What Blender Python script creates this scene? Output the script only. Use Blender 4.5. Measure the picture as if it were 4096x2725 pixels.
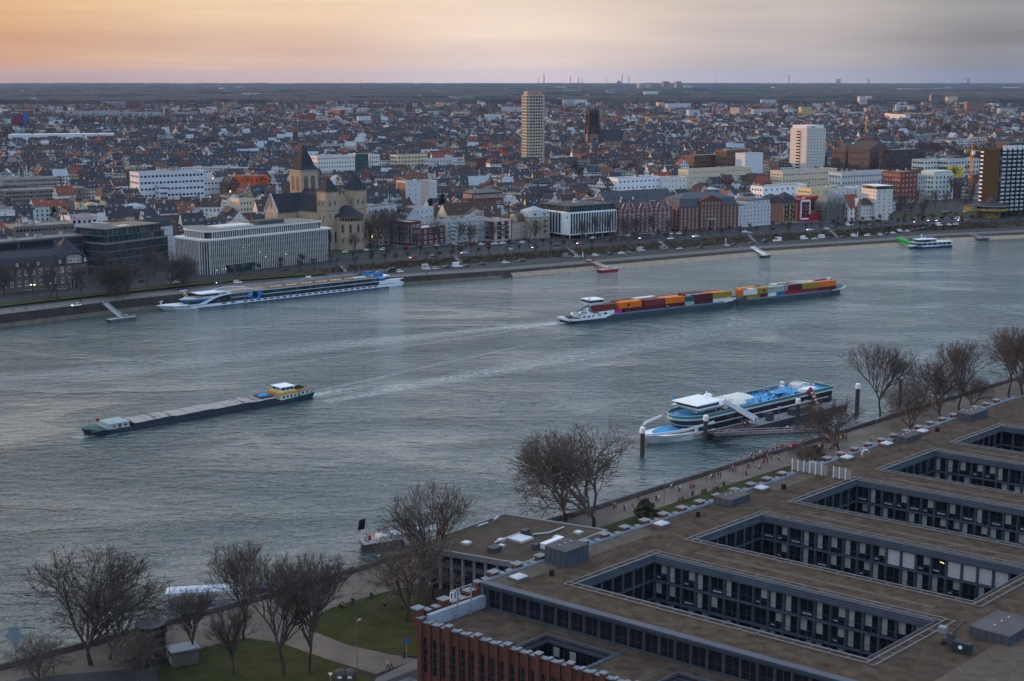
import bpy, math, random, bmesh
from mathutils import Vector, Matrix, noise as mnoise
for o in list(bpy.data.objects): bpy.data.objects.remove(o)
SC = bpy.context.scene
COL = SC.collection
R = math.radians
HC = 112.0; FPX = 5689.0; PW, PH = 4096, 2725; PITCH = math.atan((PH/2-305.0)/FPX)
SP, CP = math.sin(PITCH), math.cos(PITCH)
cam = bpy.data.cameras.new('camera'); cam_o = bpy.data.objects.new('camera', cam); COL.objects.link(cam_o)
cam.sensor_width = 36; cam.lens = 36*FPX/PW; cam.clip_start = 1; cam.clip_end = 90000
cam_o.location = (0, 0, HC); cam_o.rotation_euler = (math.pi/2-PITCH, 0, 0)
SC.camera = cam_o
SUN_AZ, SUN_EL = R(-52), R(2.6)          # azimuth from +Y, positive to the right
world = bpy.data.worlds.new('World'); SC.world = world; world.use_nodes = True
SC.view_settings.view_transform = 'Standard'; SC.view_settings.look = 'None'
SC.view_settings.exposure = 0.27; SC.view_settings.gamma = 1.0; SC.view_settings.use_curve_mapping = False
def build_world():
    nt = world.node_tree; N, L = nt.nodes, nt.links
    N.clear()
    out = N.new('ShaderNodeOutputWorld'); bg = N.new('ShaderNodeBackground'); bg.inputs['Strength'].default_value = 0.1
    L.new(bg.outputs[0], out.inputs[0])
    sky = N.new('ShaderNodeTexSky'); sky.sky_type = 'NISHITA'; sky.sun_disc = False
    sky.sun_elevation = SUN_EL; sky.sun_rotation = SUN_AZ
    sky.air_density = 1.2; sky.dust_density = 2.5; sky.ozone_density = 1.0
    tc = N.new('ShaderNodeTexCoord'); sep = N.new('ShaderNodeSeparateXYZ'); L.new(tc.outputs['Generated'], sep.inputs[0])
    def math_(op, a, b=None, c=None):
        m = N.new('ShaderNodeMath'); m.operation = op
        for i, v in enumerate((a, b, c)):
            if v is None: continue
            if isinstance(v, (int, float)): m.inputs[i].default_value = v
            else: L.new(v, m.inputs[i])
        return m.outputs[0]
    # angle to the sun's azimuth (cosine) and elevation of the view ray
    sx, sy = math.sin(SUN_AZ), math.cos(SUN_AZ)
    hor = math_('SQRT', math_('ADD', math_('MULTIPLY', sep.outputs[0], sep.outputs[0]), math_('MULTIPLY', sep.outputs[1], sep.outputs[1])))
    ca = math_('DIVIDE', math_('ADD', math_('MULTIPLY', sep.outputs[0], sx), math_('MULTIPLY', sep.outputs[1], sy)), math_('MAXIMUM', hor, 0.001))
    el = sep.outputs[2]
    def ramp(fac, pts):
        r = N.new('ShaderNodeValToRGB'); r.color_ramp.interpolation = 'EASE'
        e = r.color_ramp.elements
        while len(e) > 1: e.remove(e[-1])
        e[0].position = pts[0][0]; e[0].color = (*pts[0][1], 1)
        for p, c in pts[1:]:
            q = e.new(p); q.color = (*c, 1)
        L.new(fac, r.inputs[0]); return r.outputs[0]
    caf = math_('MULTIPLY_ADD', ca, 0.5, 0.5)      # 0 opposite the sun .. 1 towards it
    low = ramp(caf, [(0.0, (.20, .23, .32)), (.42, (.235, .245, .30)), (.60, (.17, .165, .20)), (.66, (.21, .20, .22)), (.73, (.47, .42, .43)), (.81, (.78, .62, .565)), (.87, (.70, .47, .37)), (.93, (.57, .30, .19)), (1, (.9, .45, .24))])
    mid = ramp(caf, [(0.0, (.24, .33, .48)), (.42, (.27, .34, .44)), (.60, (.27, .30, .33)), (.66, (.34, .355, .365)), (.73, (.60, .53, .475)), (.81, (.86, .69, .54)), (.87, (.82, .61, .405)), (.93, (.76, .50, .265)), (1, (1.1, .7, .34))])
    high = ramp(caf, [(0.0, (.80, 1.06, 1.46)), (.5, (.86, 1.08, 1.42)), (.8, (.98, 1.12, 1.32)), (1, (1.12, 1.12, 1.10))])
    # wispy veil of cloud
    mp = N.new('ShaderNodeMapping'); mp.inputs['Scale'].default_value = (1.4, 1.4, 22); L.new(tc.outputs['Generated'], mp.inputs[0])
    nz = N.new('ShaderNodeTexNoise'); nz.inputs['Scale'].default_value = 2.3; nz.inputs['Detail'].default_value = 6; nz.inputs['Roughness'].default_value = .55
    L.new(mp.outputs[0], nz.inputs[0])
    wob = math_('MULTIPLY_ADD', nz.outputs[0], 0.10, -0.05)
    e2 = math_('ADD', el, wob)
    def mix(f, a, b):
        m = N.new('ShaderNodeMix'); m.data_type = 'RGBA'
        if isinstance(f, (int, float)): m.inputs[0].default_value = f
        else: L.new(f, m.inputs[0])
        L.new(a, m.inputs[6]); L.new(b, m.inputs[7]); return m.outputs[2]
    f1 = math_('SMOOTH_MIN', math_('MAXIMUM', math_('DIVIDE', e2, 0.075), 0.0), 1.0, 0.2)
    f2 = math_('MINIMUM', math_('MAXIMUM', math_('DIVIDE', math_('SUBTRACT', e2, 0.085), 0.22), 0.0), 1.0)
    veil = mix(f2, mix(f1, low, mid), high)
    ten = N.new('ShaderNodeMix'); ten.data_type = 'RGBA'; ten.blend_type = 'MULTIPLY'; ten.inputs[0].default_value = 1
    L.new(veil, ten.inputs[6]); L.new(math_('MULTIPLY_ADD', nz.outputs[0], VEIL*.36, VEIL*.82), ten.inputs[7])
    L.new(mix(0.88, sky.outputs[0], ten.outputs[2]), bg.inputs[0])
VEIL = 9.6; HAZE = 1.8e-5
build_world()
sun = bpy.data.lights.new('sun', 'SUN'); sun.energy = 4.6; sun.angle = R(1.2); sun.color = (1.0, .50, .24)
sun_o = bpy.data.objects.new('sun', sun); COL.objects.link(sun_o)
sd = Vector((math.sin(SUN_AZ)*math.cos(SUN_EL), math.cos(SUN_AZ)*math.cos(SUN_EL), math.sin(SUN_EL)))
sun_o.rotation_euler = sd.to_track_quat('Z', 'Y').to_euler(); sun_o.location = (-300, 300, 300)
SC.cycles.use_denoising = True
try: SC.cycles.denoiser = 'OPENIMAGEDENOISE'
except Exception: pass
SC.cycles.max_bounces = 5; SC.cycles.diffuse_bounces = 2; SC.cycles.glossy_bounces = 3; SC.cycles.transparent_max_bounces = 8
SC.cycles.volume_bounces = 0; SC.cycles.sample_clamp_indirect = 4; SC.cycles.caustics_reflective = False; SC.cycles.caustics_refractive = False

def at(px, py, z=0.0):
    """where the ray through a spot of the photograph (4096 px wide) meets the level z"""
    u, v = px-PW/2, py-PH/2
    d = FPX*SP+v*CP; y = FPX*CP-v*SP; t = (HC-z)/d
    return (u*t, y*t)
def proj(x, y, z):
    dz = HC-z; dep = y*CP+dz*SP
    return (PW/2+FPX*x/dep, PH/2+FPX*(dz*CP-y*SP)/dep)
def zat(px_y, y):
    """height of a point that is y metres ahead and seen at row px_y"""
    v = px_y-PH/2
    return HC-y*(FPX*SP+v*CP)/(FPX*CP-v*SP)

MATS = {}
def mat(name, col, rough=.75, var=.18, scale=.35, metal=0.0, spec=.07, bump=0.0, bscale=6.0, rnd=0.0):
    if name in MATS: return MATS[name]
    m = bpy.data.materials.new(name); m.use_nodes = True
    nt = m.node_tree; N, L = nt.nodes, nt.links
    b = N['Principled BSDF']; b.inputs['Roughness'].default_value = rough; b.inputs['Metallic'].default_value = metal
    b.inputs['Specular IOR Level'].default_value = spec
    if var > 0 or rnd > 0:
        g = N.new('ShaderNodeNewGeometry')
        n = N.new('ShaderNodeTexNoise'); n.inputs['Scale'].default_value = scale; n.inputs['Detail'].default_value = 5; n.inputs['Roughness'].default_value = .65
        L.new(g.outputs['Position'], n.inputs[0])
        r = N.new('ShaderNodeMapRange'); r.inputs[1].default_value = .25; r.inputs[2].default_value = .75
        r.inputs[3].default_value = 1-var; r.inputs[4].default_value = 1+var; L.new(n.outputs[0], r.inputs[0])
        fac = r.outputs[0]
        if rnd > 0:
            oi = N.new('ShaderNodeObjectInfo'); r2 = N.new('ShaderNodeMapRange'); r2.inputs[3].default_value = 1-rnd; r2.inputs[4].default_value = 1+rnd
            L.new(oi.outputs['Random'], r2.inputs[0]); mm = N.new('ShaderNodeMath'); mm.operation = 'MULTIPLY'
            L.new(fac, mm.inputs[0]); L.new(r2.outputs[0], mm.inputs[1]); fac = mm.outputs[0]
        mx = N.new('ShaderNodeVectorMath'); mx.operation = 'SCALE'; mx.inputs[0].default_value = col[:3]; L.new(fac, mx.inputs['Scale'])
        L.new(mx.outputs[0], b.inputs['Base Color'])
        if bump > 0:
            n2 = N.new('ShaderNodeTexNoise'); n2.inputs['Scale'].default_value = bscale; n2.inputs['Detail'].default_value = 4; L.new(g.outputs['Position'], n2.inputs[0])
            bp = N.new('ShaderNodeBump'); bp.inputs['Strength'].default_value = bump; bp.inputs['Distance'].default_value = .1
            L.new(n2.outputs[0], bp.inputs['Height']); L.new(bp.outputs[0], b.inputs['Normal'])
    else:
        b.inputs['Base Color'].default_value = (*col[:3], 1)
    MATS[name] = m; return m
def glow(name, col, strength):
    if name in MATS: return MATS[name]
    m = bpy.data.materials.new(name); m.use_nodes = True; b = m.node_tree.nodes['Principled BSDF']
    b.inputs['Base Color'].default_value = (*col, 1); b.inputs['Emission Color'].default_value = (*col, 1); b.inputs['Emission Strength'].default_value = strength
    MATS[name] = m; return m
def glass_mat(name, col, light, share, rough=.12, spec=.5):
    """dark window glass; some panes (per object) show a pale curtain or blind behind the pane"""
    m = bpy.data.materials.new(name); m.use_nodes = True; nt = m.node_tree; N, L = nt.nodes, nt.links
    b = N['Principled BSDF']; b.inputs['Roughness'].default_value = rough; b.inputs['Specular IOR Level'].default_value = spec
    oi = N.new('ShaderNodeObjectInfo'); g = N.new('ShaderNodeNewGeometry'); wn = N.new('ShaderNodeTexWhiteNoise'); wn.noise_dimensions = '3D'
    sn = N.new('ShaderNodeVectorMath'); sn.operation = 'SNAP'; sn.inputs[1].default_value = (1.7, 1.7, 3.1); L.new(g.outputs['Position'], sn.inputs[0]); L.new(sn.outputs[0], wn.inputs[0])
    ad = N.new('ShaderNodeMath'); ad.operation = 'ADD'; L.new(wn.outputs[0], ad.inputs[0]); L.new(oi.outputs['Random'], ad.inputs[1])
    fr = N.new('ShaderNodeMath'); fr.operation = 'FRACT'; L.new(ad.outputs[0], fr.inputs[0])
    r = N.new('ShaderNodeMapRange'); r.inputs[1].default_value = 1-share; r.inputs[2].default_value = 1.0; r.inputs[3].default_value = 0; r.inputs[4].default_value = 1; L.new(fr.outputs[0], r.inputs[0])
    mx = N.new('ShaderNodeMix'); mx.data_type = 'RGBA'; mx.inputs[6].default_value = (*col, 1); mx.inputs[7].default_value = (*light, 1); L.new(r.outputs[0], mx.inputs[0])
    L.new(mx.outputs[2], b.inputs['Base Color']); MATS[name] = m; return m

G_DARK = glass_mat('window glass', (.012, .015, .019), (.16, .17, .16), .35)
G_TEAL = glass_mat('teal facade glass', (.016, .035, .036), (.07, .10, .095), .35)
G_SHIP = glass_mat('ship glass', (.010, .020, .026), (.05, .085, .095), .6, .06)
WHITE = mat('white paint', (.72, .73, .74), .5, .06); OFFW = mat('off white render', (.58, .57, .55), .8, .10)
CREAM = mat('cream render', (.52, .45, .33), .8, .10); SAND = mat('sandstone', (.34, .27, .19), .85, .18, .6); GREYW = mat('grey render', (.33, .335, .34), .8, .1)
LGREY = mat('light grey render', (.47, .48, .50), .8, .08); BRICKR = mat('red brick wall', (.20, .065, .045), .85, .2, .8); BRICKB = mat('brown brick wall', (.15, .075, .055), .85, .2, .8)
BROWN = mat('brown cladding', (.14, .085, .06), .7, .15); YEL = mat('pale yellow render', (.60, .50, .27), .8, .1); REDW = mat('red render', (.32, .025, .03), .7, .1)
PINK = mat('pink render', (.52, .36, .32), .8, .1); MINT = mat('mint render', (.42, .50, .45), .8, .08); DKGREY = mat('dark grey metal', (.06, .065, .07), .5, .15)
SLATE = mat('slate roof', (.040, .042, .050), .8, .3, .7); DBROWN = mat('dark brown tile roof', (.060, .040, .034), .7, .3, .8)
REDT = mat('red tile roof', (.175, .055, .035), .75, .28, .6); BRNT = mat('brown tile roof', (.13, .060, .040), .75, .28, .6)
FLATR = mat('flat gravel roof', (.17, .165, .16), .9, .3, .25); FLATD = mat('dark bitumen roof', (.075, .075, .08), .85, .3, .25); ZINC = mat('zinc roof', (.26, .29, .32), .45, .15, .3, metal=.3)
ASPH = mat('asphalt', (.040, .041, .045), .8, .22, .15); PAVE = mat('paving', (.115, .112, .11), .9, .2, .3); GRASS = mat('winter grass', (.040, .052, .018), .95, .35, .25)
DIRT = mat('bare scrub bank', (.050, .040, .028), .95, .4, .3); SANDB = mat('river sand', (.25, .20, .155), .95, .25, .3); QUAYST = mat('quay stone', (.090, .080, .075), .9, .35, .4)
STEEL = mat('galvanised steel', (.35, .37, .39), .4, .08, metal=.6); BLACK = mat('black paint', (.018, .018, .02), .5, .1); CONC = mat('concrete', (.30, .29, .28), .9, .15)
BARK = mat('bark', (.05, .04, .034), .95, .3, 1.5); TWIG = mat('twigs', (.084, .069, .059), .95, .3, .5, rnd=.2); COPPER = mat('green copper', (.18, .38, .30), .6, .1)
LAMP_W = glow('lamp warm', (1, .72, .38), 9); LAMP_C = glow('lamp white', (1, .93, .8), 8); LAMP_R = glow('lamp red', (1, .06, .03), 6); LAMP_G = glow('lamp green', (.1, 1, .5), 5)
WARMWIN = glow('lit window', (1, .66, .24), 1.6); COOLWIN = glow('lit office', (.9, 1, .7), .7)

class MB:
    def __init__(s, tf=None): s.v = []; s.f = []; s.m = []; s.tf = tf; s.uv = None
    def pt(s, p):
        s.v.append(s.tf(*p) if s.tf else tuple(p)); return len(s.v)-1
    def poly(s, pts, m=0):
        s.f.append([s.pt(p) for p in pts]); s.m.append(m)
    def box(s, x0, x1, y0, y1, z0, z1, m=0, top=None, bottom=True):
        i = [s.pt(p) for p in ((x0,y0,z0),(x1,y0,z0),(x1,y1,z0),(x0,y1,z0),(x0,y0,z1),(x1,y0,z1),(x1,y1,z1),(x0,y1,z1))]
        F = [(0,1,5,4),(1,2,6,5),(2,3,7,6),(3,0,4,7),(4,5,6,7)]
        if bottom: F.append((3,2,1,0))
        for k, f in enumerate(F):
            s.f.append([i[a] for a in f]); s.m.append(top if (k == 4 and top is not None) else m)
    def prism(s, poly, z0, z1, m=0, top=None, cap=True):
        n = len(poly); a = [s.pt((x, y, z0)) for x, y in poly]; b = [s.pt((x, y, z1)) for x, y in poly]
        for k in range(n):
            j = (k+1) % n; s.f.append([a[k], a[j], b[j], b[k]]); s.m.append(m)
        if cap:
            s.f.append(b); s.m.append(m if top is None else top); s.f.append(a[::-1]); s.m.append(m)
    def loft(s, rings, m=0, cap=True, close=True):
        ids = [[s.pt(p) for p in r] for r in rings]; n = len(ids[0])
        for a, b in zip(ids, ids[1:]):
            for k in range(n if close else n-1):
                j = (k+1) % n; s.f.append([a[k], a[j], b[j], b[k]]); s.m.append(m)
        if cap: s.f.append(ids[0][::-1]); s.m.append(m); s.f.append(ids[-1]); s.m.append(m)
    def tube(s, p, q, r0, r1=None, n=6, m=0, cap=True):
        r1 = r0 if r1 is None else r1
        p, q = Vector(p), Vector(q); d = q-p
        if d.length < 1e-6: return
        d.normalize(); a = d.orthogonal().normalized(); b = d.cross(a)
        R0 = [p+(a*math.cos(t)+b*math.sin(t))*r0 for t in [2*math.pi*k/n for k in range(n)]]
        R1 = [q+(a*math.cos(t)+b*math.sin(t))*r1 for t in [2*math.pi*k/n for k in range(n)]]
        s.loft([R0, R1], m, cap)
    def path(s, pts, r, n=5, m=0):
        for a, b in zip(pts, pts[1:]): s.tube(a, b, r, r, n, m)
    def bar(s, p, q, w, h, m=0):
        """square bar from p to q, w across and h high"""
        p, q = Vector(p), Vector(q); d = (q-p).normalized(); side = d.cross(Vector((0,0,1)))
        if side.length < 1e-4: side = Vector((1,0,0))
        side.normalize(); up = side.cross(d)
        def ring(c): return [c-side*w/2-up*h/2, c+side*w/2-up*h/2, c+side*w/2+up*h/2, c-side*w/2+up*h/2]
        s.loft([ring(p), ring(q)], m)
    def lathe(s, prof, n=12, c=(0,0,0), m=0, a0=0.0, a1=2*math.pi):
        full = abs(a1-a0-2*math.pi) < 1e-6; k = n if full else n+1
        rings = [[(c[0]+r*math.cos(a0+(a1-a0)*i/n), c[1]+r*math.sin(a0+(a1-a0)*i/n), c[2]+z) for i in range(k)] for r, z in prof]
        s.loft(rings, m, cap=full, close=full)
    def mesh(s, name, mats):
        me = bpy.data.meshes.new(name); me.from_pydata(s.v, [], s.f)
        for mm in mats: me.materials.append(mm)
        if len(mats) > 1: me.polygons.foreach_set('material_index', s.m)
        me.update(); return me
    def build(s, name, mats, parent=None, loc=(0,0,0), rz=0.0):
        if not isinstance(mats, (list, tuple)): mats = [mats]
        return put(name, s.mesh(name, mats), parent, loc, rz)
def put(name, me, parent=None, loc=(0,0,0), rz=0.0):
    o = bpy.data.objects.new(name, me); COL.objects.link(o)
    o.location = loc
    if rz: o.rotation_euler = (0, 0, rz)
    if parent is not None: o.parent = parent
    return o
def tag(o, label, cat, group=None, kind=None):
    if label: o['label'] = label
    if cat: o['category'] = cat
    if group: o['group'] = group
    if kind: o['kind'] = kind
    return o
def thing(name, label, cat, loc=(0,0,0), rz=0.0, group=None):
    o = bpy.data.objects.new(name, None); COL.objects.link(o); o.location = loc; o.rotation_euler = (0,0,rz); o.empty_display_size = .5
    return tag(o, label, cat, group)
def struct(name, mb, mats):
    o = mb.build(name, mats); o['kind'] = 'structure'; return o
def stuff(name, mb, mats, parent=None, label=None):
    o = mb.build(name, mats, parent); o['kind'] = 'stuff'
    if label: o['label'] = label
    return o
KIDS = {}
def copy_tree(root, label=None, loc=None, rz=None, group=None):
    c = root.copy(); COL.objects.link(c)
    if loc is not None: c.location = loc
    if rz is not None: c.rotation_euler = (0,0,rz)
    if label: c['label'] = label
    if group: c['group'] = group
    def rec(src, dst):
        for ch in src.children:
            d = ch.copy(); COL.objects.link(d); d.parent = dst; rec(ch, d)
    rec(root, c); return c
def text_part(name, s, size, m, parent, loc, rz=0.0, depth=.02, tilt=math.pi/2, align='LEFT'):
    cu = bpy.data.curves.new(name, 'FONT'); cu.body = s; cu.size = size; cu.extrude = depth; cu.align_x = align; cu.resolution_u = 2
    o = bpy.data.objects.new(name, cu); dg = None
    COL.objects.link(o); bpy.context.view_layer.update()
    me = bpy.data.meshes.new_from_object(o.evaluated_get(bpy.context.evaluated_depsgraph_get()))
    bpy.data.objects.remove(o); bpy.data.curves.remove(cu)
    me.materials.clear(); me.materials.append(m)
    t = bpy.data.objects.new(name, me); COL.objects.link(t); t.location = loc; t.rotation_euler = (tilt, 0, rz)
    if parent is not None: t.parent = parent
    return t
# window meshes (outward is local -y, origin at the bottom centre of the opening), shared by every like window
WINC = {}
def window_mesh(w, h, style='plain', frame=None, glass=None):
    frame = frame or WHITE; glass = glass or G_DARK
    key = (round(w,2), round(h,2), style, frame.name, glass.name)
    if key in WINC: return WINC[key]
    b = MB(); t = .11 if style != 'none' else .0; x0, x1 = -w/2, w/2
    b.poly([(x0,-.05,0),(x1,-.05,0),(x1,-.05,h),(x0,-.05,h)], 1)
    if t:
        for a, c, e, g in ((x0, x1, 0, t), (x0, x1, h-t, h), (x0, x0+t, t, h-t), (x1-t, x1, t, h-t)):
            b.box(a, c, -.13, .0, e, g, 0)
        if style in ('mid', 'cross', 'tri'):
            for xm in ((0,) if style != 'tri' else (-w/6, w/6)): b.box(xm-t/2, xm+t/2, -.12, .0, t, h-t, 0)
        if style == 'cross': b.box(x0+t, x1-t, -.115, .0, h*.66, h*.66+t, 0)
        if style == 'sill' or style == 'cross': b.box(x0-.1, x1+.1, -.28, 0, -.14, 0, 0)
    if style == 'arch':
        n = 8; arc = [(w/2*math.cos(math.pi*k/n), h+w/2*math.sin(math.pi*k/n)) for k in range(n+1)]
        b.poly([(x, -.05, z) for x, z in arc], 1)
        for (xa, za), (xb, zb) in zip(arc, arc[1:]): b.bar((xa,-.07,za), (xb,-.07,zb), .12, .12, 0)
    me = b.mesh('window', [frame, glass]); WINC[key] = me; return me
def place_windows(parent, face, xs, zs, w, h, style='plain', frame=None, glass=None, depth=0.0, W=0.0, D=0.0, name='window', skip=None, alt=None):
    """face 'F' front (y = depth), 'L' left (x = depth), 'R' right (x = W): one part for every window"""
    me = window_mesh(w, h, style, frame, glass)
    for j, z in enumerate(zs):
        for i, x in enumerate(xs):
            if skip and skip(i, j): continue
            m2 = alt(i, j) if alt else None
            mm = m2 or me
            if face == 'F': put(name, mm, parent, (x, depth, z))
            elif face == 'L': put(name, mm, parent, (depth, x, z), -math.pi/2)
            else: put(name, mm, parent, (W, x, z), math.pi/2)
def spread(a, b, n): return [a+(b-a)*(k+.5)/n for k in range(n)]
ZC = 7.2                                   # level of the city and its river road
ZN = 8.0                                   # level of the near park
BANK = [(-700,1385),(0,1312),(556,1243),(1015,1190),(1624,1139),(2048,1108),(2508,1069),(3072,1019),(3584,985),(3810,965),(4096,952),(4700,925)]
BW = [at(x, y, 0) for x, y in BANK]
def bank_normal(i):
    a = Vector(BW[max(0, i-1)]); b = Vector(BW[min(len(BW)-1, i+1)]); d = (b-a).normalized(); return Vector((-d.y, d.x))
#         water, wall top, prom inner, lane inner, bank top, kerb, road far, lawn far   (metres inland, height)
def section(i):
    px = BANK[i][0]
    t = min(1, max(0, (px-800)/1000.0)); q = min(1, max(0, (px-1700)/1400.0))
    zw = 6.0*(1-t)+4.0*t; zw = zw*(1-q)+3.0*q
    e = .4*(1-q)+9*q
    lane = 23*(1-t)+36*t; top = lane+1.0*(1-t)+8*t
    return [(0, -1), (.01, 0), (e, zw), (e+12*(1-t)+10*t, zw+.2), (lane, zw+.3), (top, ZC), (top+2, ZC), (top+44, ZC), (top+80, ZC)]
SECT = [section(i) for i in range(len(BW))]
NRM = [bank_normal(i) for i in range(len(BW))]
def bank_at(s, row, off=0.0, dz=0.0):
    """a point on the far bank: s runs over the stations, row over the section"""
    i = min(len(BW)-2, max(0, int(s))); f = s-i; r = min(len(SECT[0])-2, int(row)); g = row-r
    def one(k):
        d0, z0 = SECT[k][r]; d1, z1 = SECT[k][r+1]; d = d0+(d1-d0)*g+off; return Vector((BW[k][0]+NRM[k].x*d, BW[k][1]+NRM[k].y*d, z0+(z1-z0)*g+dz))
    return one(i)*(1-f)+one(i+1)*f
def bank_s(px):
    for i in range(len(BANK)-1):
        if BANK[i][0] <= px <= BANK[i+1][0]: return i+(px-BANK[i][0])/(BANK[i+1][0]-BANK[i][0])
    return 0
def bank_rz(s):
    a, b = bank_at(max(0, s-.2), 2), bank_at(min(len(BW)-1.01, s+.2), 2); return math.atan2(b.y-a.y, b.x-a.x)
def strip(r0, r1, n=4, m=0, dz=0.0, mb=None, o0=0.0, o1=0.0, s0=0.0, s1=None):
    b = mb or MB(); s1 = s1 if s1 is not None else len(BW)-1.001
    N = int((s1-s0)*n)+1
    for k in range(N):
        a, c = s0+(s1-s0)*k/N, s0+(s1-s0)*(k+1)/N
        b.poly([bank_at(a, r0, o0, dz), bank_at(c, r0, o0, dz), bank_at(c, r1, o1, dz), bank_at(a, r1, o1, dz)], m)
    return b
b = strip(0, 1, 6); strip(1, 2, 6, mb=b); struct('embankment_wall', b, [mat('quay wall stone', (.052, .045, .040), .95, .4, .25)])
b = MB()
for k in range(40):
    s, q = .3+4.6*k/40, .3+4.6*(k+1)/40; b.poly([bank_at(s, 1, -1.1, -.2), bank_at(q, 1, -1.1, -.2), bank_at(q, 1.32, -.02), bank_at(s, 1.32, -.02)])
struct('wall_foot', b, [mat('wall foot', (.115,.092,.072), .95, .35, .4)])
struct('promenade', strip(2, 3, 6), [PAVE])
b = strip(3, 4, 6); struct('parking_lane', b, [mat('lane asphalt', (.055, .054, .053), .9, .25, .2)])
struct('embankment', strip(4, 5, 6), [DIRT])
struct('river_road', strip(5, 7, 6), [ASPH])
struct('verge', strip(7, 8, 6, dz=0.0), [mat('verge', (.050, .050, .046), .95, .35, .12)])
b = strip(6, 6, 6, dz=.02, o0=17.2, o1=19.8); struct('median_strip', b, [GRASS])
b = strip(3, 3, 6, dz=.02, o0=1.5, o1=4.5, s0=5.0); struct('promenade_grass', b, [GRASS])
b = strip(7, 7, 6, dz=.02, o0=1.0, o1=18, s0=3.9, s1=5.6); strip(7, 7, 6, dz=.02, o0=1.0, o1=26, s0=9.0, s1=10.4, mb=b); struct('lawn', b, [GRASS])
b = strip(4, 4, 6, dz=.7, o0=-6, o1=-.2, s0=0.5, s1=3.6); struct('quay_grass', b, [GRASS])
# sandy foot of the revetment
b = MB()
N = 60
for k in range(N):
    a, c = 5.0+(len(BW)-6.02)*k/N, 5.0+(len(BW)-6.02)*(k+1)/N
    def sp_(s, w): return bank_at(s, 1+w, 0, .05)
    b.poly([bank_at(a, 1, -1.5, -.1), bank_at(c, 1, -1.5, -.1), sp_(c, .55), sp_(a, .55)], 0)
struct('sand_beach', b, [SANDB])
# lane markings on the road
b = MB()
for off in (8.5, 28.0):
    s = 0.2
    while s < len(BW)-1.1:
        p, q = bank_at(s, 6, off, .012), bank_at(s+.03, 6, off, .012); n = Vector((-(q-p).y, (q-p).x, 0)).normalized()*.09
        b.poly([p-n, q-n, q+n, p+n]); s += .085
struct('lane_marking', b, [mat('road paint', (.5, .5, .48), .8, .2, 2)])
# the city's ground: one sheet from the verge to the horizon
b = MB(); N = 60
edge = [bank_at((len(BW)-1.001)*k/N, 8, 0, 0) for k in range(N+1)]
D0 = 21500.0
far = [Vector((-1.0*D0+2.0*D0*k/N, D0, ZC)) for k in range(N+1)]
for k in range(N):
    for r in range(6):
        f0, f1 = (r/6)**3, ((r+1)/6)**3
        b.poly([edge[k].lerp(far[k], f0), edge[k+1].lerp(far[k+1], f0), edge[k+1].lerp(far[k+1], f1), edge[k].lerp(far[k], f1)])
struct('ground', b, [mat('city ground', (.055, .052, .048), .95, .35, .02)])
# river bed sheet under everything near, and the water
def water_mat():
    m = bpy.data.materials.new('river water'); m.use_nodes = True; nt = m.node_tree; N, L = nt.nodes, nt.links
    p = N['Principled BSDF']; p.inputs['Base Color'].default_value = (.020, .050, .058, 1); p.inputs['Roughness'].default_value = .07; p.inputs['IOR'].default_value = 1.6
    p.inputs['Specular IOR Level'].default_value = .5
    g = N.new('ShaderNodeNewGeometry')
    def nz(scale, rot, sx, sy, det, dist=0.0):
        mp = N.new('ShaderNodeMapping'); mp.inputs['Rotation'].default_value = (0,0,rot); mp.inputs['Scale'].default_value = (sx, sy, 1); L.new(g.outputs['Position'], mp.inputs[0])
        n = N.new('ShaderNodeTexNoise'); n.inputs['Scale'].default_value = scale; n.inputs['Detail'].default_value = det; n.inputs['Roughness'].default_value = .6; n.inputs['Distortion'].default_value = dist
        L.new(mp.outputs[0], n.inputs[0]); return n.outputs[0]
    a = nz(.30, R(-20), .55, 1.0, 4, .4); c = nz(.95, R(14), .6, 1.0, 3, .3); d = nz(.020, R(-35), .45, 1.0, 4, 1.2)
    def mth(op, x, y):
        q = N.new('ShaderNodeMath'); q.operation = op
        for i, v in enumerate((x, y)):
            if isinstance(v, float): q.inputs[i].default_value = v
            else: L.new(v, q.inputs[i])
        return q.outputs[0]
    calm = N.new('ShaderNodeMapRange'); calm.inputs[1].default_value = .35; calm.inputs[2].default_value = .65; calm.inputs[3].default_value = .35; calm.inputs[4].default_value = 1.5; L.new(d, calm.inputs[0])
    h = mth('MULTIPLY', mth('ADD', mth('MULTIPLY', a, 1.0), mth('MULTIPLY', c, .32)), calm.outputs[0])
    bp = N.new('ShaderNodeBump'); bp.inputs['Strength'].default_value = 1.0; bp.inputs['Distance'].default_value = WAVE; L.new(h, bp.inputs['Height']); L.new(bp.outputs[0], p.inputs['Normal'])
    return m
WAVE = 1.3
b = MB(); b.poly([(-1600, 60, 0), (1600, 60, 0), (1600, 1500, 0), (-1600, 1500, 0)]); struct('river_water', b, [water_mat()])
b = MB(); b.poly([(-3000, -400, -2), (3000, -400, -2), (3000, 1700, -2), (-3000, 1700, -2)]); struct('river_bed', b, [DIRT])
NQ = [at(x*1.7378, y*1.7378, ZN) for x, y in ((-260,1605),(0,1540),(420,1428),(700,1352),(880,1295),(1000,1262),(1230,1212),(1360,1175),(1480,1137),(1600,1100),(1720,1062),(1850,1024),(2080,952),(2357,868),(2560,806))]
NQ = [Vector((x, y, ZN)) for x, y in NQ]
def nq(k, off=0.0, dz=0.0):
    i = min(len(NQ)-2, max(0, int(k))); p = NQ[i].lerp(NQ[i+1], k-i); d = (NQ[i+1]-NQ[i]).normalized(); return p+Vector((d.y, -d.x, 0))*off+Vector((0,0,dz))
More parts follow.
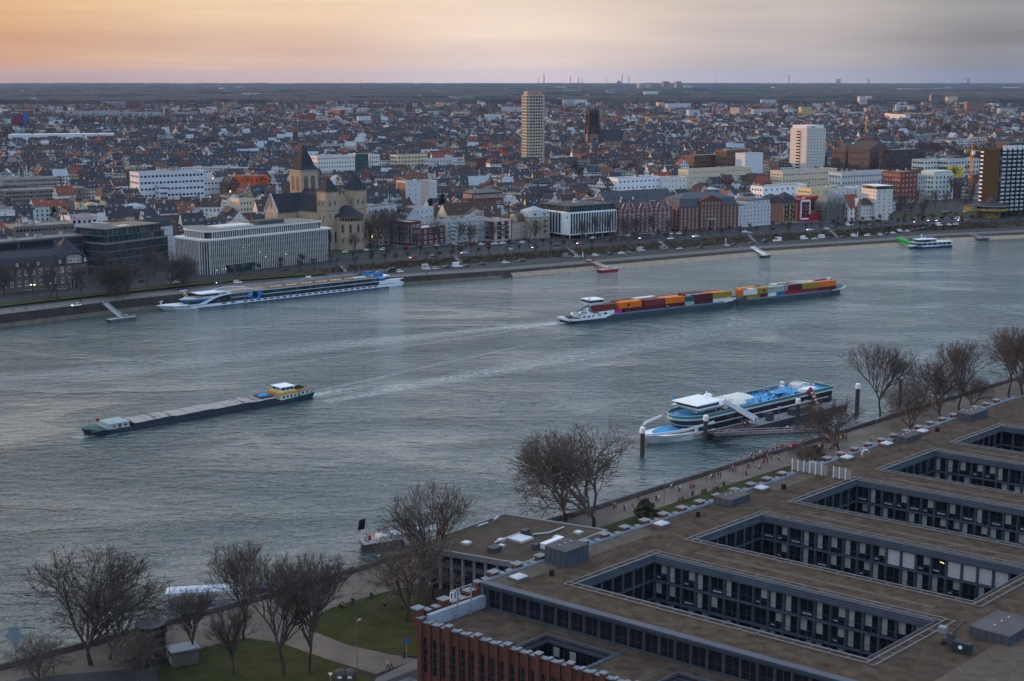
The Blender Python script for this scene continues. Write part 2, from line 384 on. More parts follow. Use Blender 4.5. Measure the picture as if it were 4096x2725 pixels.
def nq_px(px):
    """station on the near quay that is seen at column px (full-view 2357 units)"""
    best = (1e9, 0)
    for k in range(0, (len(NQ)-1)*40):
        q = nq(k/40); u = proj(*q)[0]/1.7378
        if abs(u-px) < best[0]: best = (abs(u-px), k/40)
    return best[1]
def nstrip(o0, o1, dz, k0=0, k1=None, n=3):
    b = MB(); k1 = len(NQ)-1.001 if k1 is None else k1; N = max(1, int((k1-k0)*n))
    for k in range(N):
        a, c = k0+(k1-k0)*k/N, k0+(k1-k0)*(k+1)/N
        b.poly([nq(a, o0, dz), nq(a, o1, dz), nq(c, o1, dz), nq(c, o0, dz)])
    return b
GRAVEL = mat('path gravel', (.125, .106, .092), .95, .35, .12, bump=.3); LAWN = mat('park lawn', (.030, .035, .011), .95, .45, .3, bump=.5, bscale=9)
b = MB(); N = 14
for k in range(N):
    a, c = nq((len(NQ)-1.001)*k/N, .3), nq((len(NQ)-1.001)*(k+1)/N, .3)
    b.poly([(a.x, a.y, ZN-.06), (a.x+500, a.y-420, ZN-.06), (c.x+500, c.y-420, ZN-.06), (c.x, c.y, ZN-.06)])
struct('near_ground', b, [mat('near ground', (.034, .029, .025), .95, .3, .1)])
struct('quay_path', nstrip(.9, 15, .0), [GRAVEL])
b = MB(); N = 40
for k in range(N):
    a, c = (len(NQ)-1.001)*k/N, (len(NQ)-1.001)*(k+1)/N
    b.poly([nq(a, -.02, -10), nq(c, -.02, -10), nq(c, -.02, 0), nq(a, -.02, 0)])
struct('quay_wall', b, [QUAYST])
b = MB(); N = 60
for k in range(N):
    a, c = (len(NQ)-1.001)*k/N, (len(NQ)-1.001)*(k+1)/N
    for o, z0, z1 in ((0, 0, 1.0), ):
        P = [nq(a, 0, 0), nq(c, 0, 0), nq(c, .55, 0), nq(a, .55, 0)]
        b.poly([p+Vector((0,0,1.0)) for p in P]); b.poly([P[3], P[2], P[2]+Vector((0,0,1)), P[3]+Vector((0,0,1))]); b.poly([P[1], P[0], P[0]+Vector((0,0,1)), P[1]+Vector((0,0,1))])
tag(b.build('quay_parapet', [QUAYST]), 'long low dark stone parapet along the near river quay', 'wall')
def lawn_poly(pts, z, name, m):
    b = MB(); b.poly([(*at(x*1.7378, y*1.7378, ZN), z) for x, y in pts]); return struct(name, b, [m])
lawn_poly([(765,1398),(850,1372),(965,1345),(1010,1500),(965,1512),(905,1508),(800,1485),(725,1455),(700,1430)], ZN+.03, 'lawn', LAWN)
lawn_poly([(430,1500),(560,1468),(640,1478),(760,1520),(850,1560),(845,1640),(380,1640),(360,1540)], ZN+.03, 'lawn', LAWN)
lawn_poly([(1360,1222),(1500,1175),(1640,1128),(1760,1090),(1850,1062),(1850,1110),(1500,1225),(1400,1250)], ZN+.03, 'lawn', LAWN)
lawn_poly([(690,1432),(790,1395),(720,1372),(620,1396),(540,1420),(430,1470),(430,1500),(560,1468),(640,1478),(760,1520),(865,1552),(960,1518),(800,1485)], ZN+.015, 'gravel_path', GRAVEL)
lawn_poly([(865,1562),(962,1515),(1010,1500),(1010,1560),(960,1600),(840,1640)], ZN+.04, 'pavement', PAVE)
lawn_poly([(895,1565),(972,1535),(1010,1530),(1100,1560),(1100,1800),(760,1800),(850,1590)], ZN+.06, 'street', ASPH)
lawn_poly([(-200,1640),(60,1560),(300,1540),(480,1530),(520,1640),(-200,1900)], ZN+.02, 'parking_place', ASPH)
OA = Vector((-15.4, 227.4, 0)); A1, A2 = R(45.3), R(-37.5)
E1 = Vector((math.cos(A1), math.sin(A1), 0)); E2 = Vector((math.cos(A2), math.sin(A2), 0))
def OL(s, t, z):
    v = E1*s+E2*t; return (v.x, v.y, z)
def OW(s, t, z=0): return OA+Vector(OL(s, t, z))
GRAVR = mat('roof gravel', (.060, .044, .033), .95, .6, .45, bump=.6, bscale=3.0)
BLUEM = mat('blue grey metal', (.062, .077, .098), .5, .2, .3, metal=.2); BLUED = mat('dark blue metal', (.06, .08, .105), .5, .2, .3, metal=.3)
BRK = mat('near brick', (.105, .044, .032), .9, .32, 1.2, bump=.4, bscale=12); CAPS = mat('stone cap', (.17, .185, .205), .8, .2, .6)
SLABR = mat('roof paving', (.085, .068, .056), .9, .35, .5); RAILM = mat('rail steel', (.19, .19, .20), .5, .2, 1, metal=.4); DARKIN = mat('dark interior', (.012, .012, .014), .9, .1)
BLIND = mat('pale blind', (.24, .255, .235), .8, .15, .8); BLINDW = mat('white blind', (.42, .41, .42), .7, .12, 1.2); DESK = mat('desk white', (.26, .29, .29), .6, .1)
NGLASS = mat('near glass', (.010, .013, .015), .10, .3, .6, spec=.55)
office = thing('office_building', 'brick and blue metal office block with gravel roof and five sunken courtyards', 'building', OA)
ZR = 25.0; COURTS = [(23.4, 43.7), (57.2, 78.0), (91.8, 113.6), (126.0, 148.0), (160.0, 182.0)]; T0, T1 = 13.6, 66.3
b = MB(OL)
def roof_strip(s0, s1, t0, t1, z=ZR, th=.5): b.box(s0, s1, t0, t1, z-th, z)
roof_strip(14, 218, .6, T0-.9); roof_strip(14, 218, T1+.2, 96)
prev = 14.0
for s0, s1 in COURTS+[(218, 218)]:
    roof_strip(prev, s0-.0, T0-.9, T1+.2); prev = s1+.9
b.build('roof', [GRAVR], office)
# the body below the roofs (walls hidden behind the facades)
b = MB(OL)
b.box(14.3, 217.5, 1.0, T0-1.2, 8, ZR-.5); b.box(14.3, 217.5, T1+.5, 95.5, 8, ZR-.5)
prev = 14.3
for s0, s1 in COURTS+[(217.5, 0)]:
    b.box(prev, s0-.3, T0-1.2, T1+.5, 8, ZR-.5); prev = s1+1.2
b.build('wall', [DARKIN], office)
# paving bands, slab joints and walkways on the roof
b = MB(OL)
for s0, s1 in ((15, 31), (33, 56), (96, 112)): b.box(s0, s1, 1.2, 5.2, ZR, ZR+.03)
b.box(14.6, 70, 78, 92, ZR, ZR+.03)
for s0, s1 in COURTS: b.box(s1+6.2, s1+7.4, T0+4, T1-3, ZR, ZR+.02)
b.build('roof_paving', [SLABR], office)
# windows of the courtyards: five kinds of bay, every bay a part
BW_, FH, NB, NBL = 2.92, 3.55, 18, 7
BAYW = BW_-.46
def bay_mesh(kind, w=BAYW, h=FH-.55):
    b = MB(); x0, x1 = -w/2, w/2; mats = [NGLASS, BLUED, BLIND if kind != 'full' else BLINDW, WARMWIN, DESK]
    b.poly([(x0,.10,0),(x1,.10,0),(x1,.10,h),(x0,.10,h)], 0)
    xm = x0+w*(.46 if kind in 'bd' else .54)
    for a, c in ((x0, x0+.07), (xm-.04, xm+.04), (x1-.07, x1)): b.box(a, c, .0, .09, 0, h, 1)
    b.box(x0, x1, .02, .085, h*.30, h*.30+.06, 1)
    if kind in ('b', 'c'):
        l, r_ = (x0+.1, xm-.06) if kind == 'b' else (x0+.1, xm-.06)
        b.poly([(l,.07,.1 if kind == 'b' else .9),(r_,.07,.1 if kind == 'b' else .9),(r_,.07,h-.02),(l,.07,h-.02)], 2)
    if kind == 'd':
        b.poly([(xm+.06,.07,h*.45),(x1-.09,.07,h*.45),(x1-.09,.07,h-.02),(xm+.06,.07,h-.02)], 2)
        b.box(x0+.25, xm-.15, .06, .085, .35, .62, 4)
    if kind == 'lit':
        b.poly([(xm+.06,.07,h-.55),(x1-.3,.07,h-.75),(x1-.3,.07,h-.6),(xm+.06,.07,h-.4)], 3)
        b.box(x0+.2, xm-.1, .06, .085, .5, .75, 4)
    if kind == 'full':
        n = 12
        for k in range(n): b.box(x0+.03, x1-.03, -.02, .05, h*k/n+.015, h*(k+1)/n-.015, 2)
    if kind == 'desk': b.box(x0+.3, x1-.4, .06, .085, .30, .62, 4)
    return b.mesh('window', mats)
BAY = {k: bay_mesh(k) for k in ('a', 'b', 'c', 'd', 'lit', 'full', 'desk')}
rnd = random.Random(11)
def pick(ci, j, i):
    if ci == 1 and j == 0 and i in (9, 10, 13, 14, 15, 16): return 'full'
    if ci == 1 and j == 0 and i == 12: return 'lit'
    if ci == 0 and j == 3 and i in (8, 9): return 'lit'
    if ci == 0 and j == 3 and i == 11: return 'full'
    if ci in (2,) and j == 0 and rnd.random() < .6: return 'desk'
    return rnd.choice('abbbccdd') if rnd.random() > .1 else 'desk'
b0 = MB(); b0.box(-.23, .23, -.12, .35, 0, 1); COLM = {}
def column_mesh(h):
    if h not in COLM:
        b = MB(); b.box(-.22, .22, -.14, .34, 0, h); b.box(-.05, .05, -.22, -.14, 0, h); COLM[h] = b.mesh('column', [BLUEM])
    return COLM[h]
def bays_row(fn, rz, n, floors, ci, z_top, count=[0]):
    for j in range(floors):
        z = z_top-(j+1)*FH+.28
        for i in range(n):
            p = fn(i); kind = pick(ci, j, i)
            put('window', BAY[kind], office, (p.x, p.y, z), rz); count[0] += 1
for ci, (s0, s1) in enumerate(COURTS):
    fl = (4, 3, 3, 2, 1)[ci]
    if ci < 4:
        bays_row(lambda i: E1*(s1+.35)+E2*(T0+(i+.5)*BW_), A2, NB, fl, ci, ZR-1.05)
        ll = (s1-s0)/NBL
        bays_row(lambda i: E1*(s0+(i+.5)*ll)+E2*(T0-.35), A1+math.pi, NBL, min(fl, 2), 9, ZR-1.05)
    for i in range(NB+1):
        p = E1*(s1+.22)+E2*(T0+i*BW_); put('column', column_mesh(15.6), office, (p.x, p.y, ZR-1.05-15.6), A2)
    for i in range(1, NBL):
        p = E1*(s0+i*(s1-s0)/NBL)+E2*(T0-.22); put('column', column_mesh(15.6), office, (p.x, p.y, ZR-1.05-15.6), A1+math.pi)
    b = MB(OL)
    for j in range(1, 5):
        z = ZR-1.05-j*FH
        b.box(s1-.05, s1+.5, T0-.3, T1, z-.14, z+.18); b.box(s0, s1-.05, T0-.5, T0+.05, z-.14, z+.18)
    b.build('spandrel', [BLUEM], office)
    # stepped metal cornice round the court and a dark court floor
    b = MB(OL)
    for k, (o, z0, z1) in enumerate(((.0, -1.05, -.62), (.28, -.62, -.22), (.55, -.22, .16))):
        b.box(s1-.28+o, s1+1.0, T0-.95, T1+.3, ZR+z0, ZR+z1); b.box(s0-.1, s1-.28+o, T0-1.0, T0-.05+.28-o, ZR+z0, ZR+z1)
        b.box(s0-.4, s0+.05-.05*k, T0-1.0, T1+.3, ZR+z0*.6, ZR+z1); b.box(s0-.1, s1+1.0, T1+.0+.08*k, T1+.35, ZR+z0*.6, ZR+z1)
    b.build('cornice', [BLUEM], office)
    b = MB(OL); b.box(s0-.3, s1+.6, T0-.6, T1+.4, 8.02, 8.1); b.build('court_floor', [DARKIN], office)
    # double maintenance rail with ties round the court
    b = MB(OL)
    def rail_run(p, q, inside):
        n = max(2, int((q[0]-p[0]+abs(q[1]-p[1]))/3.0)); P, Q = Vector(p), Vector(q)
        d = (Q-P).normalized(); nn = Vector((-d.y, d.x))*inside
        for o in (0, 1.35):
            a, c = P+nn*o, Q+nn*o; b.bar((a.x, a.y, ZR+.33), (c.x, c.y, ZR+.33), .14, .12)
        for k in range(n+1):
            a = P.lerp(Q, k/n); c = a+nn*1.35; b.bar((a.x, a.y, ZR+.27), (c.x, c.y, ZR+.27), .08, .06); b.bar((c.x, c.y, ZR), (c.x, c.y, ZR+.3), .07, .07); b.bar((a.x, a.y, ZR), (a.x, a.y, ZR+.3), .07, .07)
    rail_run((s0-2.2, T0-1.6), (s1+2.4, T0-1.6), 1); rail_run((s0-2.2, T0-1.6), (s0-2.2, T1+1.2), -1); rail_run((s1+2.4, T0-1.6), (s1+2.4, T1+1.2), 1); rail_run((s0-2.2, T1+1.4), (s1+2.4, T1+1.4), 1)
    b.build('roof_rail', [RAILM], office)
# the set back top storey above the brick front (faces the street)
for i in range(29):
    p = E1*14.25+E2*(1.6+(i+.5)*2.92); kind = {17: 'lit', 21: 'lit', 14: 'b', 16: 'c'}.get(i) or rnd.choice('aaabcda')
    put('window', BAY[kind], office, (p.x, p.y, ZR-.85-FH+.25), A2)
for i in range(30):
    p = E1*14.15+E2*(1.6+i*2.92); put('column', column_mesh(3.6), office, (p.x, p.y, ZR-.85-3.6), A2)
b = MB(OL)
for o, z0, z1 in ((0, -.95, -.55), (.35, -.55, -.15), (.7, -.15, .22)): b.box(13.7-o, 14.6, .6, 96, ZR+z0, ZR+z1)
b.box(13.6, 14.3, 1.2, 95, ZR-4.75, ZR-4.35)
b.build('cornice', [BLUEM], office)
# lower terrace with two light wells, brick front with piers and slot windows
ZT = 20.6
WELLS = [(2.4, 9.6, 18.2, 31.5), (2.4, 9.6, 43.5, 60.5)]
b = MB(OL); p = 1.6
for s0, s1, t0, t1 in WELLS+[(0, 0, 92, 92)]:
    b.box(.6, 13.6, p, t0, ZT-.4, ZT); p = t1
for s0, s1, t0, t1 in WELLS: b.box(s1, 13.6, t0, t1, ZT-.4, ZT); b.box(.6, s0, t0, t1, ZT-.4, ZT)
b.build('terrace', [GRAVR], office)
for s0, s1, t0, t1 in WELLS:
    b = MB(OL)
    for k, (o, z0, z1) in enumerate(((.0, -1.0, -.5), (.3, -.5, -.1), (.55, -.1, .2))):
        b.box(s1-.3+o, s1+.8, t0-.6, t1+.5, ZT+z0, ZT+z1); b.box(s0, s1-.3+o, t0-.6, t0+.3-o, ZT+z0, ZT+z1); b.box(s0, s1, t1-.1, t1+.5, ZT+z0, ZT+z1)
    b.build('cornice', [BLUEM], office)
b = MB(OL)
for s0, s1, t0, t1 in WELLS: b.box(s0, s1, t0, t1, 12.6, 12.7); b.box(s1-.1, s1, t0, t1, 12.7, ZT-.5); b.box(s0, s1, t0, t0+.1, 12.7, ZT-.5)
b.build('light_well', [NGLASS], office)
for s0, s1, t0, t1 in WELLS:
    n = int((t1-t0)/2.9)
    for i in range(n):
        p = E1*(s1-.35)+E2*(t0+(i+.5)*(t1-t0)/n); put('window', BAY[rnd.choice('abcd')], office, (p.x, p.y, ZT-4.3), A2)
def bal(b, p, q, z, h=1.0, n=8, r=.05):
    P, Q = Vector((*p, z)), Vector((*q, z))
    for k in (h, h*.55): b.bar(P+Vector((0,0,k)), Q+Vector((0,0,k)), r, r)
    for k in range(n+1): a = P.lerp(Q, k/n); b.bar(a, a+Vector((0,0,h)), r, r)
b = MB(OL)
for s0, s1, t0, t1 in WELLS: bal(b, (s1+1.4, t0-2), (s1+1.4, t1+2.5), ZT, 1.0, 9); bal(b, (s0, t1+1.2), (s1+1.4, t1+1.2), ZT, 1.0, 5); bal(b, (s1+1.4, t0-2), (s0, t0-2.), ZT, 1, 5)
b.build('roof_railing', [mat('thin rail', (.12, .13, .15), .5, .1, metal=.4)], office)
ZP = 22.1
b = MB(OL)
b.box(-.05, .75, .4, 92, 18.9, ZP-.6); b.box(-.05, .75, .4, 92, 10.8, 12.6)
b.box(.0, .6, .4, 92, 12.6, 18.9, 1)
b.build('brick_front', [BRK, NGLASS], office)
big, small = MB(), MB()
big.box(-.46, .46, -.6, .3, 0, ZP-10.6+.1, 0); big.box(-.6, .6, -.74, .5, ZP-10.6+.1, ZP-10.6+.26, 1)
small.box(-.2, .2, -.42, .3, 0, ZP-10.6-.3, 0); small.box(-.33, .33, -.56, .75, ZP-10.6-.3, ZP-10.6-.17, 1)
rb_ = MB(); rb_.box(-.1, .1, -.15, .3, 1.6, 8.4, 0)
bm_, sm_, rm_ = big.mesh('pier', [BRK, CAPS]), small.mesh('pier', [BRK, CAPS]), rb_.mesh('rib', [BRK])
capb = MB(); capb.box(-.72, .72, -.3, .8, 0, .14); capm = capb.mesh('coping', [CAPS])
t = .1; k = 0
while t < 92:
    p = E2*t; put('pier', bm_ if k % 3 == 0 else sm_, office, (p.x, p.y, 10.6), A2)
    q = E2*(t+1.03); put('coping', capm, office, (q.x, q.y, ZP-.6), A2)
    for dx in (.55, 1.5):
        q = E2*(t+dx); put('rib', rm_, office, (q.x, q.y, 10.9), A2)
    b = None; t += 2.06; k += 1
b = MB(OL)
for k in range(45):
    t0 = .1+2.06*k+.62; b.box(-.16, .05, t0, t0+.8, 12.9, 18.6, 0)
    for z in (14.3, 15.7, 17.1): b.box(-.2, -.15, t0, t0+.8, z-.05, z+.05, 1)
o_ = b.build('slot_window', [NGLASS, BLUED], office)
b = MB(OL); b.box(-3.6, .4, -3.2, 92, 10.15, 10.55)
for k in range(40): b.box(-3.62, .4, -2+k*2.35, -1.9+k*2.35, 10.55, 10.62)
b.build('canopy', [mat('canopy metal', (.09, .10, .11), .5, .3, .3)], office)
b = MB(OL)
for k in range(15): b.box(-.5, .7, .2+k*6.18, 1.5+k*6.18, 8, 10.15)
b.box(1.6, 2, .4, 92, 8, 10.15, 1)
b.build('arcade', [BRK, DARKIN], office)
# river front: brick piers with stone caps along the roof edge, blue gutter, pale corner bay
b = MB(OL); b.box(.0, 14, -.9, .3, 8, ZP-.2); b.box(14, 218, -.9, .3, 8, 23.6); b.build('river_wall', [BRK], office)
b = MB(OL); b.box(14, 218, .3, .62, ZR-2.6, ZR+.22); b.box(14, 218, -.25, .3, ZR-2.7, ZR-2.3); b.box(14, 218, .62, 1.0, ZR-.4, ZR+.12); b.build('gutter', [mat('blue gutter', (.12, .16, .21), .5, .2, .5, metal=.3)], office)
b = MB(OL); b.box(.8, 13.9, .5, 1.4, ZT-.3, ZP+.6);
for k in range(3): b.box(2+k*4, 5+k*4, 1.4, 1.5, ZT+.2, ZP)
b.build('parapet', [mat('pale blue render', (.24, .28, .34), .8, .1)], office)
p1, p2 = MB(), MB()
p1.box(-.75, .75, -.55, .75, 0, 3.4, 0); p1.box(-1.0, 1.0, -.8, 1.0, 3.4, 3.58, 1)
p2.box(-.3, .3, -.4, .4, 0, 2.6, 0); p2.box(-.62, .62, -.7, .7, 2.6, 2.78, 1)
m1, m2 = p1.mesh('pier', [BRK, CAPS]), p2.mesh('pier', [BRK, CAPS])
s = .2; k = 0
while s < 214:
    q = E1*s-E2*.75; put('pier', m1 if k % 3 == 0 else m2, office, (q.x, q.y, 22.05 if s > 13 else ZP-1.9), A1); s += 2.0; k += 1
b = MB(OL); b.box(14, 214, -1.2, -.3, 23.6, 23.8); b.build('coping', [CAPS], office)
# things standing on the roof
def skylight(s, t, label):
    r_ = thing('skylight', label, 'skylight', OW(s, t, ZR), A1, 'domed skylights on the gravel roof')
    b = MB(); b.box(-1.5, 1.5, -1.3, 1.3, 0, .55); b.build('curb', [mat('lead', (.09, .09, .09), .7, .2)], r_)
    b = MB(); b.loft([[(-1.3,-1.1,.55),(1.3,-1.1,.55),(1.3,1.1,.55),(-1.3,1.1,.55)], [(-1.1,-.9,.78),(1.1,-.9,.78),(1.1,.9,.78),(-1.1,.9,.78)], [(-.3,-.25,.95),(.3,-.25,.95),(.3,.25,.95),(-.3,.25,.95)]]); b.build('dome', [mat('opal dome', (.38, .40, .43), .25, .08)], r_)
    return r_
skylight(18.8, 4.2, 'domed skylight nearest the brick corner of the office roof'); skylight(60.3, 3.0, 'domed skylight on the office roof just beyond the tile paving'); skylight(94.8, 2.6, 'domed skylight beside the low grey roof hut')
skylight(129.4, 2.2, 'domed skylight behind the mesh screen panels'); skylight(147, 2.2, 'domed skylight between the screen and the second grey roof box'); skylight(164.1, 2.2, 'domed skylight close to the far end of the office roof')
def hut(s, t, w, d, h, label):
    r_ = thing('roof_hut', label, 'plant box', OW(s, t, ZR), A1, None)
    b = MB(); b.box(-w/2, w/2, -d/2, d/2, 0, h); n = int(w/1.2)
    for k in range(n+1): x = -w/2+w*k/n; b.box(x-.04, x+.04, -d/2-.04, -d/2, 0, h)
    n = int(d/1.2)
    for k in range(n+1): y = -d/2+d*k/n; b.box(-w/2-.04, -w/2, y-.04, y+.04, 0, h); b.box(w/2, w/2+.04, y-.04, y+.04, 0, h)
    b.build('cladding', [BLUEM], r_); b = MB(); b.box(-w/2-.1, w/2+.1, -d/2-.1, d/2+.1, h, h+.18); b.build('lid', [FLATD], r_)
    for k in range(3): b = MB(); b.lathe([(.09, h+.18), (.09, h+.5), (.2, h+.5), (.0, h+.62)], 6, (-w/4+k*w/4, .3, 0)); b.build('vent_pipe', [STEEL], r_)
hut(32.0, 3.6, 6.2, 5.0, 2.9, 'blue grey lift hut with dark lid at the roof edge'); hut(83.0, 3.4, 6.6, 4.2, 1.4, 'low grey plant box beyond the second courtyard'); hut(155, 3.2, 6.5, 3.4, 1.3, 'low grey plant box near the far end of the roof'); hut(188, 3.2, 9, 3.8, 1.6, 'dark plant box at the far right roof corner'); hut(46.4, 76.6, 9.5, 6.4, 1.5, 'large dark plant platform beside the roof crane')
cr = thing('roof_crane', 'window cleaning crane with a dark cradle on the roof rails', 'crane', OW(36.5, 73.0, ZR), A2)
b = MB(); b.box(-1.2, 1.2, -.5, .5, .45, 1.0); b.box(-.5, .6, -.45, .45, 1.0, 1.9); b.build('carriage', [DKGREY], cr)
b = MB(); b.bar((0,0,1.4), (1.9,.6,4.3), .3, .3); b.bar((1.9,.6,4.3), (2.2,.8,3.6), .15, .15); b.build('arm', [DKGREY], cr)
b = MB(); b.box(-1.9, -.7, -.6, .6, 1.8, 2.7); b.build('counterweight', [mat('crane grey', (.18, .2, .22), .5, .1)], cr)
for x, y in ((-.9,-.6),(.9,-.6),(-.9,.6),(.9,.6)): b = MB(); b.tube((x,y-.12,.3),(x,y+.12,.3),.3,.3,8); b.build('wheel', [BLACK], cr)
b = MB(); b.box(1.2, 4.0, -2.4, -1.4, .1, 1.7); b.build('cradle', [mat('cradle dark', (.03, .035, .04), .5, .1)], cr)
b = MB(); b.lathe([(.0, 0), (.34, 0), (.34, .04), (0, .04)], 6); hx = b.build('badge', [WHITE], cr); hx.location = (2.4, -2.41, 1.0); hx.rotation_euler = (math.pi/2, 0, 0)
for i, (s0, s1, t, lab) in enumerate(((113.2, 117.0, -1.2, ''),)):
    sc_ = thing('screen_panel', 'row of pale mesh screen panels crossing the roof between courtyards', 'screen', OW(113, 5, ZR), A2)
    for k in range(10):
        if k == 6: continue
        x = -6.5+k*1.42; b = MB(); b.box(x, x+1.38, 0, .05, .15, 2.5); b.build('mesh_panel', [mat('mesh', (.25, .235, .22), .7, .1)], sc_)
        b = MB(); b.box(x-.09, x+.09, -.1, 0, 0, 2.7); b.build('post', [WHITE], sc_)
for i, (s, t, lab) in enumerate(((24, 7, 'small black vents on the near roof strip'), (70, 4.4, 'black cowl box beside the second domed skylight'), (98.5, 5.5, 'black cowl beside the third domed skylight'), (133, 4, 'bent silver duct on the roof beside a domed skylight'), (168, 4, 'black cowl beside the farthest domed skylight'))):
    r_ = thing('roof_cowl', lab, 'vent', OW(s, t, ZR)); b = MB()
    if i == 3:
        b.path([(0,0,0),(0,0,1.2),(.4,0,1.7),(1.0,0,1.7),(1.3,0,1.2)], .35, 8); b.build('duct', [STEEL], r_)
    else: b.box(-.45, .45, -.45, .45, .1, 1.1); b.box(-.3, .3, -.3, .3, 0, .1); b.build('hood', [BLACK], r_)
sg = thing('roof_frame', 'steel sign frame seen from behind on the brick corner terrace', 'sign', OW(7.8, 2.2, ZT), A1)
b = MB()
for x in (-1.6, 1.6): b.bar((x,0,0), (x,0,5.6), .2, .2)
for z in (3.4, 5.5): b.bar((-3,0,z), (1.7,0,z), .12, .12);
b.bar((-1.6,0,1.0), (-1.6,1.5,0), .1, .1); b.bar((1.6,0,1.0), (1.6,1.5,0), .1, .1); b.build('frame', [STEEL], sg)
for k, x in enumerate((-2.8, -2.0, -1.3)):
    b = MB(); pts = [(x-.3, .15, 3.6), (x-.3, .15, 4.9), (x-.1, .15, 5.3), (x+.1, .15, 5.3), (x+.3, .15, 4.9), (x+.3, .15, 3.6)]; b.path(pts, .12, 5); b.build('letter', [mat('sign tube', (.5, .56, .6), .4, .1)], sg)

ZV = 16.4
PV = [Vector((*at(x*1.7378, y*1.7378, ZV), 0)) for x, y in ((955,1257),(1200,1300),(1395,1222),(1147,1163))]
pav = thing('river_pavilion', 'flat roofed glass pavilion with gravel roof on the quay', 'building', (PV[1].x, PV[1].y, 0))
def PVL(u, v, z):   # u along the glazed left front from the near corner, v towards the right back corner
    p = (PV[0]-PV[1])*u+(PV[2]-PV[1])*v; return (p.x, p.y, z)
LU, LV = (PV[0]-PV[1]).length, (PV[2]-PV[1]).length
b = MB(PVL); b.box(-.01, 1.01, -.01, 1.01, ZV-.6, ZV); b.build('roof', [mat('pavilion gravel', (.060, .048, .038), .95, .35, .22, bump=.5, bscale=3)], pav)
b = MB(PVL); e = .012
for u0, u1, v0, v1 in ((-e,1+e,-e,.01),(-e,1+e,.99,1+e),(-e,.012,.01,.99),(.988,1+e,.01,.99)): b.box(u0, u1, v0, v1, ZV-.9, ZV+.25)
b.build('eaves', [mat('pavilion fascia', (.17, .175, .18), .7, .1)], pav)
b = MB(PVL); b.box(.03, .97, .03, .97, ZN, ZV-.6); b.build('wall', [NGLASS], pav)
n = 9
for k in range(n+1):
    b = MB(PVL); u = .015+.965*k/n; b.box(u-.008, u+.008, .004, .024, ZN, ZV-.9); b.build('pillar', [mat('pavilion pillar', (.26, .27, .28), .8, .15)], pav)
for k in range(n):
    b = MB(PVL); u = .015+.965*(k+.5)/n; b.box(u-.042, u+.042, .026, .03, ZN+4.6, ZN+5.6, 0)
    for du in (-.02, .0, .02): b.box(u+du-.002, u+du+.002, .022, .03, ZN+.4, ZV-1, 1)
    b.box(u-.042, u+.042, .022, .03, ZN+2.4, ZN+2.5, 1); b.build('window', [mat('spandrel grey', (.16, .17, .17), .8, .1), BLUEM], pav)
b = MB(PVL)
for k in range(8): v = .05+.9*k/7; b.box(.97, .985, v-.008, v+.008, ZN, ZV-.9)
b.build('rear_pillar', [CONC], pav)
def onpav(u, v, name, label, cat, group=None):
    p = PV[1]+Vector(PVL(u, v, 0)); return thing(name, label, cat, (p.x, p.y, ZV), math.atan2((PV[2]-PV[1]).y, (PV[2]-PV[1]).x), group)
def glass_hatch(u, v, w, lab):
    r_ = onpav(u, v, 'roof_light', lab, 'roof light', 'roof lights on the river pavilion'); b = MB(); b.box(-w/2, w/2, -w/2, w/2, 0, .4); b.build('curb', [CONC], r_); b = MB(); b.box(-w/2+.12, w/2-.12, -w/2+.12, w/2-.12, .4, .5); b.build('pane', [mat('roof light pane', (.42, .47, .5), .15, .06)], r_)
glass_hatch(.42, .50, 4.0, 'large square roof light in the middle of the pavilion roof'); glass_hatch(.70, .22, 1.8, 'small roof light near the glazed front of the pavilion'); glass_hatch(.42, .28, 1.4, 'small roof light beside the dark vent box on the pavilion')
glass_hatch(.20, .66, 1.6, 'small roof light behind the air conditioners'); glass_hatch(.14, .84, 1.7, 'small roof light at the right end of the pavilion roof'); glass_hatch(.52, .40, 1.5, 'small roof light between the ducts on the pavilion')
for k in range(10):
    r_ = onpav(.10+.02*(k//5)*2.0-.012*(k//5), .40+.045*(k % 5), 'air_conditioner', 'white outdoor air conditioner in the double row on the pavilion roof', 'air conditioner', 'air conditioners on the pavilion roof')
    r_.location.z += .0
    b = MB(); b.box(-.55, .55, -.3, .3, .12, 1.2); b.box(-.5, -.4, -.3, .3, 0, .12); b.box(.4, .5, -.3, .3, 0, .12); b.build('case', [WHITE], r_)
    b = MB(); b.tube((0,-.31,.68),(0,-.34,.68),.36,.36,10); b.build('fan_grille', [DKGREY], r_)
for i, (u, v, pts) in enumerate(((.5, .3, [(0,0,.5),(5,0,.5),(9,0,.5)]), (.40, .62, [(0,0,.4),(3,-2,.4),(8,-2,.4)]), (.92, .6, [(0,0,.4),(3.2,0,.4)]), (.93, .8, [(0,0,.4),(1.5,0,.8)]))):
    r_ = onpav(u, v, 'roof_duct', ['long silver duct running to the air conditioners on the pavilion', 'kinked silver duct behind the large roof light', 'silver duct along the river edge of the pavilion roof', 'short silver pipe near the river edge of the pavilion roof'][i], 'duct')
    b = MB(); b.path(pts, .22, 6); [b.box(x-.1, x+.1, y-.1, y+.1, 0, z) for x, y, z in pts]; b.build('pipe', [STEEL], r_)
for i, (u, v, w) in enumerate(((.38, .16, 2.6), (.48, .63, 1.8), (.16, .36, 1.5))):
    r_ = onpav(u, v, 'vent_box', ['wide dark vent box near the pavilion front edge', 'dark vent box behind the large roof light', 'dark vent box at the end of the air conditioner row'][i], 'vent')
    b = MB(); b.box(-w/2, w/2, -w/3, w/3, .1, 1.0); b.box(-w/2-.1, w/2+.1, -w/3-.1, w/3+.1, 1.0, 1.15); b.box(-w/3, w/3, -w/4, w/4, 0, .1); b.build('housing', [DKGREY], r_)
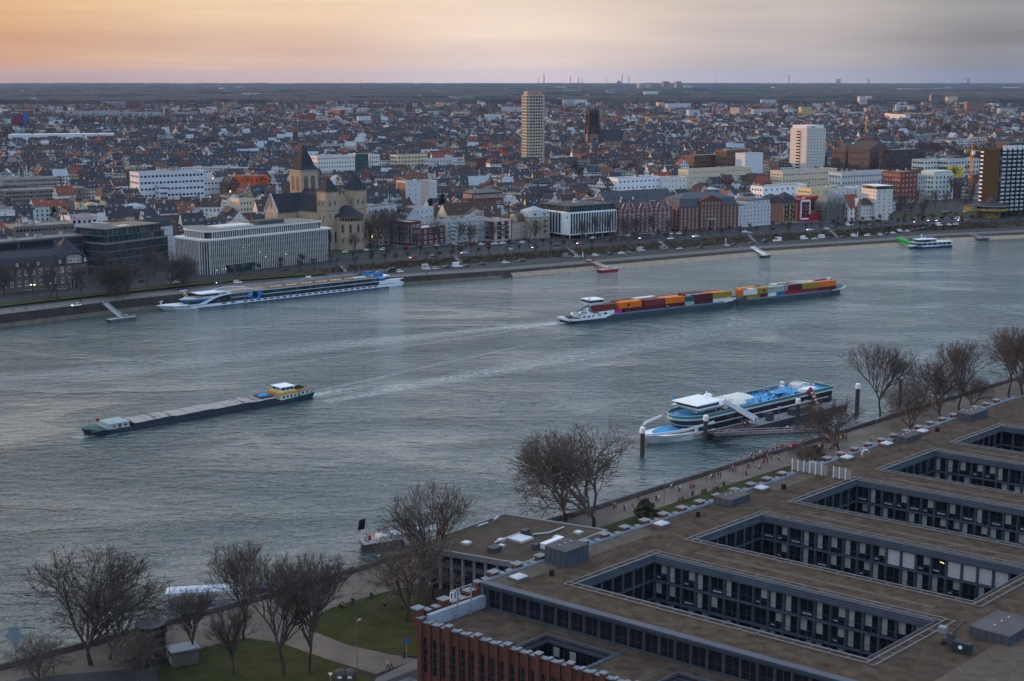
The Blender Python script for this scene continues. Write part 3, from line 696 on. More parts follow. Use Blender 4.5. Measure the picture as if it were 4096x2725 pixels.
def ship_frame(p, q, yb=0.0, yq=0.0):
    """origin and heading of a ship whose near waterline runs from spot p to spot q of the photograph"""
    a, c = Vector(at(*p, 0)), Vector(at(*q, 0)); d = c-a; L = math.sqrt(d.length_squared-(yq-yb)**2); t = math.atan2(d.y, d.x)-math.atan2(yq-yb, L)
    return a-Vector((-math.sin(t), math.cos(t)))*yb, t, L
def along(a, rz, px, z, y=0.0):
    lo, hi = -20.0, 220.0; n = Vector((-math.sin(rz), math.cos(rz))); e = Vector((math.cos(rz), math.sin(rz)))
    for _ in range(40):
        m = (lo+hi)/2; p = a+e*m+n*y
        if proj(p.x, p.y, z)[0] < px: lo = m
        else: hi = m
    return lo
def hull(b, st, B, m=0, zb=-.8, top=None):
    """st: (x at water, half width at water, x at deck, half width at deck, deck height)"""
    yc = B/2; R_ = []
    for xw, hw, xd, hd, zd in st: R_.append([(xw, yc-hw, zb), (xd, yc-hd, zd), (xd, yc+hd, zd), (xw, yc+hw, zb)])
    b.loft(R_, m, True)
def rail(b, pts, h=1.0, step=2.0, r=.05, m=0, mid=True):
    for p, q in zip(pts, pts[1:]):
        P, Q = Vector(p), Vector(q); n = max(1, int((Q-P).length/step))
        for k in ((h, h*.5) if mid else (h,)): b.bar(P+Vector((0,0,k)), Q+Vector((0,0,k)), r, r, m)
        for k in range(n+1): a = P.lerp(Q, k/n); b.bar(a, a+Vector((0,0,h)), r, r, m)
SHIPW = mat('ship white', (.66, .69, .72), .4, .06); SHIPB = mat('ship blue', (.015, .10, .34), .45, .1); SHIPC = mat('ship light blue', (.03, .28, .60), .45, .1); NAVY = mat('navy band', (.02, .04, .11), .45, .1)
DECKB = mat('deck brown', (.25, .18, .14), .8, .2, .8); AWN = mat('grey awning', (.12, .135, .16), .8, .15); HULLG = mat('barge hull grey', (.055, .066, .080), .55, .3, .4); HULLT = mat('barge side blue grey', (.12, .17, .21), .55, .2, .4)
STRIPG = glow('deck strip light', (1, .42, .15), 1.3)
ca, crz, cL = ship_frame((657, 1243), (1616, 1141), 4.5, 0)
cs = thing('river_cruise_ship', 'long white river cruise ship with blue wave funnel moored along the far quay wall', 'cruise ship', (ca.x, ca.y, 0), crz)
B = 11.4
b = MB(); hull(b, [(1.5,.5,-3.2,.5,2.7),(6,3.4,3,4.3,2.3),(14,5.3,12,5.6,1.9),(24,5.7,24,5.7,1.75),(128,5.7,128,5.7,1.75),(cL,5.2,cL,5.5,1.9)], B); b.build('hull', [SHIPW], cs)
b = MB(); hull(b, [(1.6,.55,1.4,.6,.28),(6,3.45,6,3.5,.28),(14,5.33,14,5.35,.28),(24,5.74,24,5.74,.28),(128,5.74,128,5.74,.28),(cL,5.25,cL,5.25,.28)], B); b.box(10, cL-6, -.03, .2, 1.62, 1.78); b.build('waterline_stripe', [NAVY], cs)
pw = MB(); pw.box(-1.15, 1.15, -.05, .05, 0, .62); pm = pw.mesh('porthole', [G_SHIP])
for k in range(22): put('porthole', pm, cs, (42+k*3.75, -.02, .75))
for k in range(2): put('porthole', pm, cs, (30+k*5, -.02, .85))
b = MB()
def curve_side(y):    # swept dark window band with the arched white frame at the bow end
    pts = [(20,1.8),(22,2.7),(25,3.9),(29,4.9),(34,5.4),(120,5.4),(123,4.4),(128.5,3.2),(128.5,1.8)]
    return [(x, y, z) for x, z in pts]
b.loft([curve_side(.03), curve_side(B-.03)], 0); b.build('window_band', [mat('ship band', (.018, .022, .028), .25, .1)], cs)
pts = [(13,1.75),(17,2.3),(20.5,3.4),(24,4.7),(28,5.5),(34,5.95)]; inner = [(20,1.75),(21.5,2.6),(24,3.6),(27,4.6),(30.5,5.15),(36,5.5)]
for y in (-.06, B-.2):
    fw = MB()
    for (p, q), (r_, s_) in zip(zip(pts, pts[1:]), zip(inner, inner[1:])): fw.loft([[(p[0],y,p[1]),(q[0],y,q[1]),(s_[0],y,s_[1]),(r_[0],y,r_[1])], [(p[0],y+.26,p[1]),(q[0],y+.26,q[1]),(s_[0],y+.26,s_[1]),(r_[0],y+.26,r_[1])]])
    fw.build('arch', [SHIPW], cs)
b = MB(); b.box(34, 124, -.08, B+.08, 5.4, 5.95); b.box(34, 128, -.08, .4, 5.4, 5.95); b.build('deck_edge', [SHIPW], cs)
b = MB(); b.box(46, 124, -.09, .05, 3.48, 3.72); b.box(34, 46, -.09, .05, 3.5, 3.7); b.build('side_stripe', [SHIPW], cs)
b = MB(); b.box(35, 123.5, .15, B-.15, 5.95, 6.0); b.build('sun_deck', [DECKB], cs)
cab = MB(); cab.box(-1.45, 1.45, -.04, .04, 0, 1.42, 0)
for x in (-1.45, -.48, .48, 1.4): cab.box(x-.04, x+.04, -.08, -.02, 0, 1.42, 1)
cabm = cab.mesh('window', [G_SHIP, DKGREY])
for z in (2.0, 3.86):
    for k in range(20): put('window', cabm, cs, (55.2+k*3.5, -.03, z))
    for k in range(5): put('window', cabm, cs, (34.5+k*2.95, -.03, z))
put('window', cabm, cs, (26.5, -.03, 2.15)); put('window', cabm, cs, (30, -.03, 2.15))
b = MB()   # blue emblem round the entrance
for a0, a1 in ((0, 60), (60, 120), (120, 180), (180, 240), (240, 300), (300, 360)):
    for t in range(a0, a1, 10):
        def P(t, s):
            tt = R(t); rr = 1.0; ox = 4.6*abs(math.cos(tt))**1.25*math.copysign(1, math.cos(tt)); oz = 1.95*abs(math.sin(tt))**1.0*math.copysign(1, math.sin(tt))
            return (47.5+(ox if s else 1.75*math.cos(tt)), -.14, 3.85+(oz if s else 1.55*math.sin(tt)))
        b.poly([P(t,1), P(t+10,1), P(t+10,0), P(t,0)], 0 if (t//30) % 2 else 1)
b.build('emblem', [SHIPB, SHIPC], cs)
b = MB(); b.lathe([(0,0),(1.7,0),(1.7,.06),(0,.06)], 16); o = b.build('entrance', [BLACK], cs); o.location = (47.5, -.08, 3.85); o.rotation_euler = (math.pi/2, 0, 0)
text_part('lettering', 'VIVA', 1.1, WHITE, cs, (43.6, -.2, 3.9)); text_part('lettering', 'VIVA', .9, NAVY, cs, (6.2, -.35, 1.35), R(-6)); text_part('lettering', 'ENJOY', .8, DKGREY, cs, (9.3, -.1, 1.3))
b = MB(); hull(b, [(10,.8,9.6,1,4.3),(14,4.2,13.8,4.5,4.2),(22,5.2,22,5.4,4.1),(30,5.4,30,5.5,4.1)], B, zb=3.6); b.build('bow_deck', [SHIPC], cs)
b = MB(); hull(b, [(9.0,.9,9.0,.9,4.5),(14,4.2,14,4.2,4.5),(30,5.2,30,5.2,4.5)], B, zb=4.32); b.build('bow_terrace', [mat('terrace pale', (.42, .40, .38), .8, .15)], cs)
b = MB(); b.box(12, 24, 1.5, B-1.5, 1.9, 3.7); b.build('lounge', [G_SHIP], cs)
b = MB(); b.box(20, 28, 2.5, B-2.5, 4.5, 6.2); b.loft([[(18.5,1.6,6.2),(30,1.6,6.2),(30,B-1.6,6.2),(18.5,B-1.6,6.2)],[(17,1.4,6.7),(30,1.4,6.7),(30,B-1.4,6.7),(17,B-1.4,6.7)]]); b.build('wheelhouse', [SHIPW], cs)
b = MB(); b.box(19.94, 28.05, 2.44, B-2.44, 5.0, 5.9); b.build('wheelhouse_window', [G_SHIP], cs)
b = MB()
for y in (.4, B-.4):
    ar = [(28,6.0),(31,6.9),(36,7.4),(42,7.3),(47,6.7),(49,6.0)]
    b.path([(x, y, z) for x, z in ar], .16, 5)
for x in range(30, 48, 2): b.bar((x,.4,6.9), (x,B-.4,6.9), .12, .12)
b.build('pergola', [SHIPW], cs)
b = MB(); rail(b, [(36,.3,6),(123,.3,6)], 1.0, 3.0, .05); rail(b, [(36,B-.3,6),(123,B-.3,6)], 1.0, 3.0, .05); b.build('railing', [mat('ship rail', (.3, .3, .3), .4, .1)], cs)
for k, x in enumerate((61, 70, 79, 88, 97, 106)):
    b = MB(); ring = []
    for f in range(7): xx = x-4+8*f/6; ring.append([(xx, 2.6, 8.1-.25*(f%2)), (xx, B/2, 8.5-.2*(f%2)), (xx, B-2.6, 8.1-.25*(f%2))])
    b.loft(ring, 0, False, False)
    for xx in (x-3.6, x+3.6):
        for yy in (2.8, B-2.8): b.bar((xx, yy, 6), (xx, yy, 8.1), .09, .09, 1)
    b.build('awning', [AWN, STEEL], cs)
    b = MB()
    b.bar((x-3.5, 1.6, 6.75), (x+3.5, 1.6, 6.75), .12, .12); b.build('light_strip', [STRIPG], cs)
    b = MB()
    for q in range(3):
        xx = x-3+q*2.4; b.box(xx, xx+.7, .8, 2.4, 6.25, 6.4); b.loft([[(xx,2.4,6.3),(xx+.7,2.4,6.3),(xx+.7,2.5,6.3),(xx,2.5,6.3)],[(xx,2.9,6.9),(xx+.7,2.9,6.9),(xx+.7,3.0,6.9),(xx,3.0,6.9)]])
    b.build('deck_chair', [mat('deck chair', (.4, .39, .37), .8, .1)], cs)
b = MB()
for q in range(7): xx = 108.5+q*1.15; b.box(xx, xx+.75, 1.2, 3.0, 6.2, 6.4); b.box(xx, xx+.75, 3.0, 3.15, 6.2, 6.95)
b.build('deck_chair', [WHITE], cs)
b = MB(); b.box(104, 121, 1, B-1, 6.0, 6.03); b.build('deck_turf', [mat('deck turf', (.05, .09, .03), .9, .2)], cs)
for yy, dy in ((-.05, 1), (B-2.2, 1)):
    b = MB()
    prof = [(119,3.8),(121.0,7.8),(125.4,7.7),(127.2,3.8)]
    def band(f0, f1, m):
        l0 = (prof[0][0]+(prof[1][0]-prof[0][0])*f0, prof[0][1]+(prof[1][1]-prof[0][1])*f0); l1 = (prof[0][0]+(prof[1][0]-prof[0][0])*f1, prof[0][1]+(prof[1][1]-prof[0][1])*f1)
        r0 = (prof[3][0]+(prof[2][0]-prof[3][0])*f0, prof[3][1]+(prof[2][1]-prof[3][1])*f0); r1 = (prof[3][0]+(prof[2][0]-prof[3][0])*f1, prof[3][1]+(prof[2][1]-prof[3][1])*f1)
        for k in range(6):
            def I(l, r_, t): return (l[0]+(r_[0]-l[0])*t, l[1]+(r_[1]-l[1])*t+.35*math.sin(t*5.5)*(1 if 0 < f0 and f1 < 1.01 else 0)*(1 if l in (l0,) and f0 > 0 or l is l1 and f1 < 1 else 0))
            a, c, d, e = I(l0, r0, k/6), I(l0, r0, (k+1)/6), I(l1, r1, (k+1)/6), I(l1, r1, k/6)
            for y in (yy, yy+2.2): b.poly([(p[0], y, p[1]) for p in (a, c, d, e)], m)
    band(0, .22, 0); band(.22, .42, 1); band(.42, .62, 0); band(.62, .8, 1); band(.8, 1, 0)
    b.poly([(121,yy,7.8),(125.4,yy,7.7),(125.4,yy+2.2,7.7),(121,yy+2.2,7.8)], 0); b.poly([(119,yy,3.8),(121,yy,7.8),(121,yy+2.2,7.8),(119,yy+2.2,3.8)], 0)
    b.build('funnel', [SHIPB, SHIPC], cs)
b = MB(); b.loft([[(123,.0,1.8),(128,.0,1.8),(cL-.3,.0,1.9),(cL-2.5,0,2.6),(cL-2.8,0,3.4),(cL+.2,0,3.9),(126,0,3.8),(121,0,3.4)], [(123,B,1.8),(128,B,1.8),(cL-.3,B,1.9),(cL-2.5,B,2.6),(cL-2.8,B,3.4),(cL+.2,B,3.9),(126,B,3.8),(121,B,3.4)]]); b.build('stern', [SHIPW], cs)
b = MB(); b.box(126, 130, 2, B-2, 3.9, 5.8); b.box(124.5, 131, 1, B-1, 5.8, 6.1, 1); b.build('stern_cabin', [G_SHIP, SHIPW], cs)
b = MB(); b.bar((cL-2, 2, 3.9), (cL-.8, 2, 6.5), .08, .08); b.build('flag_pole', [STEEL], cs); b = MB(); b.loft([[(cL-1.7,2,4.6),(cL-.9,2,6.3)],[(cL-.9,2.1,4.5),(cL-.6,2.2,5.6)]], 0, False, False); b.build('flag', [REDW], cs)
b = MB(); b.bar((-1.2, B/2, 2.7), (-.6, B/2, 4.6), .35, .35); b.bar((-2.4, B/2-1, 4.3), (.6, B/2+1, 4.5), .2, .2); b.bar((-1.6, B/2-1.2, 3.6), (-.2, B/2+1.2, 3.6), .2, .2); b.build('bow_mast', [SHIPW], cs)
b = MB(); b.bar((14, B/2, 4.5), (11, B/2, 8.6), .3, .3); b.bar((9.4, B/2, 8.6), (13.2, B/2, 8.7), .25, .4); b.lathe([(0, 4.9), (.6, 5.0), (.7, 5.6), (0, 6.1)], 8, (10.6, 3.2, 0)); b.build('radar_mast', [SHIPW], cs)
b = MB(); b.loft([[(10.9,B/2+.3,7.6),(11.9,B/2+.3,7.4)],[(11.1,B/2+.5,6.2),(12.2,B/2+.4,6.0)]], 0, False, False); b.build('flag', [mat('flag gold', (.55, .3, .03), .8, .1)], cs)

def container_mesh(L, H, col, name):
    b = MB(); W = 2.44
    b.box(0, L, 0, W, 0, H, 0)
    n = int(L/.6)
    for k in range(n): x = .12+k*(L-.24)/n; b.box(x+.08, x+.36, -.05, 0, .16, H-.16, 0)
    for k in range(3): y = .15+k*.78; b.box(-.05, 0, y, y+.06, .1, H-.1, 1); b.box(-.05, 0, y+.4, y+.46, .1, H-.1, 1)
    for x in (0, L-.14): b.box(x, x+.14, -.06, .02, 0, H, 1)
    b.box(0, L, -.06, .02, 0, .12, 1); b.box(0, L, -.06, .02, H-.1, H, 1)
    m = mat('container '+name, col, .6, .2, .5); m2 = mat('container edge '+name, tuple(c*.75 for c in col), .6, .1)
    return b.mesh('container', [m, m2])
CC = {'orange': (.62,.155,.018), 'brown red': (.17,.045,.035), 'dark red': (.095,.022,.025), 'magenta': (.42,.03,.19), 'mustard': (.30,.205,.03), 'white': (.60,.60,.58), 'blue': (.035,.075,.13), 'grey green': (.30,.35,.31), 'red': (.34,.02,.03), 'pale green': (.28,.40,.34), 'bright blue': (.02,.13,.33), 'salmon': (.62,.24,.11), 'green': (.03,.13,.07), 'grey': (.26,.29,.32)}
CM = {}
def cont(root_loc, rz, x, y, z, L, col, label, H=2.6):
    key = (L, col, H)
    if key not in CM: CM[key] = container_mesh(L, H, CC[col], col)
    p = Vector((math.cos(rz)*x-math.sin(rz)*y+root_loc.x, math.sin(rz)*x+math.cos(rz)*y+root_loc.y, z))
    o = put('shipping_container', CM[key], None, p, rz); return tag(o, label, 'shipping container', 'containers stacked on the two barges')
ba, brz, bL = ship_frame((2268, 1294), (3354, 1170), 3.5, 5)
def bx(px, z=2.8): return along(ba, brz, px, z)
XJ = bx(2948, 1.0)
mb_ = thing('motor_barge', 'dark container barge with a raised white wheelhouse pushing a second barge upriver', 'barge', (ba.x, ba.y, 0), brz)
B2 = 11.4
b = MB(); hull(b, [(.5,3.6,-.5,4.6,2.1),(4,5.2,3,5.6,1.7),(12,5.7,12,5.7,1.6),(20,5.7,20,5.7,2.2),(22,5.7,22,5.7,2.6),(XJ-9,5.7,XJ-9,5.7,2.6),(XJ-3,5.2,XJ-3,5.5,2.7),(XJ+1,4.2,XJ+1,4.6,3.2)], B2); b.build('hull', [HULLG], mb_)
b = MB(); b.box(22, XJ-8, -.05, .25, 2.15, 2.95); b.box(22, XJ-8, B2-.25, B2+.05, 2.15, 2.95); b.box(22, 22.3, .25, B2-.25, 2.4, 2.95); b.box(24, XJ-10, .25, B2-.25, 1.8, 2.0); b.build('coaming', [HULLT], mb_)
b = MB(); hull(b, [(-.55,4.7,-.65,4.8,2.45),(3,5.72,2.9,5.75,1.95),(12,5.78,12,5.8,1.9),(19,5.78,24,5.8,2.9)], B2, zb=1.35); b.build('bulwark', [SHIPW], mb_)
b = MB(); b.box(-.3, 22, .6, B2-.6, 1.8, 2.0); b.build('aft_deck', [mat('aft deck', (.10,.11,.12), .8, .2)], mb_)
b = MB(); b.box(6.5, 17, 1.1, B2-1.1, 1.9, 3.5); b.loft([[(17,.3,1.9),(25,.3,1.9),(25,B2-.3,1.9),(17,B2-.3,1.9)],[(16,.3,4.3),(24.5,.3,4.6),(24.5,B2-.3,4.6),(16,B2-.3,4.3)]]); b.build('deckhouse', [SHIPW], mb_)
for x in (8, 10.6, 13.2): put('window', window_mesh(1.4,.7,'none'), mb_, (x, 1.06, 2.3))
put('window', window_mesh(1.6,.9,'none'), mb_, (19.5, .22, 2.9)); put('door', window_mesh(.9,1.7,'none',None,mat('door grey',(.3,.32,.33),.6,.1)), mb_, (16.4, .22, 2.0))
b = MB(); b.box(15, 17.6, 3.8, B2-3.8, 3.5, 7.4); b.build('wheelhouse_column', [mat('column grey', (.2,.23,.25), .6, .1)], mb_)
b = MB(); b.loft([[(12.6,2.4,7.2),(19,2.4,7.2),(19,B2-2.4,7.2),(12.6,B2-2.4,7.2)],[(12,2,8.5),(20,2,8.5),(20,B2-2,8.5),(12,B2-2,8.5)]]); b.box(11.8,20.2,1.8,B2-1.8,9.7,9.95); b.build('wheelhouse', [SHIPW], mb_)
b = MB(); b.box(12.2, 19.8, 2.2, B2-2.2, 8.5, 9.7); b.build('wheelhouse_window', [G_SHIP], mb_)
b = MB(); b.lathe([(0,0),(.6,.25),(.7,.7),(.5,1.1),(0,1.3)], 8, (12.2, 3, 9.9)); b.bar((15,5,9.9),(15,5,11.4),.1,.1); b.build('antenna', [SHIPW], mb_)
b = MB(); b.bar((1, 3, 3.2), (12.3, 3.6, 7.6), .45, .45); b.bar((1, 3.9, 3.0), (12.3, 4.5, 7.4), .2, .2); b.box(.4, 2.0, 2, 5, 1.9, 3.4); b.build('loading_crane', [mat('crane dark', (.07,.09,.14), .5, .1)], mb_)
b = MB()
for x in (.2, 1.5): b.tube((x, 2.2, 1.9), (x, 2.2, 3.2), .35, .35, 8)
for y in (3, 5, 7): b.tube((1.2, y, 1.9), (1.2, y, 2.7), .25, .25, 6)
b.build('bollard', [BLACK], mb_)
pb_ = thing('pushed_barge', 'grey container barge pushed ahead with stacked orange and mustard containers', 'barge', (ba.x, ba.y, 0), brz)
b = MB(); hull(b, [(XJ+1.5,4.6,XJ+1.2,4.8,2.9),(XJ+8,5.6,XJ+8,5.7,2.6),(bL-12,5.7,bL-12,5.7,2.6),(bL-4,4.6,bL-3.2,5.2,3.2),(bL,1.2,bL+1.8,1.8,4.0)], B2); b.build('hull', [HULLG], pb_)
b = MB(); b.box(XJ+7, bL-11, -.05, .25, 2.15, 2.95); b.box(XJ+7, bL-11, B2-.25, B2+.05, 2.15, 2.95); b.box(XJ+7, bL-12, .25, B2-.25, 1.8, 2.0); b.build('coaming', [HULLT], pb_)
for nm, par, x0, x1 in (('bow_bulwark', mb_, XJ-9, XJ-1), ('bow_bulwark', pb_, bL-10, bL+.5)):
    b = MB(); b.loft([[(x0,-.1,2.6),(x1-3,.35 if par is mb_ else .2,3.1),(x1+2,2.2,3.9),(x1+2,2.2,3.2),(x1-3,.3,2.5),(x0+.8,-.1,2.4)], [(x0,.2,2.6),(x1-3,.6,3.1),(x1+2,2.5,3.9),(x1+2,2.5,3.2),(x1-3,.6,2.5),(x0+.8,.2,2.4)]]); b.build(nm, [SHIPW], par)
    b = MB(); b.box(x0+1, x0+4, 2, 5, 2.6, 3.8); b.box(x0+4.5, x0+6, 5, 7, 2.6, 3.6); b.build('winch_house', [SHIPW], par)
    b = MB(); [b.tube((x0+5+k, 2+k*1.6, 2.7), (x0+5+k, 2+k*1.6, 4.1), .28, .28, 6) for k in range(3)]; b.build('bollard', [BLACK], par)
b = MB(); b.bar((bL-10.5, 4, 2.6), (bL-9.2, 4, 9.2), .4, .4); b.bar((bL-10, 4, 9), (bL-7.5, 4.4, 8.6), .35, .35); b.box(bL-8.4, bL-7.2, 3.8, 5, 7.6, 8.7); b.build('signal_mast', [SHIPW], pb_)
b = MB(); b.bar((XJ-3, 3, 2.6), (XJ-3, 3, 6.8), .2, .2); b.bar((XJ-3.6, 3, 6.6), (XJ-2.4, 3, 6.7), .25, .25); b.build('signal_mast', [STEEL], mb_)
def c5(zx): return 2220+.314*zx
def c6(zx): return 2900+.2206*zx
Z1, Z2 = 2.05, 4.67
near1 = [(c5(600),'magenta',12.2),(c5(900),'dark red',12.2),(c5(1165),'dark red',12.2),(c5(1415),'dark red',12.2),(c5(1665),'pale green',6.1),(c5(1780),'dark red',12.2),(c5(2022),'white',12.2),(c6(410),'mustard',9.0),(c6(630),'dark red',6.1),(c6(790),'white',6.1),(c6(945),'bright blue',6.1),(c6(1100),'red',12.2),(c6(1410),'brown red',12.2),(c6(1715),'dark red',12.2)]
near2 = [(c5(512),'brown red',12.2,'brown red container directly behind the barge wheelhouse'),(c5(820),'orange',13.7,'orange container above the dark red box next to the magenta one'),(c5(1160),'brown red',12.2,'brown red container between the two orange boxes of the rear barge'),(c5(1415),'orange',12.2,'orange container in the middle of the rear barge stack'),(c5(1662),'blue',6.1,'short dark blue container on the rear barge'),(c5(1780),'dark red',12.2,'dark red upper container beside the short blue box'),(c5(2022),'mustard',12.2,'mustard container at the front end of the rear barge'),
 (c6(275),'orange',6.1,'short orange container at the rear end of the front barge'),(c6(345),'white',9.2,'white refrigerated container on the front barge'),(c6(566),'mustard',8.6,'short mustard container with a dark emblem on the front barge'),(c6(790),'grey green',13.7,'pale grey green container on the front barge'),(c6(1100),'dark red',12.2,'dark red container on the bright red box of the front barge'),(c6(1410),'mustard',12.2,'mustard container beside the foremost orange box'),(c6(1715),'orange',12.2,'orange container nearest the bow of the front barge')]
lab1 = ['magenta container at the foot of the rear barge stack','dark red lower container right of the magenta one','dark red lower container under the brown red box','dark red lower container under the middle orange box','pale green short lower container under the short blue box','dark red lower container under a dark red one','white lower container under the end mustard box','mustard lower container at the rear of the front barge','dark red short lower container under the mustard box','white short lower container with red mark on the front barge','bright blue short lower container on the front barge','bright red lower container of the front barge','brown red lower container under the mustard box near the bow','dark red lower container below the foremost orange box']
for (px, col, L), lab in zip(near1, lab1): cont(ba, brz, bx(px), .75, Z1, L, col, lab)
for i, (px, col, L, lab) in enumerate(near2): cont(ba, brz, bx(px, 5), .75 if i != 8 else .5, Z2, L, col, lab, 2.3 if i == 4 else 2.8)
rn = random.Random(5)
backs = {3.25: [(c5(640),'dark red'),(c5(830),'orange'),(c5(1100),'brown red'),(c5(1330),'salmon'),(c5(1700),'pale green'),(c5(1930),'orange'),(c6(300),'orange'),(c6(640),'mustard'),(c6(940),'grey'),(c6(1240),'grey'),(c6(1600),'bright blue')],
 5.75: [(c5(740),'dark red'),(c5(1000),'grey'),(c5(1270),'brown red'),(c5(1620),'dark red'),(c5(1880),'dark red'),(c6(240),'salmon'),(c6(600),'blue'),(c6(1000),'brown red'),(c6(1330),'white'),(c6(1640),'dark red')],
 8.25: [(c5(760),'dark red'),(c5(1030),'white'),(c5(1290),'brown red'),(c5(1610),'dark red'),(c5(1850),'brown red'),(c6(310),'green'),(c6(850),'white'),(c6(1180),'grey green'),(c6(1470),'orange')]}
ROWN = {3.25: 'second row', 5.75: 'third row', 8.25: 'far row'}
for y, lst in backs.items():
    for k, (px, col) in enumerate(lst):
        x = along(ba, brz, px, 7, y); z = Z2 if y < 8 or rn.random() < .6 else Z2
        ship_ = 'rear' if x < XJ else 'front'; pos = sum(1 for q, _ in lst[:k] if (q < 2950) == (ship_ == 'rear'))
        cont(ba, brz, x, y, z, 12.0, col, '%s container in the %s of the %s barge, %s from the left' % (col, ROWN[y], ship_, ('first','second','third','fourth','fifth','sixth')[pos]), 2.6+.25*(k % 2))
for par, x, z, y, txt in ((mb_, bx(c5(1425)), 3.3, .66, 'CAI'),):
    for o in bpy.data.objects:
        if o.get('label') == lab1[3]: text_part('lettering', txt, .9, WHITE, o, (.5, -.08, 1.2))
for lab, txt, x, z, m_, sz in ((near2[10][3], 'OOCL', 1.2, 1.7, REDW, .9), (near2[11][3], 'TEX', .9, .5, WHITE, .9)):
    for o in list(bpy.data.objects):
        if o.get('label') == lab:
            t = text_part('lettering', txt, sz, m_, o, (x, -.08, z))
            if txt == 'TEX': t.rotation_euler = (math.pi/2, -math.pi/2, 0); t.location = (1.5, -.08, .6)
for o in list(bpy.data.objects):
    if o.get('label') in (near2[9][3], near2[1][3]):
        b = MB(); b.box(5.2, 6.6, -.09, -.05, .9, 2.1); b.build('emblem', [BLACK], o)
    if o.get('label') == near2[8][3]:
        b = MB(); b.box(-.09, -.05, .5, .9, 1.2, 1.7); b.box(-.09, -.05, 1.1, 1.3, 1.1, 1.8); b.box(-.09, -.05, .3, 2.1, .3, .7); b.build('cooling_unit', [DKGREY], o)
la, lrz, lL = ship_frame((352, 1743), (1247, 1590), 4.0, 2)
lb = thing('cargo_barge', 'long low cargo barge with pale hatch covers and a yellow wheelhouse heading left', 'barge', (la.x, la.y, 0), lrz)
B3 = 9.5; TEAL = mat('teal hull', (.012, .075, .075), .5, .2); LHULL = mat('low barge hull', (.035, .042, .055), .55, .35, .5); HATCH = mat('hatch cover', (.27, .255, .245), .5, .15, .4)
b = MB(); hull(b, [(0,.9,-1.2,1.2,2.3),(3,3.2,2,3.9,1.9),(8,4.5,8,4.7,1.2),(14,4.75,14,4.75,.9),(70,4.75,70,4.75,.9),(80,4.3,80,4.6,1.3),(lL,2.6,lL+.6,3.6,1.6)], B3); b.build('hull', [LHULL], lb)
b = MB(); hull(b, [(-.1,1,-1.3,1.3,2.4),(3,3.25,2,3.98,2.0),(7.2,4.4,7,4.6,1.4)], B3, zb=.2); b.build('bow_plate', [TEAL], lb)
b = MB(); hull(b, [(72,4.5,72,4.72,1.3),(80,4.4,80,4.7,1.75),(lL+.1,2.7,lL+.7,3.7,2.0)], B3, zb=.55); b.build('stern_plate', [TEAL], lb)
b = MB(); b.box(14.5, 68, .7, 1.0, .9, 2.3); b.box(14.5, 68, B3-1, B3-.7, .9, 2.3); b.box(14.5, 14.8, 1, B3-1, .9, 2.3); b.build('coaming', [mat('coaming dark', (.035,.045,.06), .6, .2)], lb)
for k in range(11):
    x0 = 14.5+k*4.85; d = .12*((k*7) % 3)
    b = MB(); b.loft([[(x0,.6,2.3+d),(x0,B3/2-.6,2.75+d),(x0,B3/2+.6,2.75+d),(x0,B3-.6,2.3+d)],[(x0+4.8,.6,2.3+d),(x0+4.8,B3/2-.6,2.75+d),(x0+4.8,B3/2+.6,2.75+d),(x0+4.8,B3-.6,2.3+d)]]); b.build('hatch_cover', [HATCH], lb)
for x in (22, 27.2, 55, 60):
    b = MB(); b.box(x, x+.3, .5, B3-.5, 2.85, 3.05); b.build('hatch_beam', [mat('beam rust', (.20,.15,.10), .8, .2)], lb)
b = MB(); b.loft([[(5.5,1.2,1.4),(13,1.0,1.4),(13,B3-1,1.4),(5.5,B3-1.2,1.4)],[(6,1.3,3.1),(12.8,1.1,3.1),(12.8,B3-1.1,3.1),(6,B3-1.3,3.1)]], 0); b.loft([[(5.8,1.1,3.1),(13,.9,3.1),(13,B3-.9,3.1),(5.8,B3-1.1,3.1)],[(6.5,2,3.5),(12.6,2,3.5),(12.6,B3-2,3.5),(6.5,B3-2,3.5)]], 1); b.build('fore_cabin', [GREYW, mat('pale teal roof', (.26,.34,.33), .7, .15)], lb)
for x in (7.7, 11.6): put('window', window_mesh(.9,.6,'none'), lb, (x, 1.1, 2.0))
put('door', window_mesh(.8,1.3,'none',None,DKGREY), lb, (9.6, 1.1, 1.6))
b = MB(); b.bar((1.0, B3/2, 2.3), (1.0, B3/2, 5.2), .18, .18); b.bar((-.2, B3/2-.5, 5.1), (2.0, B3/2+.6, 5.2), .2, .2); b.build('mast', [STEEL], lb)
b = MB(); b.bar((3.2, B3/2, 2.2), (3.2, B3/2, 4.9), .08, .08); b.build('flag_pole', [STEEL], lb); b = MB(); b.loft([[(3.3,B3/2,3.9),(3.3,B3/2,4.9)],[(4.5,B3/2+.2,3.7),(4.5,B3/2+.2,4.7)]], 0, False, False); b.build('flag', [REDW], lb)
b = MB(); b.box(62.5, 68, 2, 7, 2.9, 3.2); b.loft([[(63,3,3.2),(66.5,3,3.2),(66.5,4.6,3.2),(63,4.6,3.2)],[(63.5,3.4,3.8),(66,3.4,3.8),(66,4.2,3.8),(63.5,4.2,3.8)]], 1); b.build('dinghy', [LHULL, SHIPC], lb)
b = MB(); b.box(70, 77, .9, B3-.9, 1.2, 2.9, 0); b.box(78.5, 82.5, 1.3, B3-1.3, 1.4, 3.2, 0); b.box(78.3, 82.7, 1.1, B3-1.1, 3.2, 3.35, 1); b.build('aft_house', [OFFW, mat('brown roof paint', (.22,.14,.08), .8, .15)], lb)
b = MB(); b.box(69.5, 77.2, .8, B3-.8, 2.9, 3.8); b.build('saloon', [mat('ochre paint', (.50,.29,.05), .6, .12)], lb)
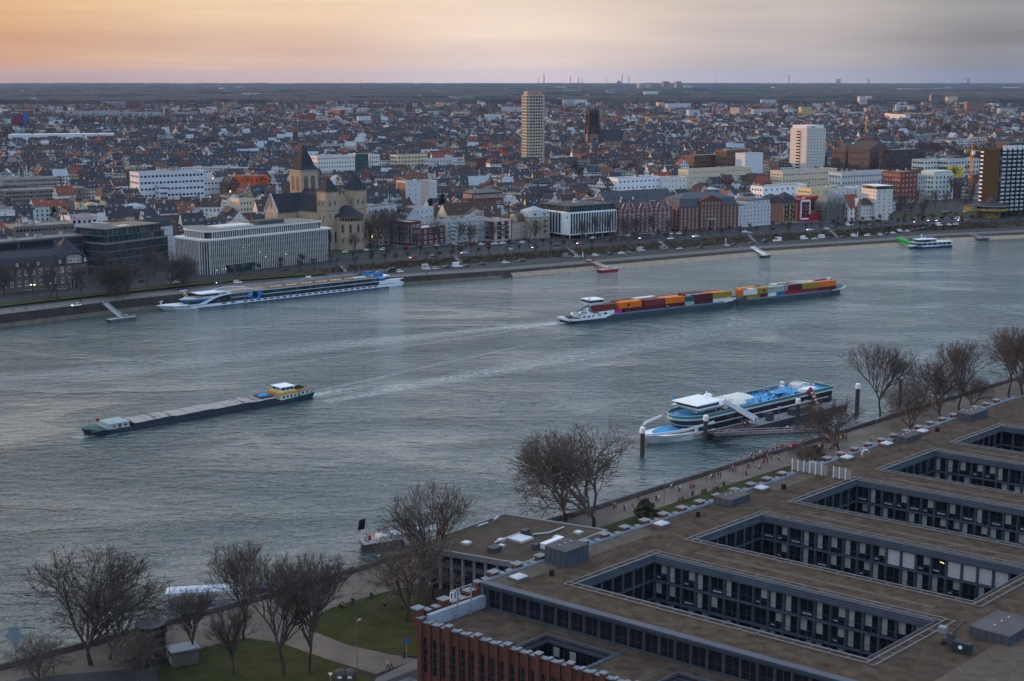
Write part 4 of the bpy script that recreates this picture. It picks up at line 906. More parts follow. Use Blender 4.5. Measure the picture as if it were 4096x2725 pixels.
b = MB(); b.box(71, 76, 2, B3-2, 3.8, 5.3); b.build('wheelhouse', [G_SHIP], lb)
b = MB(); b.box(70.4, 76.6, 1.5, B3-1.5, 5.3, 5.5); [b.box(x, x+.14, 1.93, B3-1.93, 3.8, 5.3) for x in (71, 72.7, 74.4, 75.9)]; b.box(70.95, 76.05, 1.95, B3-1.95, 3.8, 4.2); b.build('wheelhouse_frame', [SHIPW], lb)
for x in (71.2, 72.8, 74.4, 76): put('window', window_mesh(.8,.8,'none'), lb, (x, .85, 1.8))
for x in (79.5, 81.3): put('window', window_mesh(.8,.8,'none'), lb, (x, 1.25, 2.1))
text_part('lettering', 'AMSTERDAM', .5, mat('bow letters', (.45,.36,.1), .6, .1), lb, (-.3, .65, 1.7), R(-12))
ka, krz, kL = ship_frame((2603, 1776), (3322, 1628), 5.5, 0)
kd = thing('excursion_ship', 'white excursion ship with bright blue sun deck and curved bow arms', 'ship', (ka.x, ka.y, 0), krz)
B4 = 13.0; KBLUE = mat('blue deck', (.035, .26, .52), .5, .12, .4); KDARK = mat('ship dark side', (.022, .020, .024), .35, .15); KGL = glass_mat('green ship glass', (.01,.03,.035), (.03,.06,.06), .4, .06)
b = MB(); hull(b, [(1,.6,-2.6,.8,3.0),(6,3.2,3.4,4.6,2.6),(13,5.5,12,6.1,2.2),(22,6.3,22,6.5,2.0),(80,6.4,80,6.5,2.0),(kL,5.8,kL+1,6.2,2.0)], B4); b.build('hull', [SHIPW], kd)
b = MB(); b.loft([[(14,-.0,1.1),(30,-.06,1.1),(30,-.06,1.4),(14,.0,1.25)],[(14,.3,1.1),(30,.3,1.1),(30,.3,1.4),(14,.3,1.25)]]); b.build('red_stripe', [REDW], kd)
def ring_at(x0, hw, z, n=12, xb=None, rx=9.0):   # rounded front ring
    pts = []
    for k in range(n+1):
        a = math.pi/2+math.pi*k/n; pts.append((x0+rx+rx*math.cos(a), B4/2-hw*math.sin(a-math.pi)*-1 if False else B4/2+hw*math.sin(a), z))
    return pts
def deck_ring(x0, x1, hw, z, rx=9.0):
    r_ = ring_at(x0, hw, z, 14, None, rx); return r_+[(x1, B4/2-hw, z), (x1, B4/2+hw, z)]
def deck_solid(b, x0, x1, hw, z0, z1, rx=9.0, m=0, dx=0.0, dw=0.0): b.loft([deck_ring(x0, x1, hw, z0, rx), deck_ring(x0+dx, x1, hw+dw, z1, rx)], m)
b = MB(); deck_solid(b, 2.6, 16, 4.6, 2.66, 2.74, 10); b.build('fore_deck', [KBLUE], kd)
b = MB(); deck_solid(b, 13.5, kL-2, 6.0, 2.0, 4.0, 5); b.build('lower_saloon', [KGL], kd)
b = MB(); deck_solid(b, 12.6, kL+1, 6.45, 3.75, 4.15, 9, 0, -.3, .05); b.build('middle_band', [SHIPW], kd)
b = MB(); deck_solid(b, 12.0, kL, 6.3, 4.15, 5.75, 9, 0, -.9, .05); b.build('upper_saloon', [KGL], kd)
b = MB(); b.box(24, kL+.2, -.06, .3, 2.0, 3.75); b.box(24, kL+.4, -.08, .3, 4.15, 5.7); b.box(kL-1, kL+.5, 0, B4, 2.2, 5.6); b.build('dark_side', [KDARK], kd)
b = MB(); deck_solid(b, 10.8, kL+1.2, 6.5, 5.75, 6.3, 9.5, 0, -.4, .15); b.build('upper_band', [SHIPW], kd)
b = MB(); deck_solid(b, 10.9, kL+1, 6.4, 6.3, 6.36, 9.5); b.build('sun_deck', [KBLUE], kd)
b = MB()
r_ = ring_at(10.6, 6.55, 6.3, 14, None, 9.5); r2 = [(kL+1, B4/2-6.55, 6.3)]; loop = [(kL+1, B4/2+6.55, 6.3)]+r_+r2+[(kL+1, B4/2+6.55, 6.3)]
b.loft([loop, [(x, y, z+.95) for x, y, z in loop]], 0, False, False); b.build('glass_rail', [mat('green rail glass', (.05, .17, .17), .2, .1)], kd)
b = MB()
for p, q in zip(loop, loop[1:]):
    b.bar((p[0],p[1],p[2]+1.0), (q[0],q[1],q[2]+1.0), .08, .08)
b.build('hand_rail', [SHIPW], kd)
wb = MB(); wb.box(-1.1, 1.1, -.04, .05, 0, 1.1, 0); wbm = wb.mesh('window', [glass_mat('black ship glass', (.02,.024,.028), (.06,.065,.065), .3, .05)])
for k in range(17): put('window', wbm, kd, (29+k*2.9, -.1, 4.45))
for k in range(12): put('window', wbm, kd, (36+k*2.9, -.08, 2.4))
b = MB(); b.box(46, 72, -.25, -.05, 3.7, 4.1); b.box(46, 72, -.27, -.25, 3.62, 3.7, 1); b.build('side_stripe', [SHIPW, REDW], kd)
for sgn in (-1, 1):   # curved white arms of the bow
    b = MB(); pts = []
    for k in range(11):
        f = k/10; x = -2.8+ (26 if sgn < 0 else 15.5)*f; hw = 6.35*min(1, (f*1.9)**.55) if f > 0 else .3; z = 3.1+ (1.25 if sgn < 0 else 2.6)*f**(1.0 if sgn < 0 else .8)
        pts.append(Vector((x, B4/2+sgn*hw, z)))
    for p, q in zip(pts, pts[1:]): b.bar(p, q, .25, .75)
    b.build('bow_arm', [SHIPW], kd)
b = MB(); b.loft([[(14.2,-.25,2.1),(15.2,-.25,2.1),(15.4,-.25,3.4),(14.0,-.25,3.4)],[(14.2,.1,2.1),(15.2,.1,2.1),(15.4,.1,3.4),(14.0,.1,3.4)]]); b.build('arm_stay', [SHIPW], kd)
b = MB(); b.bar((43.2,-.3,2.0), (33.8,-.3,7.0), 1.2, 1.9); b.bar((33.8,-.2,7.0), (27.8,.8,10.5), .8, 1.3); b.build('slanted_strut', [SHIPW], kd)
b = MB(); b.bar((75.4,-.5,1.9), (70.5,-.35,8.2), .6, 2.0); b.build('slanted_banner', [mat('red banner', (.30,.05,.05), .8, .1)], kd)
for k in range(4): b = MB(); z = 2.6+k*1.3; x = 75.0-(z-1.9)*.78; b.box(x-.7, x+.7, -1.1, -.95, z, z+.7); b.build('banner_print', [OFFW], kd)
b = MB(); b.box(21, 24, 5.2, 7.8, 6.3, 8.0); b.loft([[(18.2,1.6,8.0),(28.5,1.6,8.0),(28.5,B4-1.6,8.0),(18.2,B4-1.6,8.0)],[(16.2,.5,9.0),(29.5,.5,9.0),(29.5,B4-.5,9.0),(16.2,B4-.5,9.0)]]); b.build('wheelhouse_base', [SHIPW], kd)
b = MB(); b.loft([[(17.6,1.8,9.0),(27,1.8,9.0),(27,B4-1.8,9.0),(17.6,B4-1.8,9.0)],[(16.9,1.4,10.2),(27,1.4,10.2),(27,B4-1.4,10.2),(16.9,B4-1.4,10.2)]]); b.build('wheelhouse_window', [glass_mat('wheelhouse glass', (.01,.05,.09), (.02,.08,.12), .5, .06)], kd)
b = MB(); b.loft([[(16,1,10.2),(28.6,1,10.2),(28.6,B4-1,10.2),(16,B4-1,10.2)],[(16.6,1.4,10.5),(28.2,1.4,10.6),(28.2,B4-1.4,10.6),(16.6,B4-1.4,10.5)]]); b.build('wheelhouse_roof', [SHIPW], kd)
b = MB(); b.bar((26,6.4,10.6),(26.4,6.4,12.2),.3,.3); b.bar((25,5.2,12.2),(27.6,7.6,12.3),.2,.3); b.lathe([(0,0),(1.4,.1),(1.5,.7),(.8,1.3),(0,1.5)], 10, (29.5, 8.5, 9.9)); b.build('radar', [SHIPW], kd)
b = MB(); rail(b, [(28.5,1,9.0),(33,1.2,9.0),(33,B4-1.2,9.0)], 1.0, 1.5, .06); b.build('bridge_rail', [STEEL], kd)
b = MB()
for x0, x1, y0, y1, z in ((29.5,46,2.8,11.6,9.1),(28.5,39.5,.5,2.9,8.6)):
    rr = []
    for k in range(7):
        y = y0+(y1-y0)*k/6; zz = z-.35*abs(k-3)/3-(0 if 0 < k < 6 else .35); rr.append((y, zz))
    b.loft([[(x0, y, zz) for y, zz in rr]+[(x0, y1, z-1.0), (x0, y0, z-1.0)], [(x1, y, zz) for y, zz in rr]+[(x1, y1, z-1.0), (x1, y0, z-1.0)]])
b.build('canopy', [mat('canopy fabric', (.56,.56,.53), .8, .1)], kd)
b = MB(); [b.bar((x, y, 6.3), (x, y, 8.3), .1, .1) for x in (29, 34, 39) for y in (.6, 11.4)]; b.bar((45,3,6.3),(45,3,8.2),.1,.1); b.bar((45,11,6.3),(45,11,8.2),.1,.1); b.build('canopy_post', [STEEL], kd)
b = MB(); b.box(59, 66.5, 4.2, 8.5, 7.3, 7.4, 1)
for x in (55.5, 66.5):
    for y in (4, 8.8): b.bar((x,y,6.3),(x,y,9.2),.14,.14)
for y in (4, 8.8): b.bar((55.5,y,9.2),(66.5,y,9.2),.14,.14); b.bar((55.5,y,8.2),(66.5,y,8.2),.1,.1)
for x in (55.5, 66.5): b.bar((x,4,9.2),(x,8.8,9.2),.14,.14)
b.build('stage_frame', [STEEL, KBLUE], kd)
b = MB(); b.loft([[(74,6.6,6.4),(83,6.2,6.4),(83,11.6,6.4),(74,11.6,6.4)],[(74.5,7,7.6),(77,6.8,8.1),(77,11.2,8.1),(74.5,11.2,7.6)],[(77,7,8.0),(82.6,6.5,7.2),(82.6,11.3,7.2),(77,11.2,8.0)]]); b.build('tarpaulin', [mat('tarpaulin', (.48,.47,.46), .6, .2, 1.5)], kd)
b = MB(); b.box(70.5, 77, 1.2, 4.2, 6.4, 7.6); b.build('bar_counter', [SHIPW], kd)
b = MB(); b.lathe([(0,0),(1.0,0),(1.0,1.6),(.3,1.8),(.3,2.0),(.75,2.3),(.75,2.8),(0,3.1)], 10, (69, 10, 6.36)); b.build('satellite_dome', [SHIPW], kd)
tb = MB(); tb.lathe([(0,1.0),(.5,1.0),(.5,1.06),(0,1.06)], 8); tb.bar((0,0,0),(0,0,1.0),.08,.08); tbm = tb.mesh('bar_table', [WHITE, STEEL])
ch = MB(); ch.box(-.25,.25,-.25,.25,.42,.48); ch.box(-.25,.25,.2,.26,.48,.95); [ch.box(x-.02,x+.02,y-.02,y+.02,0,.42) for x in (-.22,.22) for y in (-.22,.22)]; chm = ch.mesh('deck_chair', [mat('chair navy', (.03,.05,.11), .6, .1)])
rk = random.Random(3)
for k in range(9): put('bar_table', tbm, kd, (48+rk.random()*33, 1.5+rk.random()*9, 6.36))
for k in range(34): put('deck_chair', chm, kd, (47+rk.random()*22, (10.5+rk.random()*1.6) if k < 20 else 1+rk.random()*3, 6.36), rk.random()*6)
b = MB(); b.bar((15.5,11.6,6.4),(15.5,11.6,12.0),.08,.08); b.build('flag_pole', [STEEL], kd); b = MB(); b.box(15.5,16.6,11.58,11.62,10.8,11.9); b.build('flag', [SHIPC], kd)
b = MB(); b.box(12.3, 12.5, 2.6, 3.9, 2.7, 3.3); b.build('sign', [mat('sign pale', (.4,.5,.5), .5, .1)], kd)
text_part('lettering', 'RheinFantasie', .62, mat('hull letters', (.04,.035,.04), .5, .1), kd, (17.0, -.16, 1.55)); text_part('lettering', 'KD', .9, mat('kd letters', (.3,.42,.42), .5, .1), kd, (15.2, 1.4, 2.6), R(-40))
lr = MB(); lr.lathe([(.28,-.05),(.4,-.05),(.4,.05),(.28,.05)], 10)
for x in (57, 68, 35): o = lr.build('life_ring', [mat('life ring', (.5,.06,.04), .6, .1)], kd, (x, -.18, 6.9 if x > 40 else 4.9)); o.rotation_euler = (math.pi/2, 0, 0)
fa, frz, fL = ship_frame((3638, 994), (3810, 988), 3, 0)
fe = thing('passenger_ferry', 'small white double deck passenger ship moored at the far bank right of the green gangway', 'ship', (fa.x, fa.y, 0), frz)
B5 = 7.5
b = MB(); hull(b, [(1,.6,-.2,1,1.7),(5,3.0,4,3.5,1.4),(10,3.6,10,3.7,1.25),(fL,3.5,fL,3.7,1.3)], B5); b.build('hull', [NAVY], fe)
b = MB(); hull(b, [(.0,.9,-.4,1.1,2.0),(4.5,3.3,4,3.6,1.75),(10,3.72,10,3.78,1.7),(fL+.1,3.6,fL+.1,3.78,1.7)], B5, zb=.9); b.build('bulwark', [SHIPW], fe)
b = MB(); b.loft([[(3.5,1,1.6),(fL-1,.4,1.6),(fL-1,B5-.4,1.6),(3.5,B5-1,1.6)],[(5.5,1,3.4),(fL-1,.4,3.4),(fL-1,B5-.4,3.4),(5.5,B5-1,3.4)]]); b.build('saloon', [G_SHIP], fe)
b = MB(); b.box(4.5, fL-.4, .1, B5-.1, 3.4, 3.85); [b.box(x, x+.25, .3, .5, 1.7, 3.4) for x in (8, 12, 16, 20, 24, 27)]; b.build('deck', [SHIPW], fe)
b = MB(); b.loft([[(5.5,1.2,3.85),(13,1,3.85),(13,B5-1,3.85),(5.5,B5-1.2,3.85)],[(6.8,1.4,5.5),(13,1,5.5),(13,B5-1,5.5),(6.8,B5-1.4,5.5)]]); b.box(15, 20, 1.5, B5-1.5, 3.85, 5.3); b.build('upper_cabin', [G_SHIP], fe)
b = MB(); b.box(4.8, 20, .6, B5-.6, 5.5, 5.85); b.box(9, 14, 2, B5-2, 5.85, 6.3); b.build('upper_roof', [SHIPW], fe)
b = MB(); rail(b, [(14,.3,3.85),(fL-.6,.3,3.85),(fL-.6,B5-.3,3.85)], 1.1, 1.5, .07); b.build('railing', [SHIPW], fe)
b = MB(); b.bar((9.5,B5/2,6.2),(9.5,B5/2,8.8),.25,.25); b.bar((8.8,B5/2,8.4),(10.4,B5/2,8.6),.25,.4); b.build('mast', [SHIPW], fe)
b = MB(); [b.path([(x,1,3.85),(x,1,6.1),(x+2.4,1,6.1),(x+2.4,1,3.85)], .1, 4) for x in (22, 26.5)]; b.build('stern_frame', [STEEL], fe)
text_part('lettering', 'Köln Panorama', .55, SHIPB, fe, (22.5, -.02, 1.2))
def foam_mat():
    m = bpy.data.materials.new('foam'); m.use_nodes = True; nt = m.node_tree; N, L = nt.nodes, nt.links
    p = N['Principled BSDF']; p.inputs['Base Color'].default_value = (.74,.77,.77,1); p.inputs['Roughness'].default_value = .6
    tr = N.new('ShaderNodeBsdfTransparent'); mx = N.new('ShaderNodeMixShader'); at_ = N.new('ShaderNodeAttribute'); at_.attribute_name = 'fade'
    g = N.new('ShaderNodeNewGeometry'); n = N.new('ShaderNodeTexNoise'); n.inputs['Scale'].default_value = .55; n.inputs['Detail'].default_value = 6; n.inputs['Roughness'].default_value = .7; L.new(g.outputs['Position'], n.inputs[0])
    a = N.new('ShaderNodeMath'); a.operation = 'MULTIPLY_ADD'; a.inputs[1].default_value = 3.0; a.inputs[2].default_value = -1.35; L.new(n.outputs[0], a.inputs[0])
    c = N.new('ShaderNodeMath'); c.operation = 'MULTIPLY_ADD'; c.inputs[1].default_value = .5; c.use_clamp = True; L.new(at_.outputs['Fac'], c.inputs[0]); L.new(a.outputs[0], c.inputs[2])
    d = N.new('ShaderNodeMath'); d.operation = 'MULTIPLY'; d.use_clamp = True; L.new(c.outputs[0], d.inputs[0]); L.new(at_.outputs['Fac'], d.inputs[1])
    L.new(d.outputs[0], mx.inputs[0]); L.new(tr.outputs[0], mx.inputs[1]); L.new(p.outputs[0], mx.inputs[2]); L.new(mx.outputs[0], N['Material Output'].inputs[0]); return m
FOAM = foam_mat()
def wake(name, label, a, rz, x0, x1, y, w0, w1, f0, f1, z=.05):
    b = MB(); fade = []; N = 24; M = 6; e = Vector((math.cos(rz), math.sin(rz), 0)); n = Vector((-e.y, e.x, 0)); o = Vector((a.x, a.y, z))
    for i in range(N+1):
        t = i/N; x = x0+(x1-x0)*t; w = w0+(w1-w0)*t
        for j in range(M+1):
            u = j/M-.5; b.v.append(tuple(o+e*x+n*(y+u*w))); fade.append((f0+(f1-f0)*t)*(1-4*u*u)*(1 if i < N else 0))
    for i in range(N):
        for j in range(M): q = i*(M+1)+j; b.f.append([q, q+1, q+M+2, q+M+1]); b.m.append(0)
    me = b.mesh(name, [FOAM]); at_ = me.attributes.new('fade', 'FLOAT', 'POINT'); at_.data.foreach_set('value', fade)
    o_ = put(name, me); tag(o_, label, 'wake', 'foam trails on the river', 'stuff'); return o_
wake('wake', 'foam trail behind the container barge', ba, brz, -1, -300, B2/2+4, 7, 50, .5, .2); wake('wake', 'white churned water at the stern of the container barge', ba, brz, 0, -40, B2/2, 7, 12, .8, .1, .07); wake('wake', 'bow wave foam of the front barge', ba, brz, bL-4, bL+6, 3, 3, 11, .5, .3); wake('wake', 'thin foam beside the joint of the two barges', ba, brz, XJ+3, XJ-5, -1.4, 2, 2, .6, .1)
wake('wake', 'foam trail behind the low cargo barge', la, lrz, lL-1, lL+330, B3/2-12, 8, 60, .5, .2); wake('wake', 'white churned water at the stern of the low barge', la, lrz, lL-1, lL+32, B3/2, 6, 10, .85, .1, .07); wake('wake', 'bow wave foam of the low cargo barge', la, lrz, 3, -5, B3/2-1, 5, 9, .9, .35); wake('wake', 'foam strip along the side of the low barge', la, lrz, 4, 34, -.8, 1.2, 3.5, .5, .0)
for a_, r_, s_, x_, y_, lb_ in ((ba, brz, -1, -2, 0, 'container barge'), (la, lrz, 1, 2, 4, 'low barge')):
    for q, w_ in ((.13, 'far'), (-.13, 'near')): wake('wake', 'thin %s side arm of the v shaped wake of the %s' % (w_, lb_), a_+Vector((math.cos(r_), math.sin(r_)))*(0 if s_ < 0 else 60)+Vector((-math.sin(r_), math.cos(r_)))*5, r_+q*s_, s_*4, s_*230, 0, 1.6, 7, .5, .16, .06)
def pile(px, py, ztop, lab):
    x, y = at(px, py, 0); r_ = thing('mooring_pile', lab, 'mooring pile', (x, y, -1.5), 0, 'mooring piles around the excursion ship')
    b = MB(); b.tube((0,0,0),(0,0,ztop), .72, .72, 14); b.build('shaft', [mat('pile steel', (.055,.052,.052), .7, .35, .6)], r_)
    b = MB(); b.tube((0,0,ztop),(0,0,ztop+1.5), .80, .80, 14); b.lathe([(.8,ztop+1.5),(.5,ztop+1.75),(0,ztop+1.8)], 14); b.build('cap', [SHIPW], r_)
    b = MB(); b.loft([[(-.28,-.05,ztop+2.35),(0,-.05,ztop+1.9),(.28,-.05,ztop+2.35),(.14,-.05,ztop+2.5),(0,-.05,ztop+2.38),(-.14,-.05,ztop+2.5)],[(-.28,.05,ztop+2.35),(0,.05,ztop+1.9),(.28,.05,ztop+2.35),(.14,.05,ztop+2.5),(0,.05,ztop+2.38),(-.14,.05,ztop+2.5)]]); b.build('heart_sign', [REDW], r_)
pile(2569, 1821, 8.4, 'mooring pile standing free off the bow of the excursion ship'); pile(2821, 1769, 8.4, 'mooring pile in front of the pontoon near the gangway'); pile(3189, 1705, 9.0, 'mooring pile beside the red banner of the excursion ship'); pile(3427, 1655, 10.2, 'mooring pile behind the riverside tree right of the ship'); pile(3598, 1625, 11.2, 'tall mooring pile farthest to the right among bare trees')
po = thing('pontoon', 'dark grey landing pontoon beside the excursion ship', 'pontoon', (ka.x, ka.y, 0), krz)
b = MB(); b.loft([[(19.5,-6.2,-.5),(84,-6.2,-.5),(84,-.7,-.5),(19.5,-.7,-.5)],[(17.5,-6.5,2.0),(84,-6.5,1.9),(84,-.7,1.9),(17.5,-.7,2.0)]]); b.build('body', [mat('pontoon grey', (.06,.062,.07), .6, .25)], po)
b = MB(); b.box(38, 84, -6.3, -.8, 2.0, 2.06); b.build('deck', [mat('pontoon deck', (.22,.23,.25), .8, .15)], po)
b = MB(); rail(b, [(30,-6.4,2),(84,-6.4,2)], 1.1, 1.6, .07); rail(b, [(18,-6.4,2),(18,-1,2)], 1.1, 1.6, .07); b.build('railing', [DKGREY], po)
b = MB(); b.box(56, 66, -5.5, -3, 2.05, 4.2); b.box(44, 46.5, -5, -3.5, 2.05, 4.6); b.build('shelter', [DKGREY], po)
for x in (48, 62): b = MB(); b.bar((x,-5.8,2),(x,-5.8,6.4),.12,.12); b.box(x-.7,x+.5,-6,-5.6,6.4,6.55); b.build('lamp_post', [STEEL], po)
g0 = Vector((*at(2862, 1742, 2.6), 2.6)); g1 = Vector((*at(3330, 1722, 8.2), 8.2))
gw = thing('gangway_bridge', 'long dark truss footbridge crowded with people from pontoon to quay', 'bridge', g0)
d = g1-g0; dn = d.normalized(); sd_ = Vector((-dn.y, dn.x, 0)).normalized()*1.6
b = MB(); b.loft([[-sd_, sd_, sd_+Vector((0,0,.25)), -sd_+Vector((0,0,.25))], [d-sd_, d+sd_, d+sd_+Vector((0,0,.25)), d-sd_+Vector((0,0,.25))]]); b.build('walkway', [DKGREY], gw)
for s_ in (-1, 1):
    b = MB(); n = 20; o = sd_*s_
    b.bar(o-Vector((0,0,.9)), d+o-Vector((0,0,.9)), .2, .2); b.bar(o+Vector((0,0,1.2)), d+o+Vector((0,0,1.2)), .16, .16, 1)
    for k in range(n+1):
        p = d*(k/n)+o; b.bar(p-Vector((0,0,.9)), p+Vector((0,0,1.2)), .12, .12)
        if k < n: b.bar(p-Vector((0,0,.9)), d*((k+1)/n)+o+Vector((0,0,.2)), .1, .1)
    b.build('truss', [mat('bridge steel', (.09,.085,.09), .6, .2), mat('handrail', (.36,.33,.32), .5, .1)], gw)
x, y = at(1460, 2212, 0); sp0 = at(1610, 2190, 0)
rzs = math.atan2(sp0[1]-y, sp0[0]-x)
so = thing('work_pontoon', 'dark pontoon with solar panel, red box and white covered boats behind the pavilion', 'pontoon', (x, y, 0), rzs)
b = MB(); b.loft([[(0,0,-.5),(10,-.2,-.5),(10,5,-.5),(1,5,-.5)],[(-1,0,1.9),(10,-.2,1.6),(10,5,1.6),(0,5,1.9)]]); b.build('body', [mat('pontoon rust', (.055,.05,.052), .7, .3)], so)
b = MB(); b.box(0, 9.8, .2, 4.8, 1.9, 1.95); b.build('deck', [mat('pontoon grey deck', (.24,.26,.29), .8, .15)], so)
b = MB(); b.bar((1.6,3.4,1.9),(1.6,3.4,8.0),.14,.14); b.lathe([(0,8),(.2,8.1),(0,8.3)], 6, (1.6,3.4,0)); b.build('mast', [STEEL], so)
b = MB(); b.loft([[(-.6,3.3,4.6),(1.1,3.3,4.8),(1.5,3.5,7.4),(-.1,3.5,7.0)],[(-.6,3.42,4.6),(1.1,3.42,4.8),(1.5,3.62,7.4),(-.1,3.62,7.0)]]); b.build('solar_panel', [mat('solar cell', (.012,.015,.025), .2, .1)], so)
b = MB(); b.box(.7, 1.5, 2.6, 3.4, 1.95, 3.2); b.build('control_box', [mat('box beige', (.3,.29,.25), .7, .1)], so); b = MB(); b.box(2.0, 2.6, 2.8, 3.4, 1.95, 3.1); b.build('red_box', [REDW], so)
b = MB(); b.box(4, 22, 1.2, 4.2, 1.9, 3.0); b.loft([[(4,1.2,3.0),(22,1.2,3.0),(22,4.2,3.0),(4,4.2,3.0)],[(5,2.4,3.5),(21,2.4,3.6),(21,3,3.6),(5,3,3.5)]]); b.build('cover', [mat('boat cover', (.38,.38,.37), .7, .2)], so)
x, y = at(678, 2425, 0); e_ = at(960, 2412, 0)
wb_ = thing('canopy_boat', 'low boat with a long white canopy roof moored behind the park trees', 'boat', (x, y, 0), math.atan2(e_[1]-y, e_[0]-x))
b = MB(); hull(b, [(0,.6,-.6,.8,1.2),(3,1.8,3,2,1.0),(19,2,19,2,1.0)], 4.0); b.build('hull', [mat('boat hull', (.20,.21,.23), .6, .2)], wb_)
b = MB(); b.loft([[(-.8,.2,2.7),(17,.1,2.9),(17,3.9,2.9),(-.8,3.8,2.7)],[(0,.9,3.2),(17,.8,3.4),(17,3.2,3.4),(0,3.1,3.2)]]); b.build('canopy', [mat('canopy white', (.36,.41,.49), .6, .08)], wb_)
b = MB(); [b.bar((x_, y_, 1), (x_, y_, 2.8), .1, .1) for x_ in (1, 5, 9, 13, 16.5) for y_ in (.3, 3.7)]; b.build('post', [STEEL], wb_)
b = MB(); b.box(17, 22, .2, 3.8, 1.0, 3.0); b.build('cabin', [mat('painted navy', (.025,.035,.09), .6, .5, 2)], wb_)
VIS = []
BLDG = []   # footprints, kept free of town houses: (x, y, radius)
def frame_of(a, c): d = Vector(c)-Vector(a); return math.atan2(d.y, d.x), d.length
def gable_roof(b, x0, x1, y0, y1, z, h, m=0, mw=None, over=.4, axis='x', hip=0.0, th=.0):
    if axis == 'x':
        ym = (y0+y1)/2; X0, X1, Y0, Y1 = x0-over*.5, x1+over*.5, y0-over, y1+over; zz = z-h*over/((y1-y0)/2)
        A, B_, C, D = (X0,Y0,zz), (X1,Y0,zz), (X1,Y1,zz), (X0,Y1,zz); E, F = (X0+hip,ym,z+h), (X1-hip,ym,z+h)
        b.poly([A,B_,F,E], m); b.poly([C,D,E,F], m); g = m if hip > 0 else (mw if mw is not None else m)
        if hip > 0: b.poly([D,A,E], g); b.poly([B_,C,F], g)
        else: b.poly([(x0,y1,z),(x0,y0,z),(x0,ym,z+h)], g); b.poly([(x1,y0,z),(x1,y1,z),(x1,ym,z+h)], g)
    else:
        xm = (x0+x1)/2; X0, X1, Y0, Y1 = x0-over, x1+over, y0-over*.5, y1+over*.5; zz = z-h*over/((x1-x0)/2)
        A, B_, C, D = (X0,Y0,zz), (X1,Y0,zz), (X1,Y1,zz), (X0,Y1,zz); E, F = (xm,Y0+hip,z+h), (xm,Y1-hip,z+h)
        b.poly([D,A,E,F], m); b.poly([B_,C,F,E], m); g = m if hip > 0 else (mw if mw is not None else m)
        if hip > 0: b.poly([A,B_,E], g); b.poly([C,D,F], g)
        else: b.poly([(x0,y0,z),(x1,y0,z),(xm,y0,z+h)], g); b.poly([(x1,y1,z),(x0,y1,z),(xm,y1,z+h)], g)
def mansard(b, x0, x1, y0, y1, z, h1, inset, h2, m=0):
    r0 = [(x0-.3,y0-.3,z),(x1+.3,y0-.3,z),(x1+.3,y1+.3,z),(x0-.3,y1+.3,z)]; i = inset
    r1 = [(x0+i,y0+i,z+h1),(x1-i,y0+i,z+h1),(x1-i,y1-i,z+h1),(x0+i,y1-i,z+h1)]
    ym = (y0+y1)/2; k = min((y1-y0)/2-i-.1, (x1-x0)/2-i-.1)
    r2 = [(x0+i+k,ym-.05,z+h1+h2),(x1-i-k,ym-.05,z+h1+h2),(x1-i-k,ym+.05,z+h1+h2),(x0+i+k,ym+.05,z+h1+h2)]
    b.loft([r0, r1, r2], m, True)
DORM = {}
def dormer_mesh(wall, roof, w=1.6, h=1.7, d=2.4, kind='gable'):
    key = (wall.name, roof.name, w, h, kind)
    if key not in DORM:
        b = MB(); b.box(-w/2, w/2, 0, d, 0, h, 0); b.poly([(-w/2+.2,-.04,.25),(w/2-.2,-.04,.25),(w/2-.2,-.04,h-.15),(-w/2+.2,-.04,h-.15)], 2)
        if kind == 'gable': gable_roof(b, -w/2, w/2, 0, d, h, .7, 1, 0, .2, 'y')
        elif kind == 'arch': b.loft([[(w/2*1.1*math.cos(R(t)), -.15, h-.05+.6*math.sin(R(t))) for t in range(0, 181, 30)], [(w/2*1.1*math.cos(R(t)), d, h-.05+.6*math.sin(R(t))) for t in range(0, 181, 30)]], 1)
        else: b.loft([[(-w/2-.15,-.2,h),(w/2+.15,-.2,h),(w/2+.15,d,h+.4),(-w/2-.15,d,h+.4)],[(-w/2-.15,-.2,h+.15),(w/2+.15,-.2,h+.15),(w/2+.15,d,h+.55),(-w/2-.15,d,h+.55)]], 1)
        DORM[key] = b.mesh('dormer', [wall, roof, G_DARK])
    return DORM[key]
CHIM = {}
def chimney_mesh(m):
    if m.name not in CHIM:
        b = MB(); b.box(-.5, .5, -.35, .35, 0, 2.4); b.box(-.58, .58, -.43, .43, 2.4, 2.55); b.box(-.3,-.05,-.12,.12,2.55,2.85); b.box(.1,.35,-.12,.12,2.55,2.85); CHIM[m.name] = b.mesh('chimney', [m])
    return CHIM[m.name]
def roof_clutter(par, x0, x1, y0, y1, z, n, seed):
    r = random.Random(seed)
    for k in range(n):
        w, d, h = r.uniform(1.2, 4), r.uniform(1.2, 3), r.uniform(.6, 2.2); x, y = r.uniform(x0+w, x1-w), r.uniform(y0+d, y1-d)
        b = MB(); b.box(x-w/2, x+w/2, y-d/2, y+d/2, z, z+h); b.box(x-w/2-.1, x+w/2+.1, y-d/2-.1, y+d/2+.1, z+h, z+h+.12, 1); b.build('roof_box', [r.choice([LGREY, CONC, ZINC, GREYW]), FLATD], par)
